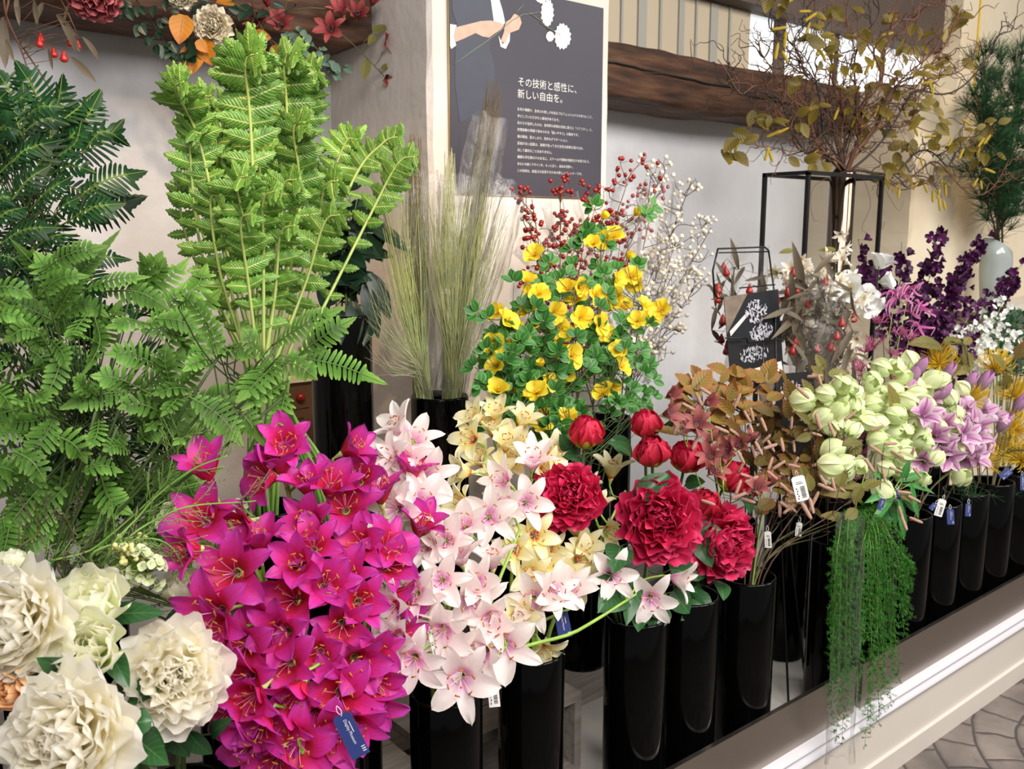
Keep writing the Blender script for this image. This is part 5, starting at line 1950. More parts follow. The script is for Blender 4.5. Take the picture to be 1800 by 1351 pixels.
YL = [(650, 300, 0), (805, 283, 0), (655, 410, 3), (600, 425, 1), (695, 390, 2), (415, 515, 0), (320, 475, 2), (288, 600, 1), (540, 635, 1), (345, 665, 2), (300, 670, 2), (780, 580, 3), (720, 600, 2), (800, 620, 3), (710, 675, 2), (690, 730, 0), (620, 675, 2), (845, 715, 2), (880, 770, 3), (920, 740, 3), (810, 790, 2), (640, 810, 3), (660, 850, 3), (440, 825, 3), (460, 860, 2), (420, 755, 2), (130, 905, 3), (260, 885, 3), (205, 925, 2), (140, 1000, 2), (195, 790, 2), (140, 755, 2), (290, 745, 2), (325, 805, 0), (245, 815, 0), (450, 945, 3), (510, 960, 3), (470, 1040, 3), (395, 1085, 3), (690, 1110, 3), (355, 1000, 0), (330, 1130, 2), (150, 1120, 1), (300, 1110, 2), (480, 1250, 2), (360, 1210, 2), (725, 925, 2), (740, 1010, 2), (480, 640, 1), (520, 690, 2), (740, 720, 2), (770, 490, 0), (270, 1130, 2), (350, 1270, 2), (545, 780, 2), (645, 1130, 2)]
yb = [(1060, 380, 'tallest yellow blossom branch, its buds above all others'), (1010, 520, 'yellow blossom branch in the middle of the bush'), (1130, 540, 'yellow blossom branch at the right with open cups'), (900, 560, 'yellow blossom branch leaning left against the cellophane'), (960, 640, 'yellow blossom branch facing forward low in the middle'), (880, 650, 'yellow blossom branch at the lower left'), (1070, 680, 'yellow blossom branch hanging low at the right'), (960, 730, 'lowest yellow blossom branch above the crimson bud'), (1000, 720, 'yellow blossom branch half hidden under the leaves')]
own = [[] for _ in yb]
for x, y, k in YL:
    p = cy(x, y)
    ds = [math.hypot(p[0] - s[0], (p[1] - s[1]) * .7) for s in yb]
    own[ds.index(min(ds))].append((p[0], p[1], k))
for bi, ((tx, ty, lab), fl) in enumerate(zip(yb, own)):
    rng = random.Random(600 + bi)
    Yb = lambda py: 1.66 - 0.14 * max(0, min(1, (py - 380) / 360))
    tip = P(tx, ty, Yb(ty))
    path = stem_path('yb', [VASES['yb'][0].lerp(tip, .65) + Vector((0, 0, .05))], tip, rng)
    th = Thing('yellow_blossom_branch', lab, 'branch', path[0], 'yellow blossom branches')
    s, lv = MB(), MB()
    s.tube(path, .0032, .0014, 5)
    ends = []
    for (px, py, k) in fl:
        c = P(px, py, Yb(py) + rng.uniform(-.04, .04))
        d = cd(rng.uniform(-.7, .7), rng.uniform(-.2, .7), rng.uniform(.3, 1))
        sz = .050 * rng.uniform(.85, 1.1) * (0.8 if k == 0 else 1)
        base = c - d * sz * .2
        q = near_on(path, base - Vector((0, 0, .04)), .35)
        s.tube(smooth([q, q.lerp(base, .6) - d * .008, base], 5), .0012, .0010, 4)
        ends.append((base, d, sz, k, q))
    # leaves in threes and fives along side shoots
    for k in range(26 if bi < 7 else 14):
        if rng.random() < .55 and fl:
            f = rng.choice(fl)
            c = P(f[0] + rng.uniform(-38, 38), f[1] + rng.uniform(-30, 45), Yb(f[1]) + rng.uniform(-.05, .07))
        else:
            c = P(rng.uniform(850, 1150), rng.uniform(560, 770), Yb(680) + rng.uniform(0, .08))
        q = near_on(path, c - Vector((0, 0, .03)), .3)
        s.tube(smooth([q, q.lerp(c, .6) + Vector((0, 0, -.01)), c], 4), .0010, .0008, 4)
        ax = (c - q).normalized() + cd(rng.uniform(-.4, .4), .3, .2) * .5
        n = rng.choice((3, 4, 5))
        for j in range(n):
            a = (j - (n - 1) / 2) * .8
            side = ax.cross(cd(0, 0, 1)).normalized()
            d = (ax.normalized() * math.cos(a) + side * math.sin(a) + cd(0, 0, 1) * rng.uniform(-.3, .3)).normalized()
            o_ = c + d * .004
            leaf(lv, o_, o_ + d * rng.uniform(.022, .034), rng.uniform(.009, .0125), cd(rng.uniform(-.5, .5), rng.uniform(.1, .8), 1), 0, 4, 5, .15, .12, 0, .95)
    th.part('stem', s, [M['stem_dark']])
    th.part('leaves', lv, [M['leaf_yellowbush']])
    for base, d, sz, k, q in ends:
        th.inst('flower', YF_[k], trs(base, d, sz, rng.uniform(0, 6)))

# ================================================================== autumn leaves with salmon catkins
def catkin_mesh(mat):
    b = MB()
    b.lathe([(0, 0), (.09, .02), (.125, .12), (.135, .4), (.13, .75), (.10, .92), (.05, .99), (0, 1.0)], n=10)
    return b.mesh('catkin', [mat])


CATS = catkin_mesh(M['catkin_salmon'])
CATY = catkin_mesh(M['catkin_yellow'])


def catkin_branch(label, vkey, tip, leaves, cats, matl, catme, seed, Yf, wood, name, group, lw=.6, csz=.037):
    """leaves: (base px, py, tip px, py); catkins: (px, py, angle)"""
    rng = random.Random(seed)
    tp = P(tip[0], tip[1], Yf(tip[0], tip[1]))
    path = stem_path(vkey, [], tp, rng)
    vp = VASES[vkey]
    th = Thing(name, label, 'branch', path[0], group)
    s, lv = MB(), MB()
    s.tube(path, .0032, .0014, 5)
    for (bx, by, tx, ty) in leaves:
        Y = Yf(bx, by) + rng.uniform(-.04, .04)
        a, c = P(bx, by, Y), P(tx, ty, Y + rng.uniform(-.02, .015))
        q = near_on(path, a - Vector((0, 0, .03)), .35)
        s.tube(smooth([q, q.lerp(a, .6) - Vector((0, 0, .008)), a], 4), .0011, .0009, 4)
        leaf(lv, a, c, math.hypot(tx - bx, ty - by) * mpx(a) * lw * .55 * rng.uniform(.9, 1.15), cd(rng.uniform(-.6, .6), rng.uniform(.2, 1), 1), 0, 6, 12, .2, rng.uniform(.05, .3), .12, .85)
    th.part('branch', s, [wood])
    th.part('leaves', lv, [matl])
    for (px, py, ang) in cats:
        Y = Yf(px, py) + rng.uniform(-.05, .02)
        c = P(px, py, Y - .06)
        d = cd(math.cos(ang), math.sin(ang), rng.uniform(-.2, .6))
        sz = csz * rng.uniform(.85, 1.15)
        a = c - d * sz * .5
        q = near_on(path, a, .35)
        sb = MB()
        M_ = trs(a, d, 1, 0) @ Matrix.Diagonal((sz * .85, sz * .85, sz, 1))
        cat = th.inst('catkin', catme, M_)
        sb = MB()
        sb.tube(smooth([q, q.lerp(a, .6) + Vector((0, 0, .012)), a], 5), .0008, .0006, 4)
        th.part('twig', sb, [wood])
    return th


def ca(x, y):
    return 1150 + x / 3.377, 580 + y / 3.377


def cb(x, y):
    return 1400 + x / 3.377, 560 + y / 3.377


AL = [ca(*q[:2]) + ca(*q[2:]) for q in [(235, 350, 345, 225), (220, 340, 130, 255), (215, 350, 125, 400), (240, 330, 360, 300), (440, 250, 330, 205), (450, 260, 580, 225), (460, 385, 610, 305), (455, 375, 325, 345), (450, 390, 450, 460), (655, 290, 530, 240), (665, 310, 750, 225), (600, 260, 500, 330), (590, 440, 680, 460), (690, 470, 770, 460), (540, 545, 650, 520), (540, 550, 480, 545), (560, 560, 560, 600), (735, 600, 720, 520), (830, 640, 715, 640), (830, 630, 910, 610), (915, 600, 970, 500), (920, 610, 1040, 630), (930, 490, 820, 460), (830, 500, 780, 400), (600, 800, 740, 720), (590, 800, 530, 720), (590, 800, 620, 850), (370, 680, 500, 640), (350, 500, 380, 440), (620, 1060, 730, 990), (600, 1090, 690, 1060), (780, 830, 830, 860), (880, 860, 940, 770), (900, 900, 950, 980), (950, 650, 1020, 700), (760, 700, 850, 760), (640, 650, 600, 700), (250, 420, 180, 440), (380, 420, 330, 480), (700, 380, 620, 350)]]
AC = [ca(x, y) + (a,) for x, y, a in [(205, 455, -.5), (195, 500, -.2), (125, 575, 1.4), (170, 580, -1.2), (165, 610, -.4), (265, 410, -1.2), (400, 590, -.4), (480, 610, -.6), (580, 500, -1.3), (580, 600, -1.4), (665, 645, .9), (620, 700, -1.2), (590, 720, -1.3), (650, 560, -1.2), (690, 690, .3), (815, 550, 1.5), (830, 690, -1.5), (740, 800, .6), (690, 790, 1.2), (830, 805, -.2), (885, 370, -.8), (960, 280, -.9), (980, 310, -1.2), (780, 940, -.8), (840, 980, -.6), (830, 1010, .2), (820, 1060, -.7), (800, 1060, .7), (745, 1065, -1.5), (905, 1070, -1.2), (940, 1030, 1.3), (955, 1000, 1.2), (1015, 885, -1.0), (1015, 930, -.3), (1065, 910, 1.4), (980, 560, 1.4), (870, 905, 0), (550, 660, -1.5), (700, 860, -.7), (760, 680, -1.5)]]
ya = lambda px, py: 1.50 - 0.20 * max(0, min(1, (py - 650) / 260))
al = [(1230, 680, 'autumn leaf branch at the left, broad olive-rust leaves over dusty rose blooms'), (1310, 690, 'autumn leaf branch with the highest leaves before the picture stand'), (1350, 770, 'autumn leaf branch in the middle with salmon catkins'), (1420, 750, 'autumn leaf branch beside the lower leaflet, rust leaves'), (1390, 860, 'autumn leaf branch carrying the barcode tag among catkins'), (1340, 890, 'autumn leaf branch lowest, catkins hanging over the black vase')]


def split_near(tips, items, ky=.8):
    out = [[] for _ in tips]
    for it in items:
        ds = [math.hypot(it[0] - t_[0], (it[1] - t_[1]) * ky) for t_ in tips]
        out[ds.index(min(ds))].append(it)
    return out


r6 = random.Random(88)
for k in range(170):
    x, y = r6.uniform(1185, 1450), r6.uniform(665, 900)
    if (y > 770 and x < 1345) or (x > 1400 and y < 760):
        continue
    a_, l_ = r6.uniform(-2.9, .5), r6.uniform(24, 44)
    AL.append((x, y, x + l_ * math.cos(a_), y + l_ * math.sin(a_)))
for k in range(26):
    AC.append((r6.uniform(1200, 1480), r6.uniform(680, 900), r6.choice((-1.4, -.6, -.3, .4, -1.1, 1.2))))
ol, oc = split_near(al, AL), split_near(al, AC)
for i, t_ in enumerate(al):
    catkin_branch(t_[2], 'autumn', t_, ol[i], oc[i], M['autumn'] if i != 3 else M['autumn'], CATS, 800 + i, ya, M['stem_brown'], 'autumn_leaf_branch', 'autumn leaf branches with salmon catkins')
BL = [cb(*q[:2]) + cb(*q[2:]) for q in [(165, 300, 120, 210), (190, 330, 330, 330), (160, 360, 95, 280), (580, 570, 580, 395), (590, 580, 720, 570), (585, 590, 620, 640), (430, 540, 300, 450), (430, 560, 545, 600), (390, 740, 290, 720), (380, 760, 240, 790), (400, 1010, 510, 930), (385, 1000, 340, 1090), (390, 1010, 210, 1010), (280, 1180, 170, 1160), (290, 1190, 385, 1110), (290, 890, 350, 950), (100, 480, 150, 590), (120, 520, 90, 480), (80, 620, 40, 560), (90, 690, 0, 720), (180, 580, 260, 560), (620, 690, 600, 760), (340, 670, 390, 740), (60, 950, 30, 870), (310, 850, 380, 880), (690, 800, 730, 780)]]
BC = [cb(x, y) + (a,) for x, y, a in [(480, 650, .5), (560, 740, 0), (600, 805, -.6), (690, 795, 1.5), (470, 775, -.7), (435, 870, -1.1), (590, 895, -.4), (520, 930, -1.4), (720, 915, -1.0), (640, 1030, -.1), (700, 1070, -.5), (620, 1155, -1.3), (640, 1215, -1.4), (710, 1195, -.4), (320, 575, .7), (210, 660, -1.3), (130, 610, -1.3), (160, 960, -1.0), (175, 1000, -.4), (220, 985, -1.3), (40, 440, -.8), (110, 340, .1), (140, 370, -1.2), (90, 1110, -1.4), (60, 1140, -1.1)]]
bl = [(1450, 640, 'olive leaf branch rising highest over the lime pods'), (1575, 690, 'olive leaf branch with one large leaf in front of the lime pods'), (1500, 780, 'olive leaf branch crossing low in front of the lime pods'), (1590, 850, 'olive leaf branch reaching furthest right, pink catkins dangling at its tip'), (1480, 890, 'olive leaf branch lowest, two leaves above the wrapped fern')]
ybk = lambda px, py: 1.40 - 0.18 * max(0, min(1, (py - 620) / 260))
for k in range(9):
    x, y = r6.uniform(1420, 1600), r6.uniform(680, 900)
    a_, l_ = r6.uniform(-2.9, .5), r6.uniform(22, 38)
    BL.append((x, y, x + l_ * math.cos(a_), y + l_ * math.sin(a_)))
ol, oc = split_near(bl, BL), split_near(bl, BC)
for i, t_ in enumerate(bl):
    catkin_branch(t_[2], 'autumn' if i in (2, 4) else 'far0', t_, ol[i], oc[i], M['autumn_olive'], CATS, 820 + i, ybk, M['stem_brown'], 'olive_leaf_branch', 'olive leaf branches with salmon catkins')
for i in range(7):     # bare stems converging into the vase below the leaves
    rng = random.Random(850 + i)
    e = P(1340 + 30 * i, 930 + rng.uniform(-40, 10), 1.36)
    path = stem_path('autumn', [], e, rng)
    b = MB()
    b.tube(path, .0026, .0016, 5)
    th = Thing('bare_stem', 'thin olive brown stem in the autumn leaf vase', 'stem', path[0], 'bare stems in the autumn leaf vase')
    th.part('stem', b, [M['stem_olive']])

# dusty rose star lilies
ROSE = [(lily_mesh(M['lily_rose'], M['neck'], o, 900 + i, 0.9, 7, 0.14), stamen_mesh(M['filament'], M['heath'], o, 910 + i, .14, .2)) for i, o in enumerate((.1, .5, .85))]


def star_stem(label, vkey, tip, fl, setn, size, Yv, seed, name, group, stem='stem'):
    rng = random.Random(seed)
    tp = P(tip[0], tip[1] + 12, Yv)
    path = stem_path(vkey, [], tp, rng)
    th = Thing(name, label, 'flower stem', path[0], group)
    s = MB()
    s.tube(path, .0022, .0014, 5)
    pl = []
    for f in fl:
        c = P(f[0], f[1], Yv + rng.uniform(-.04, .03))
        d = cd(*f[3:6]) if len(f) > 5 else cd(rng.uniform(-.6, .6), rng.uniform(0, .9), rng.uniform(.2, 1))
        sz = size * rng.uniform(.85, 1.1)
        base = c - d * sz * .3
        q = near_on(path, base - Vector((0, 0, .03)), .35)
        s.tube(smooth([q, q.lerp(base, .6), base], 4), .0012, .001, 4)
        pl.append((base, d, sz, f[2]))
    th.part('stem', s, [M[stem]])
    for base, d, sz, k in pl:
        fo = th.inst('flower', setn[k][0], trs(base, d, sz, rng.uniform(0, 6)))
        if setn[k][1]:
            th.inst('stamens', setn[k][1], None, parent=fo)


RS = [ca(x, y) + (k,) for x, y, k in [(95, 385, 0), (320, 430, 0), (85, 495, 1), (260, 550, 2), (230, 570, 1), (330, 650, 1), (440, 700, 2), (500, 680, 1), (380, 800, 1), (350, 830, 2), (690, 905, 0), (610, 930, 1), (330, 740, 2), (420, 740, 1), (190, 530, 1), (600, 960, 1), (560, 650, 0)]]
rs = [(1180, 690, 'dusty rose flower stem at far left behind the crimson bud'), (1245, 705, 'dusty rose flower stem holding a closed bloom on a pale stalk'), (1265, 790, 'dusty rose flower stem with dark open stars above the crimson buds'), (1345, 860, 'dusty rose flower stem low among the catkins')]
for i, (t_, fl) in enumerate(zip(rs, split_near(rs, RS))):
    star_stem(t_[2], 'autumn', t_, fl, ROSE, .078, 1.35 - .02 * i, 930 + i, 'rose_flower_stem', 'dusty rose flower stems')
tagcard(P(1407, 858, 1.19), 0.032, 0.060, -0.25, 'bar', 'cream barcode tag hanging in front of the autumn leaves')
tagcard(P(1350, 948, 1.26), 0.016, 0.04, -0.05, 'bar', 'white barcode tag over the autumn vase rim, left one', face=cd(-.4, 0, 1))
tagcard(P(1404, 930, 1.30), 0.016, 0.036, 0.1, 'bar', 'white barcode tag among bare stems, right of the vase rim', face=cd(-.4, 0, 1))

# ================================================================== lime pods and mauve magnolias
def pod_mesh(seed):
    r = random.Random(seed)
    b = MB()
    for k in range(4):
        b.grid(petal_fn(0.74, 0.27, math.radians(50), math.radians(-44), k * PI / 2 + r.uniform(-.1, .1), 0.02, 0.0, 0.25, 0.95, 0, 0.015, seed + k), 6, 8)
    return b.mesh('pod', [M['pod']])


PODS = [pod_mesh(j) for j in range(3)]
PL = [(490, 285), (600, 280), (668, 235), (630, 345), (265, 385), (160, 440), (440, 400), (345, 440), (280, 500), (20, 480), (175, 495), (350, 510), (440, 510), (510, 460), (795, 370), (750, 430), (975, 405), (910, 455), (745, 505), (880, 500), (960, 550), (950, 625), (880, 710), (820, 640), (750, 670), (700, 610), (660, 690), (740, 725), (560, 680), (450, 630), (350, 650), (190, 630), (560, 620), (530, 530), (650, 480), (640, 800), (735, 790), (825, 835), (520, 880), (600, 870), (500, 1010), (400, 580), (330, 570), (300, 400), (120, 600), (640, 920), (470, 720), (420, 460), (580, 560), (690, 540)]
PL = [cb(x, y) for x, y in PL]
r8 = random.Random(12)
PL += [(r8.uniform(1440, 1690), r8.uniform(665, 850)) for _ in range(26)]
ps = [(1470, 690, 'lime pod stem at the left, behind the salmon catkins'), (1545, 650, 'lime pod stem holding three pods high at the upper left'), (1600, 635, 'lime pod stem with the topmost single pod'), (1680, 690, 'lime pod stem leaning right over the mauve magnolias'), (1640, 770, 'lime pod stem with large pale pods low at the right'), (1545, 750, 'lime pod stem in the middle behind the big olive leaf'), (1560, 830, 'lowest lime pod stem above the green leaves')]
ypod = lambda px, py: 1.39 - .15 * max(0, min(1, (py - 630) / 230))
for i, (t_, fl) in enumerate(zip(ps, split_near(ps, PL))):
    rng = random.Random(1000 + i)
    tp = P(t_[0], t_[1], ypod(*t_[:2]))
    path = stem_path('far1' if i < 4 else 'far0', [], tp, rng)
    th = Thing('lime_pod_stem', t_[2], 'flower stem', path[0], 'lime pod stems')
    s = MB()
    s.tube(path, .003, .0015, 5)
    pl = []
    for (px, py) in fl:
        c = P(px, py, ypod(px, py) + rng.uniform(-.03, .03))
        d = cd(rng.uniform(-.6, 1), rng.uniform(-.7, .5), rng.uniform(0, .8))
        sz = .096 * rng.uniform(.85, 1.15)
        a = c - d * sz * .26
        q = near_on(path, a, .35)
        s.tube(smooth([q, q.lerp(a, .6) + Vector((0, 0, .01)), a], 4), .0013, .001, 4)
        pl.append((a, d, sz))
    th.part('stem', s, [M['stem']])
    for a, d, sz in pl:
        th.inst('pod', PODS[rng.randrange(3)], trs(a, d, sz, rng.uniform(0, 6)))

MAUVE = [(lily_mesh(M['mauve'], M['stem_olive'], o, 1100 + i, 1.2, 8, .10), None) for i, o in enumerate((.3, .55, .8))]
bm = MB()
for k in range(3):
    bm.grid(petal_fn(0.80, 0.17, math.radians(28), math.radians(-24), k * 2.09, 0.02, 0.0, .4, .9), 5, 8)
MAUVE.append((bm.mesh('bud', [M['mauve_bud']]), None))
ML = [(730, 295, 3), (690, 345, 3), (900, 325, 3), (1030, 380, 3), (1110, 385, 3), (1320, 515, 3), (1225, 630, 3), (635, 415, 3), (830, 415, 3), (870, 440, 3), (660, 450, 1), (990, 485, 2), (800, 475, 1), (1130, 545, 1), (1080, 620, 1), (880, 620, 1), (1010, 690, 2), (1140, 745, 2), (850, 745, 2), (1040, 810, 2), (900, 820, 1), (760, 560, 2), (550, 560, 1), (960, 650, 1), (1180, 590, 0), (740, 850, 1), (1000, 560, 1), (930, 760, 2), (1060, 700, 1), (820, 690, 1), (480, 540, 0), (700, 500, 0), (990, 850, 1), (1090, 820, 2)]
ML = [cb(x, y) + (k, rd, up, .6) for (x, y, k), (rd, up) in zip(ML, [(.3, .9)] * 10 + [(.3, .5), (.5, .4), (-.1, .7), (.6, .4), (.2, .6), (-.3, .3), (.2, .1), (.8, -.1), (-.3, .1), (.2, .1), (-.2, 0), (0, .4), (-.3, .4), (.3, .3), (.6, .3), (-.4, 0), (.3, .4), (0, 0), (.3, .1), (-.2, .2), (-.3, .4), (0, .5), (.1, -.2), (.5, 0)])]
ms = [(1608, 650, 'mauve magnolia stem with grey-pink buds, at left behind the pods'), (1665, 660, 'mauve magnolia stem with a tall closed bud'), (1710, 680, 'mauve magnolia stem with buds leaning right over the yellow pincushions'), (1790, 720, 'mauve magnolia stem reaching furthest right, single bud'), (1740, 760, 'mauve magnolia stem with open blooms at the right'), (1660, 760, 'mauve magnolia stem in the middle beneath the pods'), (1690, 800, 'lowest mauve magnolia stem, open blooms above the tagged vase')]
for i, (t_, fl) in enumerate(zip(ms, split_near(ms, ML))):
    if fl:
        star_stem(t_[2], 'far3' if i < 4 else 'far2', t_, fl, MAUVE, .112, 1.40 - .02 * i, 1120 + i, 'mauve_magnolia_stem', 'mauve magnolia stems', 'stem_olive')

# ================================================================== hanging asparagus ferns
def hanging(label, vkey, top, strands, seed, Y0, sleeve_=None):
    rng = random.Random(seed)
    vp, vr, vh = VASES[vkey]
    T = P(top[0], top[1], Y0)
    th = Thing('hanging_asparagus_fern', label, 'fern', vp + Vector((0, 0, .02)), 'hanging asparagus ferns')
    s = MB()
    rim = vp + Vector((0, -vr * .5, vh))
    s.tube(smooth([vp + Vector((0, 0, .02)), rim, T], 8), .003, .003, 6)
    th.part('stem', s, [M['stem_fern']])
    for (x0, x1, y1) in strands:
        b = MB()
        a = T + Vector((rng.uniform(-.03, .03), rng.uniform(-.02, .01), rng.uniform(-.02, .01)))
        Y1 = Y0 - rng.uniform(.105, .125)
        m = P(x0, top[1] + 30 + rng.uniform(0, 60), Y1)
        e = P(x1, y1, Y1)
        path = smooth([T, a, m, m.lerp(e, .5) + Vector((rng.uniform(-.012, .012), 0, 0)), e], 16)
        b.tube(path, .0009, .0005, 3, 1)
        for k in range(8, len(path) - 1):
            for j in range(2):
                q = path[k].lerp(path[k + 1], rng.random())
                d = (cd(rng.uniform(-1, 1), rng.uniform(-.9, .2), rng.uniform(-.8, .8))).normalized()
                l = rng.uniform(.008, .018)
                pts = [q + d * (l * v) - Vector((0, 0, .005 * v * v)) for v in (0, .5, 1)]
                b.tube(pts, .0006, .0004, 3, 0, cap=False)
                for v in (.3, .5, .7, .9, 1.0):
                    w = q + d * (l * v)
                    for sg in (-1, 1):
                        n_ = d.cross(cd(0, 0, 1)).normalized() * sg
                        tp = w + (n_ * .7 + d * .6 + cd(0, 0, rng.uniform(-.6, .6))) * .0052
                        o_ = cd(0, 0, 1).cross(n_).normalized() * .0007
                        i0 = len(b.v)
                        b.v.extend((w - o_, w + o_, tp))
                        b.uv.extend(((0.3, 0), (.7, 0), (.5, 1)))
                        b.f.append((i0, i0 + 1, i0 + 2))
                        b.m.append(0)
        th.part('strand', b, [M['asparagus'], M['stem_fern']])
    if sleeve_:
        bx, by, tx, ty, r0, r1, yb = sleeve_
        th.part('cellophane_sleeve', sleeve(P(bx, by, yb), P(tx, ty, yb - .01), r0, r1, seed, crumple=.010), [M['film']])


rng = random.Random(9)
hanging('loose asparagus fern hanging over the steel edge, longest strands at the white trim', 'far1', (1528, 895), [(1515, 1512, 1200), (1525, 1530, 1290), (1535, 1560, 1225), (1545, 1545, 1275), (1555, 1572, 1180), (1565, 1580, 1200), (1575, 1590, 1115), (1585, 1600, 1085), (1595, 1600, 1040), (1520, 1505, 1240), (1530, 1535, 1180), (1540, 1550, 1250), (1550, 1520, 1310), (1560, 1565, 1240), (1528, 1520, 1120), (1548, 1556, 1150), (1566, 1575, 1140), (1578, 1592, 1060), (1590, 1602, 1000), (1518, 1512, 1150), (1538, 1540, 1100), (1555, 1552, 1210), (1546, 1570, 1090), (1534, 1524, 1260)], 1200, 1.27)
hanging('asparagus fern hanging inside a clear cellophane tube, left of the loose one', 'far0', (1490, 905), [(1470, 1462, 1250), (1480, 1470, 1300), (1490, 1480, 1310), (1475, 1465, 1180), (1485, 1490, 1230), (1495, 1500, 1150), (1468, 1460, 1100), (1500, 1505, 1100), (1483, 1475, 1215), (1492, 1488, 1270), (1478, 1470, 1140), (1488, 1482, 1190), (1497, 1495, 1200), (1472, 1458, 1210)], 1201, 1.26, (1497, 905, 1476, 1345, .030, .044, 1.14))

# green pointed leaves under the pods
rng = random.Random(41)
vp, vr, vh = VASES['far1']
th = Thing('green_leaf_stem', 'bright green pointed leaf stem below the lime pods, beside the hanging fern', 'foliage', vp + Vector((0, 0, .02)))
b, s = MB(), MB()
T = P(1565, 870, 1.25)
s.tube(smooth([vp + Vector((.01, 0, .02)), vp + Vector((0, -.03, vh)), T], 6), .003, .002, 5)
for (bx, by, tx, ty) in [(1570, 870, 1532, 920), (1575, 865, 1600, 905), (1585, 850, 1660, 858), (1580, 845, 1640, 825), (1575, 870, 1560, 930), (1580, 880, 1590, 935), (1560, 860, 1530, 880), (1590, 880, 1615, 900), (1585, 890, 1590, 950), (1570, 880, 1575, 925), (1600, 850, 1615, 900), (1550, 880, 1555, 915), (1595, 860, 1625, 915), (1565, 850, 1545, 830), (1585, 840, 1600, 810)]:
    Yl = 1.24 + rng.uniform(-.04, .04)
    leaf(b, P(bx, by, Yl), P(tx, ty, Yl - .02), .012, cd(rng.uniform(-.5, .5), rng.uniform(.2, .8), 1), 0, 4, 7, .2, .15)
    s.tube([T, P(bx, by, Yl)], .001, n=4)
th.part('stem', s, [M['stem']])
th.part('leaves', b, [M['leaf_peony_mid']])

# ================================================================== second-row flowers at the right
def spray(label, vkey, tips, n, me, size, Y, seed, name, cat, group, stem='stem_dark', back=160, jit=26, part='flower', leaves=None, curve=.25):
    """one stem whose blooms crowd along its upper end"""
    rng = random.Random(seed)
    tp = P(tips[0], tips[1], Y)
    vp, vr, vh = VASES[vkey]
    rim = vp + Vector((0, 0, vh))
    mid = rim.lerp(tp, .5) + Vector((rng.uniform(-.03, .03), 0, .03 + curve * .1))
    path = stem_path(vkey, [mid], tp, rng)
    th = Thing(name, label, cat, path[0], group)
    s = MB()
    s.tube(path, .0022, .0009, 5)
    m_ = mpx(tp)
    pl = []
    tot = 0
    L = []
    for i in range(len(path) - 1, 0, -1):
        L.append((tot, i))
        tot += (path[i] - path[i - 1]).length
    for k in range(n):
        w = (k / n) * back * m_
        i = next((i for t_, i in L if t_ >= w), 4)
        q = path[i] + (path[i - 1] - path[i]) * rng.random()
        e = q + cd(rng.uniform(-1, 1), rng.uniform(-.6, 1), rng.uniform(-.3, 1)) * jit * m_ * (.5 + .7 * k / n) * rng.uniform(.5, 1)
        s.tube([q, e], .0006, .0005, 3)
        pl.append(e)
    th.part('stem', s, [M[stem]])
    for e in pl:
        mm = me[rng.randrange(len(me))]
        th.inst(part, mm, trs(e, cd(rng.uniform(-1, 1), rng.uniform(-.4, .8), rng.uniform(.2, 1)), size * rng.uniform(.75, 1.15), rng.uniform(0, 6)))
    if leaves:
        lv = MB()
        for k in range(leaves[1]):
            q = path[rng.randrange(len(path) * 2 // 3, len(path))]
            d = cd(rng.uniform(-1, 1), rng.uniform(-.2, .9), rng.uniform(-.3, .8))
            leaf(lv, q, q + d * leaves[2] * rng.uniform(.7, 1.2), leaves[2] * .22, cd(rng.uniform(-.5, .5), .6, 1), 0, 4, 6, .2, .15)
        th.part('leaves', lv, [M[leaves[0]]])
    return th


ORC = [simple_flower(M['orchid'], 5, .5, .17, o, 1300 + i, None, .05, .25, .02, 4, 5) for i, o in enumerate((.4, .8, 1.0))]
for i, (x, y, n, bk, lab) in enumerate([(1508, 420, 12, 130, 'dark purple orchid stem leaning left before the mirrored vase'), (1585, 425, 14, 150, 'dark purple orchid stem left of centre, short'), (1650, 395, 26, 220, 'tallest dark purple orchid stem, thin buds at its tip'), (1728, 402, 26, 240, 'dark purple orchid stem right of the tallest one'), (1798, 462, 24, 200, 'dark purple orchid stem arching furthest right past the glass vase'), (1690, 460, 30, 200, 'dark purple orchid stem in the thick of the bunch'), (1620, 490, 28, 150, 'dark purple orchid stem low behind the pink ribbons'), (1660, 560, 26, 120, 'lowest dark purple orchid stem behind the yellow pincushions'), (1720, 590, 14, 90, 'dark purple orchid stem drooping over the small white flowers'), (1550, 470, 16, 130, 'dark purple orchid stem behind the white magnolia')]):
    spray(lab, 'mid3', (x, y), int(n * 2.3), ORC, .052, 1.72 if i != 8 else 1.5, 1310 + i, 'purple_orchid_stem', 'orchid stem', 'dark purple orchid stems', 'twig_dark', bk, 24)
WST = [(lily_mesh(M['white_star'], M['neck'], o, 1340 + i, .8, 6, .10), None) for i, o in enumerate((.45, .8, 1.0))]
for i, (x, y, n, lab) in enumerate([(1470, 415, 8, 'white star flower stem reaching highest, beside the mirrored vase'), (1395, 440, 10, 'white star flower stem right of the wire stand'), (1430, 470, 12, 'white star flower stem with olive leaves in the middle'), (1495, 480, 12, 'white star flower stem leaning right to the magnolia'), (1375, 480, 8, 'white star flower stem half behind the wire stand'), (1500, 600, 10, 'white star flower stem low beside the pink plumes'), (1460, 560, 10, 'white star flower stem behind the wrapped rosehips')]):
    spray(lab, 'mid1', (x, y), int(n * 1.9), [w[0] for w in WST], .060, 1.69, 1350 + i, 'white_star_stem', 'flower stem', 'white star flower stems', 'stem_olive', 100, 34, leaves=('autumn_olive', 5, .05))
WSM = [simple_flower(M['white_small'], 4, .5, .26, .9, 1370 + i, None, .15, .2, .03, 2, 4) for i in range(2)]
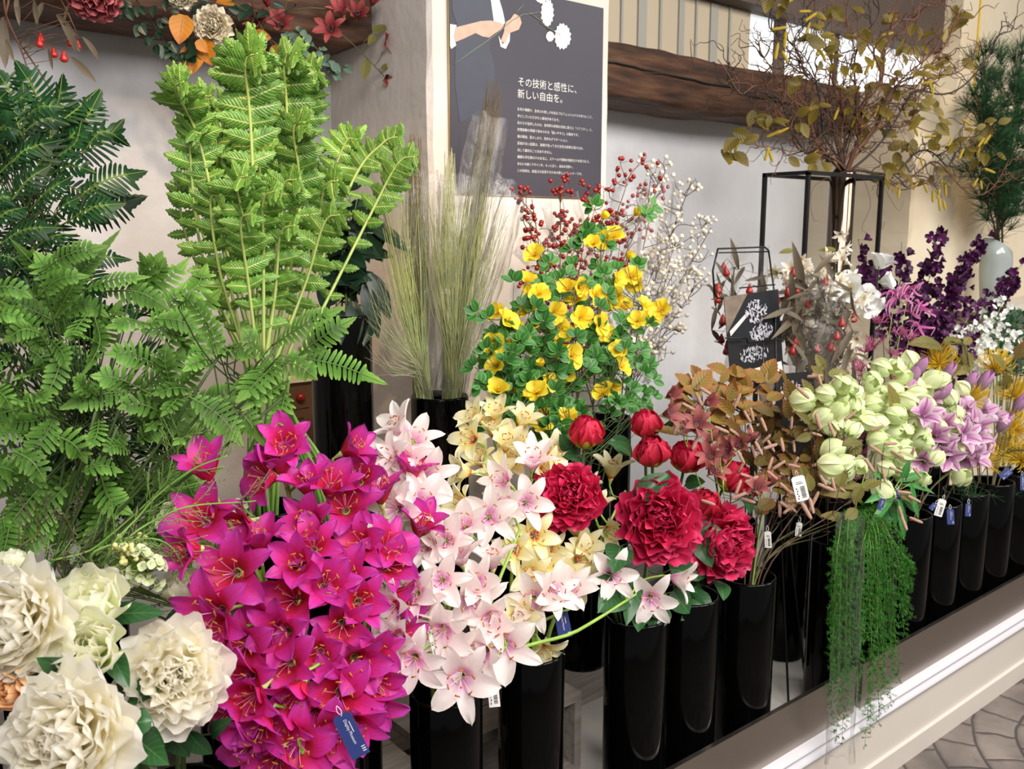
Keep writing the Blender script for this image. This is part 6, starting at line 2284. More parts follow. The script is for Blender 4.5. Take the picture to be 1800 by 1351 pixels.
for i, (x, y, n, lab) in enumerate([(1770, 520, 40, 'small white flower spray rising highest at the right'), (1735, 560, 46, 'small white flower spray in front of the dark hedge'), (1790, 580, 40, 'small white flower spray at the right frame edge'), (1700, 560, 30, 'small white flower spray half behind purple orchids'), (1750, 620, 40, 'small white flower spray low above the yellow pincushions')]):
    spray(lab, 'mid4', (x, y), n, WSM, .026, 1.60, 1380 + i, 'white_flower_spray', 'flower spray', 'small white flower sprays', 'stem', 90, 30)
# white magnolia
WM = [(lily_mesh(M['white_small'], M['stem_olive'], o, 1400 + i, 1.9, 8, .06), stamen_mesh(M['yellow_fluff'], M['yellow_fluff'], .6, 1405 + i, .06, .18)) for i, o in enumerate((.5, .95))]
star_stem('large white magnolia branch with a yellow-eyed bloom, between star flowers and orchids', 'mid2', (1545, 455), [(1520, 522, 1, -.1, .1, 1), (1558, 495, 0, .7, .2, .4), (1548, 460, 0, .3, .8, .2), (1535, 540, 1, .3, -.5, .7), (1490, 505, 1, -.5, .1, .7)], WM, .105, 1.62, 1410, 'white_magnolia_branch', None, 'twig_dark')
# pink plumes
for i, (x, y, lab) in enumerate([(1545, 570, 'feathery pink plume tallest beside the white star flowers'), (1580, 590, 'feathery pink plume right of the tallest one'), (1520, 620, 'feathery pink plume leaning left'), (1525, 670, 'feathery dark pink plume low behind the pods'), (1600, 600, 'feathery pink plume under the pink ribbon flower')]):
    rng = random.Random(1420 + i)
    tp = P(x, y, 1.47)
    path = stem_path('mid1', [], tp, rng)
    th = Thing('pink_plume', lab, 'plume', path[0], 'feathery pink plumes')
    s, f = MB(), MB()
    s.tube(path, .002, .001, 4)
    m_ = mpx(tp)
    for k in range(46):
        q = path[-1 - int((k / 46) * 9)]
        l = 34 * m_ * rng.uniform(.5, 1.1) * (.5 + k / 60)
        d = cd(rng.uniform(-1, 1), rng.uniform(.2, 1), rng.uniform(-.6, .8))
        e = q + d * l
        f.tube([q, q.lerp(e, .5) + Vector((0, 0, .004)), e], .0018, .001, 3)
        for j in range(8):
            w = q.lerp(e, (j + 2) / 9)
            f.tube([w, w + (cd(rng.uniform(-1, 1), rng.uniform(-.2, 1), rng.uniform(-1, 1)) * .6 + d * .6) * 10 * m_], .0011, .0008, 3, cap=False)
    th.part('stem', s, [M['stem_olive']])
    th.part('plumelets', f, [M['pink_fluff']], kind='stuff')
M['ribbon_pink'] = fabric('petal_ribbon_pink', [(0, '#b23a86'), (.5, '#c077a4'), (1, '#c795ae')], .6, .2, var=.15)
for i, (x, y, lab) in enumerate([(1595, 525, 'pink flower stem with long curling ribbon petals'), (1600, 590, 'pink ribbon flower stem, small magenta lip, lower'), (1570, 540, 'pink ribbon flower stem at left, half behind the magnolia')]):
    rng = random.Random(1440 + i)
    tp = P(x, y, 1.60)
    path = stem_path('mid2', [], tp, rng)
    th = Thing('ribbon_flower_stem', lab, 'flower stem', path[0], 'pink ribbon flower stems')
    s = MB()
    s.tube(path, .002, .001, 4)
    th.part('stem', s, [M['stem']])
    m_ = mpx(tp)
    for k in range(4 if i == 0 else 2):
        f = MB()
        c = tp + cd(rng.uniform(-1, 1), rng.uniform(-.8, .8), rng.uniform(-.3, .6)) * 24 * m_
        for j in range(6):
            d = cd(rng.uniform(-1, 1), rng.uniform(-.4, .8), rng.uniform(-.3, 1))
            n_ = d.cross(cd(0, 0, 1)).normalized()
            L_ = 30 * m_ * rng.uniform(.7, 1.2)
            f.grid(lambda u, v, d=d, n_=n_, L_=L_, c=c: c + d * (L_ * math.sin(v * 2.2) / 1.0) * .9 + n_ * (u * 2.6 * m_ * (1 - .7 * v)) - Vector((0, 0, L_ * .8 * v * v)) + n_ * (5 * m_ * math.sin(v * 5)), 2, 8)
        f.tube([tp, c], .001, n=3)
        th.part('flower', f, [M['ribbon_pink']])
# yellow pincushions
def pin_mesh(seed):
    r = random.Random(seed)
    b = MB()
    for k in range(130):
        d = Vector((r.gauss(0, 1), r.gauss(0, 1), abs(r.gauss(.3, .8)))).normalized()
        t_ = d.orthogonal().normalized()
        b.tube([d * .06, d * .28, d * .42 + t_ * .04 + Vector((0, 0, .03)), d * .47 + t_ * .10 + Vector((0, 0, .08))], .010, .007, 3, 0, cap=False)
    return b.mesh('bloom', [M['yellow_fluff']])


PIN = [pin_mesh(1), pin_mesh(2)]
for i, (x, y, lab) in enumerate([(1748, 650, 'yellow pincushion flower with the highest bloom, left of small white flowers'), (1650, 640, 'yellow pincushion flower behind the mauve buds'), (1785, 700, 'yellow pincushion flower at the right frame edge, upper'), (1780, 755, 'yellow pincushion flower at the right frame edge, lower'), (1730, 815, 'orange-yellow pincushion flower lowest, below the magnolia blooms'), (1795, 810, 'yellow pincushion flower beside the dark dill leaves'), (1703, 705, 'yellow pincushion flower glimpsed between mauve magnolia blooms'), (1762, 795, 'yellow pincushion flower just above the navy tag on the sprig')]):
    rng = random.Random(1460 + i)
    Yp = (1.50 - .04 * i) if i < 6 else 1.42
    c = P(x, y, Yp)
    d = cd(rng.uniform(-.2, .3), rng.uniform(.4, .9), .5)
    sz = 72 * mpx(c)
    path = stem_path('far5' if i > 1 else 'far4', [], c, rng)
    th = Thing('yellow_pincushion', lab, 'flower stem', path[0], 'yellow pincushion flowers')
    s = MB()
    s.tube(path, .0024, .002, 5)
    th.part('stem', s, [M['stem_olive']])
    th.inst('bloom', PIN[i % 2], trs(c, d, sz, 0))
# dill-like greens at the far right
for i, (x0, y0, x1, y1, lab) in enumerate([(1690, 860, 1720, 870, 'dark dill-like green sprig under the magnolias, short'), (1700, 870, 1795, 868, 'dark dill-like green sprig reaching right along the vases'), (1760, 800, 1800, 790, 'dark dill-like green sprig below the pincushions')]):
    rng = random.Random(1480 + i)
    Yd = 1.27
    tp = P(x1, y1, Yd)
    path = stem_path('far4', [P(x0, y0, Yd)], tp, rng)
    th = Thing('dill_sprig', lab, 'foliage', path[0], 'dark dill sprigs')
    s, f = MB(), MB()
    s.tube(path, .002, .001, 4)
    for k in range(70):
        q = path[rng.randrange(len(path) * 2 // 3, len(path))]
        f.tube([q, q + cd(rng.uniform(-1, 1), rng.uniform(-.7, .7), rng.uniform(-.5, 1)) * rng.uniform(.02, .05)], .0007, .0004, 3, cap=False)
    th.part('stem', s, [M['stem_dark']])
    th.part('needles', f, [M['pine']])
# olive leaf sprigs among the pincushions
for i, (tip, lv_, lab) in enumerate([((1660, 600), [(1655, 610, 1615, 590), (1660, 605, 1690, 590), (1690, 600, 1700, 640), (1670, 620, 1650, 640), (1685, 640, 1640, 660)], 'olive leaf sprig behind the topmost pod'), ((1700, 610), [(1695, 605, 1710, 590), (1700, 610, 1680, 595), (1705, 620, 1690, 650), (1710, 640, 1680, 655)], 'folded dark olive leaf sprig left of the pincushions'), ((1770, 640), [(1765, 650, 1755, 620), (1770, 650, 1795, 655), (1765, 660, 1775, 690), (1760, 670, 1750, 690), (1790, 690, 1800, 670)], 'olive leaf sprig in front of the yellow pincushions'), ((1795, 625), [(1788, 630, 1800, 600)], 'rust leaf sprig cut by the right frame edge')]):
    catkin_branch(lab, 'far5', tip, lv_, [], M['autumn_olive'] if i < 3 else M['autumn'], CATS, 1500 + i, lambda px, py: 1.46, M['stem_brown'], 'olive_leaf_sprig', 'olive leaf sprigs', .62)

# wrapped rosehip branches with grey leaves
def rosehip_mesh():
    b = MB()
    b.lathe([(0, 0), (.12, .03), (.16, .2), (.3, .5), (.42, .8), (.40, 1.0), (.26, 1.14), (.12, 1.18), (0, 1.16)], n=10)
    return b.mesh('rosehip', [M['rosehip']])


HIP = rosehip_mesh()


def rosehip_branch(label, vkey, tip, hips, leaves, Y, seed, sleeve_=None, name='rosehip_branch', root=None, group='rosehip branches', hs=.027, hang=True, lmat='grey_leaf'):
    rng = random.Random(seed)
    tp = P(tip[0], tip[1], Y)
    if vkey:
        path = stem_path(vkey, [], tp, rng)
    else:
        path = smooth([P(x, y, Y + .03) for x, y in root] + [tp], 8)
    th = Thing(name, label, 'branch', path[0], group)
    s, lv = MB(), MB()
    s.tube(path, .0028, .0014, 5)
    hp = []
    for (x, y) in hips:
        c = P(x, y, Y + rng.uniform(-.04, .04))
        up = c + Vector((rng.uniform(-.01, .01), 0, hs * .8)) if hang else c - Vector((0, 0, hs * .5))
        q = min(path[len(path) // 3:], key=lambda w: (w - up).length)
        s.tube(smooth([q, q.lerp(up, .6) + Vector((0, 0, .015)), up], 4), .0008, .0006, 4)
        hp.append((up, Vector((rng.uniform(-.2, .2), rng.uniform(-.2, .2), -1 if hang else 1))))
    for (bx, by, tx, ty) in leaves:
        a, c = P(bx, by, Y + rng.uniform(-.05, .03)), P(tx, ty, Y + rng.uniform(-.02, .02))
        q = min(path[len(path) // 3:], key=lambda w: (w - a).length)
        s.tube([q, a], .0007, n=3)
        leaf(lv, a, c, math.hypot(tx - bx, ty - by) * mpx(a) * .10, cd(rng.uniform(-.7, .7), rng.uniform(-.2, .8), 1), 0, 4, 8, .25, rng.uniform(0, .2), 0, .9, rng.uniform(-.1, .12))
    th.part('branch', s, [M['twig_red'] if not vkey else M['stem_olive']])
    if leaves:
        th.part('leaves', lv, [M[lmat]])
    for p_, d in hp:
        th.inst('rosehip', HIP, trs(p_, d, hs * rng.uniform(.85, 1.1), rng.uniform(0, 6)))
    if sleeve_:
        bx, by, tx, ty, r0, r1, yb = sleeve_
        th.part('cellophane_sleeve', sleeve(P(bx, by, yb), P(tx, ty, Y), r0, r1, seed), [M['film']])
    return th


def c10(x, y):
    return 1200 + x / 3.377, 350 + y / 3.377


def rl(n, x0, x1, y0, y1, seed, l=(50, 90)):
    r = random.Random(seed)
    out = []
    for k in range(n):
        x, y = r.uniform(x0, x1), r.uniform(y0, y1)
        a = r.uniform(-PI, PI)
        q = r.uniform(*l)
        out.append((x, y, x + q * .6 * math.cos(a), y + q * math.sin(a)))
    return out


H1 = [c10(x, y) for x, y in [(655, 440), (685, 550), (835, 505), (865, 595), (600, 710), (660, 760), (740, 635), (805, 640), (815, 760), (845, 790), (670, 850), (665, 900), (885, 880), (925, 820), (945, 740), (790, 900), (685, 970), (1010, 710), (970, 830), (570, 610), (610, 560), (700, 700), (900, 940)]]
rosehip_branch('rosehip branch in cellophane right of the wire stand, long grey leaves', 'mid0', (1420, 480), H1[:8], rl(34, 1370, 1480, 480, 620, 3), 1.60, 1600, (1420, 660, 1425, 480, .05, .085, 1.58))
rosehip_branch('rosehip branch in cellophane leaning right to the white star flowers', 'mid0', (1460, 500), H1[8:16], rl(34, 1390, 1510, 500, 640, 4), 1.56, 1601, (1430, 665, 1455, 500, .05, .08, 1.56))
rosehip_branch('rosehip branch lowest, dark in the cellophane above the lime pods', 'mid0', (1440, 560), H1[16:], rl(30, 1380, 1490, 540, 650, 5), 1.62, 1602)
H2 = [c10(x, y) for x, y in [(255, 415), (260, 440), (215, 540), (395, 545), (235, 725), (235, 840), (262, 905), (250, 880), (210, 600)]]
rosehip_branch('rosehip branch behind the wire stand at left, reddish leaves', 'back_b', (1290, 470), H2, rl(26, 1250, 1350, 460, 560, 6, (30, 60)) + [(1250, 540, 1275, 570), (1252, 580, 1275, 620), (1255, 600, 1280, 625), (1245, 500, 1270, 530)], 1.72, 1603, (1300, 660, 1320, 430, .04, .07, 1.72))

# ================================================================== wire leaflet stand
YS = 1.60
st = Thing('leaflet_stand', 'thin black wire leaflet stand on slim legs, between berries and autumn leaves', 'stand', P(1400, 1225, 1.40))
b = MB()
q = [P(*c, YS) for c in ((1262, 437), (1344, 434), (1351, 440), (1361, 514), (1356, 521), (1262, 524), (1256, 516), (1253, 475), (1262, 437))]
b.tube(q, .0028, n=6)
b.tube([P(1264, 444, YS), P(1350, 442, YS)], .0022, n=6)
b.tube([P(1300, 506, YS - .02), P(1362, 500, YS - .02)], .0022, n=6)
b.tube([P(1275, 594, YS - .03), P(1312, 594, YS - .03), P(1314, 602, YS - .03), P(1372, 596, YS - .03), P(1392, 582, YS - .03)], .0026, n=6)
b.tube([P(1342, 600, YS - .03), P(1338, 790, YS - .03)], .0026, n=6)
st.part('wire_frame', b, [M['black_metal']])
for pts in ([P(1362, 520, YS), P(1368, 800, YS - .10), PZ(1386, 1237, .2425)], [P(1378, 660, YS - .02), P(1385, 900, YS - .1), PZ(1418, 1222, .2425)]):
    b = MB()
    b.tube(smooth(pts, 6), .0036, n=6)
    st.part('leg', b, [M['black_metal']])


def leaflet(label, corners, Y, seed, lettering_line):
    """a printed leaflet: dark photograph of white flowers on boards, pale caption band"""
    tl, tr_, br, bl_ = [P(*c, Y) for c in corners]
    X, D = tr_ - tl, bl_ - tl
    n_ = X.cross(D).normalized()
    if n_.dot(cd(0, 0, 1)) < 0:
        n_ = -n_

    def q(u, v, e=0):
        return tl + X * u + D * v + n_ * (.0006 + e)
    th = Thing('leaflet', label, 'leaflet', bl_.lerp(br, .5), 'leaflets on the wire stand')
    b = MB()
    b.slab([tl, tr_, br, bl_], -n_ * .0015)
    th.part('sheet', b, [M['print_black']], smooth_shade=False)
    b = MB()
    b.poly([q(.0, .0), q(.42, .0), q(.0, .42)])
    th.part('printed_board', b, [M['print_wood']], smooth_shade=False)
    b = MB()
    b.poly([q(.05, .40, .0003), q(.40, .20, .0003), q(.42, .24, .0003), q(.06, .46, .0003)])
    th.part('printed_ribbon', b, [M['print_white']], smooth_shade=False)
    r = random.Random(seed)
    for cx, cy_, rx, ry in ((.55, .22, .20, .14), (.62, .48, .22, .10), (.45, .72, .28, .10)):
        b = MB()
        for k in range(120):
            a, w = r.uniform(0, 6.28), math.sqrt(r.random())
            c_ = (cx + rx * w * math.cos(a), cy_ + ry * w * math.sin(a))
            a2, l = r.uniform(0, 6.28), r.uniform(.012, .04)
            e_ = .0004 + .000009 * k
            b.poly([q(c_[0] + l * math.cos(a2) * .8, c_[1] + l * math.sin(a2), e_), q(c_[0] + l * .3 * math.cos(a2 + 1.6), c_[1] + l * .3 * math.sin(a2 + 1.6), e_), q(c_[0] - l * math.cos(a2) * .8, c_[1] - l * math.sin(a2), e_), q(c_[0] - l * .3 * math.cos(a2 + 1.6), c_[1] - l * .3 * math.sin(a2 + 1.6), e_)])
        th.part('printed_flower', b, [M['print_flower']], smooth_shade=False, kind='stuff')
    if lettering_line:
        b = MB()
        b.poly([q(.28, .90, .0016), q(.95, .88, .0016), q(.97, 1.0, .0016), q(.29, 1.0, .0016)])
        th.part('caption_band', b, [M['white_card']], smooth_shade=False)
        R_ = Matrix((X.normalized(), -D.normalized(), n_)).transposed().to_4x4()
        lettering(lettering_line, X.length * .55, Matrix.Translation(q(.34, .975, .002)) @ R_, M['ink'], th)


M['print_black'] = plain('print_black', '#1c1e22', .35)
M['print_wood'] = plain('print_wood', '#76675a', .5, var=.2, scale=40)
M['print_flower'] = plain('print_flower', '#b6b4be', .5, var=.08, scale=60)
leaflet('upper leaflet in the wire stand, white flowers on black with a caption band', ((1272, 522), (1368, 508), (1378, 660), (1285, 672)), YS - .012, 5, '自由に、飾る')
leaflet('lower leaflet on the wire stand, half hidden by autumn leaves', ((1332, 660), (1430, 652), (1440, 800), (1345, 810)), YS - .05, 6, '')

# ================================================================== tags on the far vases
for i, (x, y, w, h, rot, kind, Yt, lab) in enumerate([(1653, 892, .022, .052, .30, 'bar', 1.215, 'white barcode tag hanging on the magnolia vase'), (1671, 908, .020, .046, -.04, 'brand', 1.215, 'navy brand tag right of the white barcode tag, on the magnolia vase'), (1702, 896, .016, .040, .05, 'brand', 1.22, 'navy brand tag at the right rim of the magnolia vase'), (1549, 886, .014, .032, .3, 'brand', 1.18, 'navy brand tag among the green leaves below the pods'), (1640, 890, .014, .022, .7, 'brand', 1.22, 'crumpled navy tag left of the white barcode tag'), (1768, 832, .024, .038, .9, 'brand', 1.20, 'navy tag lying over the dill sprig'), (1797, 848, .012, .05, 0, 'brand', 1.20, 'navy tag cut by the right frame edge'), (1580, 870, .012, .03, -.2, 'brand', 1.22, 'navy tag half behind the green leaves')]):
    tagcard(P(x, y, Yt), w, h, rot, kind, lab, face=cd(-.35, .05, 1))

# ================================================================== curly branches in the mirrored vase
YC = 2.0
vt = P(1482, 302, YC)
vr_ = 22 * mpx(vt)
b = MB()
vb = 0.241
b.lathe([(0, vb), (vr_ * .98, vb), (vr_, vb + .02), (vr_, vt.z - .005), (vr_ - .003, vt.z), (vr_ - .006, vt.z - .004), (vr_ - .006, vb + .05), (0, vb + .05)], (vt.x, vt.y, 0), 40)
t = NT('smoked_mirror')
M['smoked_mirror'] = t.done(t.pbr(srgb('#5a4c42'), .08, .9, .6))
single('mirrored_vase', 'tall slim smoked-mirror vase holding the curly branch arrangement', 'vase', b, [M['smoked_mirror']], (vt.x, vt.y, vb))
fl, fr = P(1421, 303, YC - .075), P(1551, 303, YC - .075)
b = MB()
bars = MB()
th = Thing('metal_frame_stand', 'black square-tube frame stand round the mirrored vase', 'stand', ((fl.x + fr.x) / 2, YC, vb))
t2 = .007
for x in (fl.x, fr.x):
    for y in (YC - .075, YC + .11):
        b = MB()
        b.box((x - t2, y - t2, vb), (x + t2, y + t2, fl.z))
        th.part('upright', b, [M['black_metal']], smooth_shade=False)
b = MB()
for y in (YC - .075, YC + .11):
    b.box((fl.x - t2, y - t2, fl.z - t2), (fr.x + t2, y + t2, fl.z + t2))
for x in (fl.x, fr.x):
    b.box((x - t2, YC - .075, fl.z - t2), (x + t2, YC + .11, fl.z + t2))
th.part('top_frame', b, [M['black_metal']], smooth_shade=False)

mouth = Vector((vt.x, vt.y, vt.z))
mv = mpx(mouth)
CT = [(1290, 95, 'reaching furthest left, hooked tip'), (1330, 60, 'leaning left with a dense tangle'), (1270, 100, 'far left, two fine loops'), (1350, 10, 'rising to the upper left'), (1420, -40, 'rising left of the centre'), (1470, -60, 'rising straight up'), (1540, -50, 'rising right of the centre'), (1600, 10, 'rising to the upper right, lit orange'), (1690, 20, 'reaching right with fine hooked ends'), (1795, 60, 'reaching furthest right and high'), (1700, 110, 'bending to the right, amber lit'), (1790, 300, 'drooping far right before the pines'), (1720, 250, 'spreading right, low'), (1640, 60, 'crossing toward the cream wall'), (1350, 180, 'leaning left in front of the beam'), (1400, 60, 'in the left middle of the tangle'), (1560, 40, 'in the right middle of the tangle'), (1500, 10, 'in the very middle of the tangle')]
for i, (tx, ty, lab) in enumerate(CT):
    rng = random.Random(1700 + i)
    tip = P(tx, ty, YC + (rng.uniform(-.22, .2) if tx < 1600 else rng.uniform(-.25, -.10)))
    base = Vector((vt.x + rng.uniform(-.02, .02), vt.y + rng.uniform(-.02, .02), vb + .35))
    th = Thing('curly_branch', 'curly brown branch, ' + lab, 'branch', base, 'curly branches in the mirrored vase')
    s = MB()

    def curl(a, e, r0, r1, amp, n=22):
        d = e - a
        L = d.length
        x = d.cross(Vector((0, 1, .2))).normalized()
        y = d.cross(x).normalized()
        f1, f2, p1, p2 = rng.uniform(2, 4), rng.uniform(4, 7), rng.uniform(0, 6), rng.uniform(0, 6)
        pts = []
        for k in range(n + 1):
            v = k / n
            en = min(1, v * 3)
            w = amp * L * en
            pts.append(a + d * v + x * (w * (math.sin(f1 * v * PI + p1) - math.sin(p1)) * .5 + w * .45 * math.sin(f2 * v * PI + p2) * v) + y * (w * math.cos(f2 * v * PI * .8 + p1) * .5 * v))
        s.tube(pts, r0, r1, 4, cap=False)
        return pts
    m0 = mouth + Vector((rng.uniform(-.025, .025), rng.uniform(-.025, .025), 0))
    s.tube([base, m0], .0035, .0035, 5)
    main = curl(m0, tip, .0058, .0022, .075, 30)
    for k in range(19):
        j = rng.randrange(5, len(main))
        q = main[j]
        d = ((q - mouth).normalized() + cd(rng.uniform(-.9, .9), rng.uniform(-.7, .9), rng.uniform(-.6, .6))).normalized()
        sub = curl(q, q + d * rng.uniform(35, 110) * mv, .0028, .0011, .16, 16)
        if rng.random() < .8:
            q2 = sub[rng.randrange(5, 15)]
            curl(q2, q2 + (d + cd(rng.uniform(-1, 1), rng.uniform(-1, .6), 0)).normalized() * rng.uniform(20, 60) * mv, .0017, .0009, .2, 10)
    th.part('branch', s, [M['twig_red'] if i % 3 else M['twig_dark']])
for i, (pts, lab) in enumerate([([(1440, 320), (1425, 350), (1430, 385), (1440, 388)], 'thin curly tendril hanging left of the mirrored vase'), ([(1520, 320), (1530, 360), (1515, 400), (1525, 410)], 'thin curly tendril hanging just right of the mirrored vase'), ([(1545, 310), (1560, 340), (1580, 370), (1590, 350)], 'thin curly tendril hanging furthest right below the branches')]):
    b = MB()
    p = [mouth - Vector((0, .035, -.004)), mouth - Vector((0, .06, -.015))] + [P(x, y, YC - .08) for x, y in pts]
    b.tube([Vector((vt.x, vt.y - .02, vb + .4)), mouth - Vector((0, .02, 0))] + smooth(p, 8), .0012, .0007, 4)
    single('curly_tendril', lab, 'tendril', b, [M['twig_red']], (vt.x, vt.y - .02, vb + .4), 'hanging curly tendrils')

# leafy yellow catkin branches in the same vase
GL = [(1290, 240), (1325, 205), (1275, 270), (1400, 215), (1400, 280), (1440, 290), (1345, 210), (1480, 20), (1500, 70), (1450, 100), (1400, 140), (1420, 70), (1530, 60), (1560, 30), (1605, 45), (1620, 75), (1590, 85), (1540, 100), (1480, 120), (1560, 135), (1525, 155), (1580, 150), (1610, 170), (1640, 170), (1660, 105), (1680, 110), (1630, 190), (1600, 210), (1560, 230), (1590, 250), (1640, 240), (1660, 215), (1700, 220), (1745, 210), (1740, 260), (1690, 260), (1660, 300), (1640, 310), (1580, 300), (1535, 300), (1700, 250), (1520, 200), (1480, 160), (1430, 180), (1690, 15), (1695, 35), (1370, 0), (1510, 230), (1460, 60), (1440, 30), (1620, 120), (1550, 180), (1500, 190), (1650, 260), (1725, 270), (1570, 270)]
GC = [(1355, 275, -1.4), (1285, 275, -1.5), (1295, 255, 1.3), (1375, 230, .4), (1370, 50, .1), (1425, 30, .6), (1415, 20, .1), (1420, 50, 1.3), (1380, 70, 1.5), (1365, 90, 1.4), (1440, 85, 1.3), (1445, 95, -1), (1380, 100, -1.2), (1525, 120, 1.2), (1500, 125, 1.2), (1535, 110, 1.4), (1585, 75, 1), (1660, 60, 1.2), (1665, 70, .9), (1640, 120, -.4), (1650, 135, 0), (1635, 150, -1.3), (1640, 160, 1.4), (1630, 145, .2), (1540, 195, 1.2), (1545, 215, 1.3), (1530, 190, -1.2), (1555, 190, -1.1), (1560, 215, -1.4), (1605, 215, 1.4), (1610, 230, -1.4), (1620, 285, -1.4), (1610, 325, 1), (1575, 330, .9), (1580, 340, 1.4), (1627, 330, -1.3), (1640, 345, -1.5), (1650, 340, 1.4), (1655, 320, -1.4), (1662, 335, -1.4), (1652, 360, -1.5), (1660, 360, -1.5), (1690, 270, 1.2), (1720, 265, 1.2), (1725, 250, .9), (1735, 245, 1), (1740, 300, -.4), (1715, 320, 1), (1725, 325, -1.4), (1635, 240, 0), (1670, 250, 1), (1380, 5, .3), (1430, 270, .8), (1300, 250, .4), (1360, 235, .4), (1348, 270, 1.3), (1745, 215, .7), (1700, 215, -.6), (1470, 200, 1.2), (1500, 215, 1.2), (1590, 195, -1.2), (1560, 60, .3)]
gt = [(1290, 250, 'reaching furthest left below the beam'), (1400, 90, 'rising to the upper left among the twigs'), (1420, 240, 'low at the left above the frame stand'), (1500, 60, 'rising straight up in the middle'), (1600, 60, 'rising to the upper right, amber lit'), (1560, 200, 'in the thick of the arrangement'), (1650, 140, 'leaning right before the cream wall'), (1640, 320, 'drooping right, catkins hanging lowest'), (1730, 250, 'reaching furthest right before the pines'), (1690, 20, 'highest at the right, small leaves')]


def g_own(tips, items):
    return split_near(tips, items, 1.0)


for i, (t_, lf, ct) in enumerate(zip(gt, g_own(gt, GL), g_own(gt, GC))):
    rng = random.Random(1800 + i)
    Y = YC - .12 + rng.uniform(-.06, .12)
    tip = P(t_[0], t_[1], Y)
    base = Vector((vt.x + rng.uniform(-.02, .02), vt.y + rng.uniform(-.02, .02), vb + .35))
    path = smooth([base, mouth + Vector((rng.uniform(-.02, .02), rng.uniform(-.02, .02), 0)), mouth.lerp(tip, .55) + Vector((0, 0, .02)), tip], 8)
    th = Thing('catkin_branch', 'golden leafed catkin branch, ' + t_[2], 'branch', base, 'yellow catkin branches')
    s, lv = MB(), MB()
    s.tube(path, .003, .0013, 5)
    for (x, y) in lf:
        for k in range(3):
            a = P(x + rng.uniform(-18, 18), y + rng.uniform(-12, 12), Y + rng.uniform(-.06, .06))
            an = rng.uniform(-2.6, .6)
            d = cd(math.cos(an), math.sin(an), rng.uniform(-.3, .7))
            l = rng.uniform(18, 32) * mv
            q = near_on(path, a, .35)
            s.tube(smooth([q, q.lerp(a, .6) + Vector((0, 0, .01)), a], 4), .0009, .0007, 3)
            leaf(lv, a, a + d * l, l * .33, cd(rng.uniform(-.8, .8), rng.uniform(-.2, .9), 1), 0, 6, 10, .2, rng.uniform(0, .3), .12, .85)
    th.part('branch', s, [M['stem_twig']])
    th.part('leaves', lv, [M['autumn_gold']])
    for (x, y, an) in ct:
        c = P(x, y, Y + rng.uniform(-.05, .05))
        d = cd(math.cos(an), math.sin(an) if an > 0 else math.sin(an), rng.uniform(-.2, .4))
        sz = 21 * mv * rng.uniform(.85, 1.2)
        a = c - d * sz * .5
        q = near_on(path, a, .35)
        sb = MB()
        sb.tube(smooth([q, q.lerp(a, .6) + Vector((0, 0, .012)), a], 4), .0007, .0005, 3)
        th.part('twig', sb, [M['stem_twig']])
        th.inst('catkin', CATY, trs(a, d, 1, 0) @ Matrix.Diagonal((sz * .8, sz * .8, sz, 1)))

# ================================================================== shelf with pines at the far right
sz_ = P(1760, 532, 2.0).z
b = MB()
b.box((P(1712, 530, 2.0).x, 1.88, sz_ - .03), (6.2, 2.128, sz_))
single('white_shelf', 'white shelf on the cream wall carrying the pine vase', 'shelf', b, [M['white_paint']], (4.9, 2.1, sz_ - .03), smooth_shade=False)
gv = P(1745, 528, 1.98)
M['grey_glass'] = plain('grey_glass', '#9aa3a0', .12, 0, .6, var=.1, scale=6)
b = MB()
gw, gh = 26 * mpx(gv), 100 * mpx(gv)
n = 36
rows = []
for k, (rr, zz) in enumerate([(0, .002), (.75, .002), (.8, .01), (.9, .3), (1.0, .6), (1.02, .8), (.96, 1.0), (.90, 1.0), (.93, .8), (.9, .5), (0, .1)]):
    rows.append((rr * gw, zz * gh))


def gfn(mb):
    b0 = len(mb.v)
    for (rr, zz) in rows:
        for i in range(n):
            a = 2 * PI * i / n
            cut = (0.16 * gh * math.cos(a + .4)) * max(0, (zz / gh - .6)) / .4
            mb.v.append(Vector((gv.x + rr * math.cos(a), 1.98 + rr * math.sin(a), sz_ + zz - cut * (1 if zz > .5 * gh else 0))))
            mb.uv.append((0, 0))
    for k in range(len(rows) - 1):
        for i in range(n):
            a, c = b0 + k * n + i, b0 + k * n + (i + 1) % n
            mb.f.append((a, c, c + n, a + n))
            mb.m.append(0)


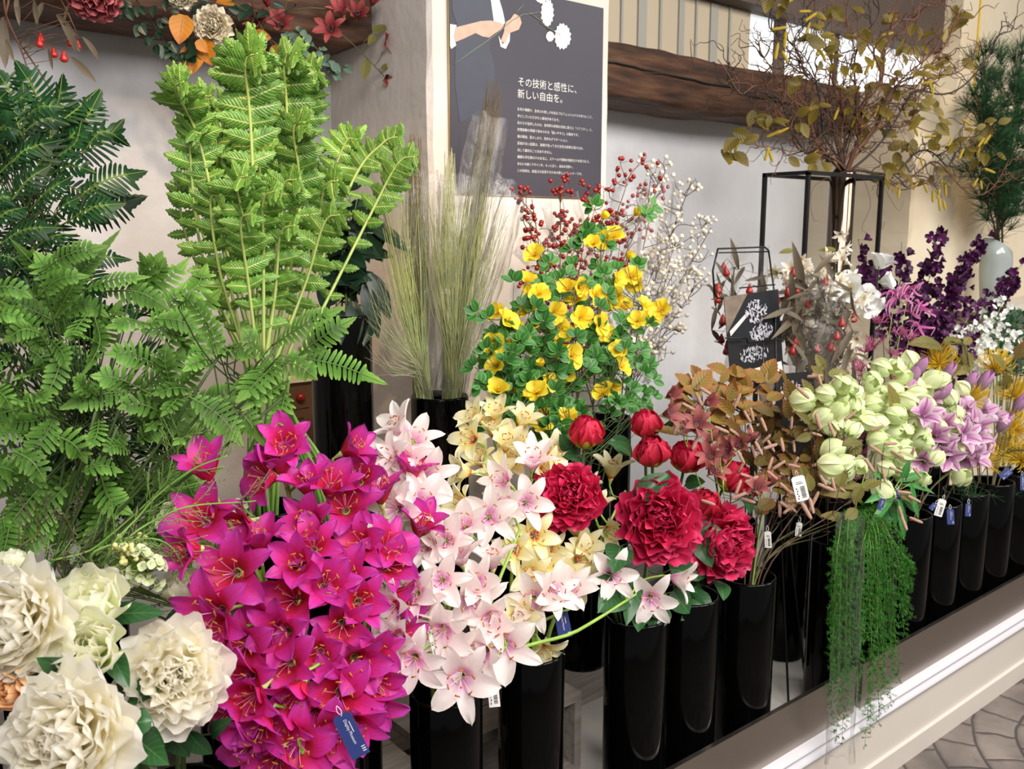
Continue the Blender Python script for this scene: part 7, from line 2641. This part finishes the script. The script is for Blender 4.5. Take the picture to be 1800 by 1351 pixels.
gfn(b)
single('grey_glass_vase', 'grey glass vase with slanted rim on the white shelf', 'vase', b, [M['grey_glass']], (gv.x, 1.98, sz_))
for i, (tx, ty, w, lab) in enumerate([(1728, 95, 45, 'tallest pine branch in the grey glass vase'), (1760, 130, 60, 'pine branch right of the tallest, with a round cone'), (1720, 170, 50, 'pine branch leaning left behind the catkins'), (1790, 180, 60, 'pine branch cut by the right frame edge'), (1715, 290, 50, 'pine branch low left, long drooping needles'), (1760, 260, 60, 'pine branch in the middle of the pines'), (1795, 110, 40, 'pine branch behind, yellowish tips at the frame edge'), (1790, 320, 55, 'lowest pine branch at the right frame edge')]):
    rng = random.Random(1900 + i)
    tip = P(tx, ty, 1.96 + rng.uniform(-.05, .03))
    base = Vector((gv.x + rng.uniform(-.02, .02), 1.98 + rng.uniform(-.02, .02), sz_ + .02))
    top = Vector((gv.x, 1.98, sz_ + gh))
    path = smooth([base, top + Vector((rng.uniform(-.02, .02), rng.uniform(-.02, .02), 0)), top.lerp(tip, .6) + Vector((0, 0, .02)), tip], 10)
    th = Thing('pine_branch', lab, 'branch', base, 'pine branches in the grey vase')
    s, f = MB(), MB()
    s.tube(path, .006, .003, 5)
    m_ = mpx(tip)
    tufts = [path[j] + cd(rng.uniform(-1, 1), rng.uniform(-.6, 1), rng.uniform(-.1, .6)) * w * m_ * rng.uniform(.1, .75) for j in range(14, len(path)) for _ in range(2)]
    for q in tufts + [tip]:
        j = min(range(10, len(path)), key=lambda j: (path[j] - q).length)
        s.tube([path[max(8, j - 2)], q], .002, n=4)
        ax = (q - path[max(8, j - 2)]).normalized() if (q - path[max(8, j - 2)]).length > 1e-4 else Vector((0, 0, 1))
        for k in range(34):
            d = (ax * .8 + cd(rng.uniform(-1, 1), rng.uniform(-.6, 1), rng.uniform(-.4, 1)) * .9).normalized()
            f.tube([q - ax * .012 * rng.random(), q + d * rng.uniform(22, 38) * m_], .0010, .0006, 3, cap=False)
    th.part('branch', s, [M['stem_brown']])
    th.part('needles', f, [M['pine']], kind='stuff')
    if i in (0, 1):
        for (x, y) in (((1729, 143),) if i == 0 else ((1744, 124),)):
            c = P(x, y, 1.96)
            cb_ = MB()
            for k in range(60):
                z = 1 - 2 * (k + .5) / 60
                a = k * 2.4
                r_ = math.sqrt(1 - z * z)
                d = Vector((r_ * math.cos(a), r_ * math.sin(a), z))
                cb_.ball(c + d * 5 * m_, 2.2 * m_, 5, 3)
            cb_.ball(c, 5 * m_, 8, 6)
            cb_.tube([c, path[-4]], .002, n=4)
            th.part('cone', cb_, [M['cone']])
# dark trimmed greenery under the shelf
rng = random.Random(61)
f = MB()
for k in range(900):
    c = P(rng.uniform(1735, 1830), rng.uniform(545, 660), 1.74 + rng.uniform(-.04, .1))
    d = cd(rng.uniform(-1, 1), rng.uniform(-.3, 1), rng.uniform(-.2, 1))
    leaf(f, c, c + d * .03, .006, cd(0, .5, 1), 0, 2, 3, .1, .1)
th = Thing('dark_hedge_plant', 'dark green dense small-leaved plant under the white shelf', 'plant', (P(1780, 600, 1.74).x, 1.74, .241))
s = MB()
for k in range(12):
    e = P(1745 + 7 * k, 620, 1.74)
    s.tube([Vector((th.loc.x + rng.uniform(-.05, .05), 1.74, .241)), e], .003, n=4)
th.part('stem', s, [M['stem_dark']])
th.part('leaves', f, [M['dark_leaf'] if False else M['pine']], kind='stuff')
# yellow cable on the cream wall
p0, p1 = P(1729, -40, 2.49), P(1731, 95, 2.49)
b = MB()
M['cable_yellow'] = plain('cable_yellow', '#d3b233', .5)
b.tube([Vector((p0.x, 2.495, p0.z)), Vector((p0.x, 2.495, 2.22))], .006, n=8)
single('yellow_cable', 'thin yellow cable running down the cream wall above the pines', 'cable', b, [M['cable_yellow']], (p0.x, 2.495, 2.22))

# ================================================================== dried flowers along the left beam
YG = 2.36


def garland_stem(name, label, cat, root, tip, build, Y=YG, mat='stem_olive', r=.002, group=None):
    th = Thing(name, label, cat, P(root[0], root[1], 2.405), group)
    s = MB()
    path = smooth([P(root[0], root[1], 2.41), P((root[0] + tip[0]) / 2, (root[1] + tip[1]) / 2 - 6, Y), P(tip[0], tip[1], Y)], 8)
    s.tube(path, r, r * .6, 5)
    build(th, s, path)
    th.part('stem', s, [M[mat]])
    return th


REDL = [(lily_mesh(M['lily_red'], M['neck_red'], o, 2000 + i, .95, 7, .12), stamen_mesh(M['heath'], M['heath'], o, 2010 + i, .12, .2)) for i, o in enumerate((.15, .55, .9))]


def red_build(fl, leaves=()):
    def go(th, s, path):
        rng = random.Random(int(path[0].x * 1e4) + len(fl))
        for (x, y, k, dx, dy) in fl:
            c = P(x, y, YG + rng.uniform(-.03, .01))
            d = cd(dx, dy, .7)
            sz = .092 if k else .066
            a = c - d * sz * .28
            q = min(path, key=lambda w: (w - a).length)
            s.tube(smooth([q, q.lerp(a, .5) - Vector((0, 0, .006)), a], 4), .0013, .001, 4)
            fo = th.inst('flower', REDL[k][0], trs(a, d, sz, rng.uniform(0, 6)))
            th.inst('stamens', REDL[k][1], None, parent=fo)
        if leaves:
            lv = MB()
            for (bx, by, tx, ty) in leaves:
                a, c = P(bx, by, YG - .01), P(tx, ty, YG - .02)
                q = min(path, key=lambda w: (w - a).length)
                s.tube([q, a], .0009, n=4)
                leaf(lv, a, c, (c - a).length * .24, cd(.3, .4, 1), 0, 4, 7, .2, .1)
            th.part('leaves', lv, [M['autumn_olive']])
    return go


garland_stem('red_lily_branch', 'rust red flower branch hanging off the beam end, smallest closed bloom lowest', 'branch', (560, 30), (672, 130), red_build([(684, 78, 1, .5, 0), (682, 135, 0, .3, -.7)], [(655, 55, 684, 44), (660, 60, 647, 78), (645, 105, 640, 140), (670, 120, 690, 112)]), group='rust red flower branches')
garland_stem('red_lily_branch', 'rust red flower branch with the largest dark-eyed bloom, in front of the beam', 'branch', (500, 20), (600, 20), red_build([(580, 50, 2, 0, 0), (628, 25, 1, .2, .3), (600, 18, 1, -.2, .5), (655, 4, 0, .3, .3)]), group='rust red flower branches')
garland_stem('red_lily_branch', 'rust red flower branch between the cream dahlia and the largest red bloom', 'branch', (400, 5), (500, 45), red_build([(452, 37, 1, -.1, .2), (492, 42, 1, .2, .1), (428, 78, 1, -.1, -.5), (470, 5, 0, 0, .5)], [(438, 55, 441, 80), (505, 0, 530, -14)]), group='rust red flower branches')


def bloom_build(kind_me, S, face, roll=0):
    def go(th, s, path):
        th.inst('bloom', kind_me, trs(path[-1], cd(*face), S, roll))
    return go


DAH, _s1 = peony_mesh(M['dahlia'], 'full', 2100)
ROSEB, _s2 = peony_mesh(M['rose'], 'full', 2101)
garland_stem('cream_dahlia', 'cream dahlia with a blush lower edge, above the bright ferns', 'flower', (360, 5), (376, 48), bloom_build(DAH, 66 * mpx(P(376, 48, YG)), (.1, -.2, 1)), YG - .03)
garland_stem('cream_dahlia', 'second cream dahlia cut by the top frame edge', 'flower', (330, -10), (323, -8), bloom_build(DAH, 50 * mpx(P(323, 0, YG)), (-.2, -.4, 1), 1), YG - .03)
garland_stem('dusty_rose', 'large dusty red rose hanging over the beam at the top', 'flower', (170, -25), (170, -18), bloom_build(ROSEB, 98 * mpx(P(170, 0, YG)), (0, -.6, .8)), YG - .02)


def leaves_build(lst, mat, wf, seed, extra=None, droop=.1):
    def go(th, s, path):
        rng = random.Random(seed)
        lv = MB()
        for (bx, by, tx, ty) in lst:
            Y = YG - .03 + rng.uniform(-.02, .03)
            a, c = P(bx, by, Y), P(tx, ty, Y - .01)
            q = min(path, key=lambda w: (w - a).length)
            s.tube([q, a], .0009, n=4)
            leaf(lv, a, c, (c - a).length * wf, cd(rng.uniform(-.5, .5), rng.uniform(-.3, .5), 1), 0, 6, 8, .18, droop, 0, .7)
        th.part('leaves', lv, [M[mat]])
        if extra:
            extra(th)
    return go


garland_stem('orange_leaf_branch', 'orange leaf branch with one heart-shaped leaf left of the cream dahlia', 'branch', (320, 5), (345, 70), leaves_build([(322, 26, 314, 76), (355, 70, 372, 115), (340, 80, 336, 130), (345, 72, 366, 92)], 'orange_leaf', .40, 1), group='orange leaf branches')
garland_stem('orange_leaf_branch', 'orange leaf branch right of the cream dahlia, leaves over the fern tips', 'branch', (430, 10), (470, 65), leaves_build([(445, 62, 478, 66), (450, 70, 462, 104), (480, 80, 497, 112), (508, 92, 518, 132), (410, 5, 380, 2), (500, 90, 512, 84)], 'orange_leaf', .36, 2), group='orange leaf branches')
r5 = random.Random(31)
vine = [(x + r5.uniform(-16, 16), y + r5.uniform(-14, 14)) for x, y in [(240, 25), (250, 40), (262, 50), (275, 60), (285, 72), (292, 84), (300, 95), (308, 108), (232, 15), (270, 35), (290, 55), (300, 70), (255, 20), (310, 60), (325, 85), (330, 100)]]
garland_stem('dark_ivy_vine', 'dark green ivy vine trailing down left of the orange leaves', 'vine', (240, 0), (312, 116), leaves_build([(x, y, x + r5.uniform(-14, 14), y + r5.uniform(6, 22)) for x, y in vine for _ in range(2)], 'dark_leaf', .38, 3), mat='twig_dark')
garland_stem('dark_leaf_branch', 'dark leaf branch filling the beam behind the cream dahlia', 'branch', (380, -5), (420, 60), leaves_build([(400 + r5.uniform(-130, 110), 20 + r5.uniform(-35, 55), 400 + r5.uniform(-130, 110) * 0 + r5.uniform(-120, 110), 40 + r5.uniform(-30, 50)) for _ in range(0)] + [(x, y, x + r5.uniform(-28, 28), y + r5.uniform(-8, 30)) for x, y in [(300, 20), (330, 70), (390, 85), (405, 90), (420, 20), (440, 10), (360, 10), (410, 0), (350, 0), (470, 20), (330, 100), (480, 5), (290, 0), (270, 10), (520, 10), (400, 80), (380, 95), (320, 95)]], 'dark_leaf', .32, 4), YG + .01, mat='twig_dark')
eu = [(520, 60), (530, 70), (545, 75), (535, 90), (555, 95), (565, 85), (570, 105), (580, 115), (590, 125), (598, 118), (600, 135), (575, 95), (525, 80), (550, 110), (560, 120), (510, 70), (500, 60), (515, 90), (590, 110), (605, 115), (540, 60), (530, 55)]
garland_stem('eucalyptus_branch', 'grey-green eucalyptus branch hanging under the beam end', 'branch', (470, 20), (600, 125), leaves_build([(x, y, x + r5.uniform(-14, 16), y + r5.uniform(-8, 18)) for x, y in eu for _ in range(2)], 'eucalyptus', .40, 5))
# hanging rosehip twigs at the upper left
rosehip_branch('hanging branch with small red rosehips and narrow grey leaves, upper left', None, (62, 170), [(66, 78), (77, 72), (100, 97), (116, 103), (128, 79), (141, 84)], [(30, 0, 34, 45), (5, 30, 10, 120), (10, 70, 25, 108), (60, 0, 66, 45), (105, 35, 140, 95), (145, 65, 178, 108), (125, 100, 172, 145), (85, 85, 88, 122), (52, 60, 50, 88), (0, 130, 12, 150), (30, -10, 28, 30), (112, 40, 130, 70)], 2.30, 2200, None, 'rosehip_branch', [(5, -20), (12, 30), (40, 95)], 'rosehip branches', .021)
rosehip_branch('hanging bare twig forking over the dark fern, upper left', None, (98, 175), [], [(62, 12, 60, 44)], 2.31, 2201, None, 'dried_twig', [(15, 0), (12, 40), (45, 90), (75, 135)], None)
garland_stem('dried_leaf_twig', 'hanging twig with a pale folded leaf, between the rosehips', 'twig', (95, -20), (140, 70), leaves_build([(100, 25, 135, 65), (112, 40, 140, 92), (75, 5, 60, 40), (120, 10, 110, 40)], 'grey_leaf', .12, 7), 2.33, 'twig_red')
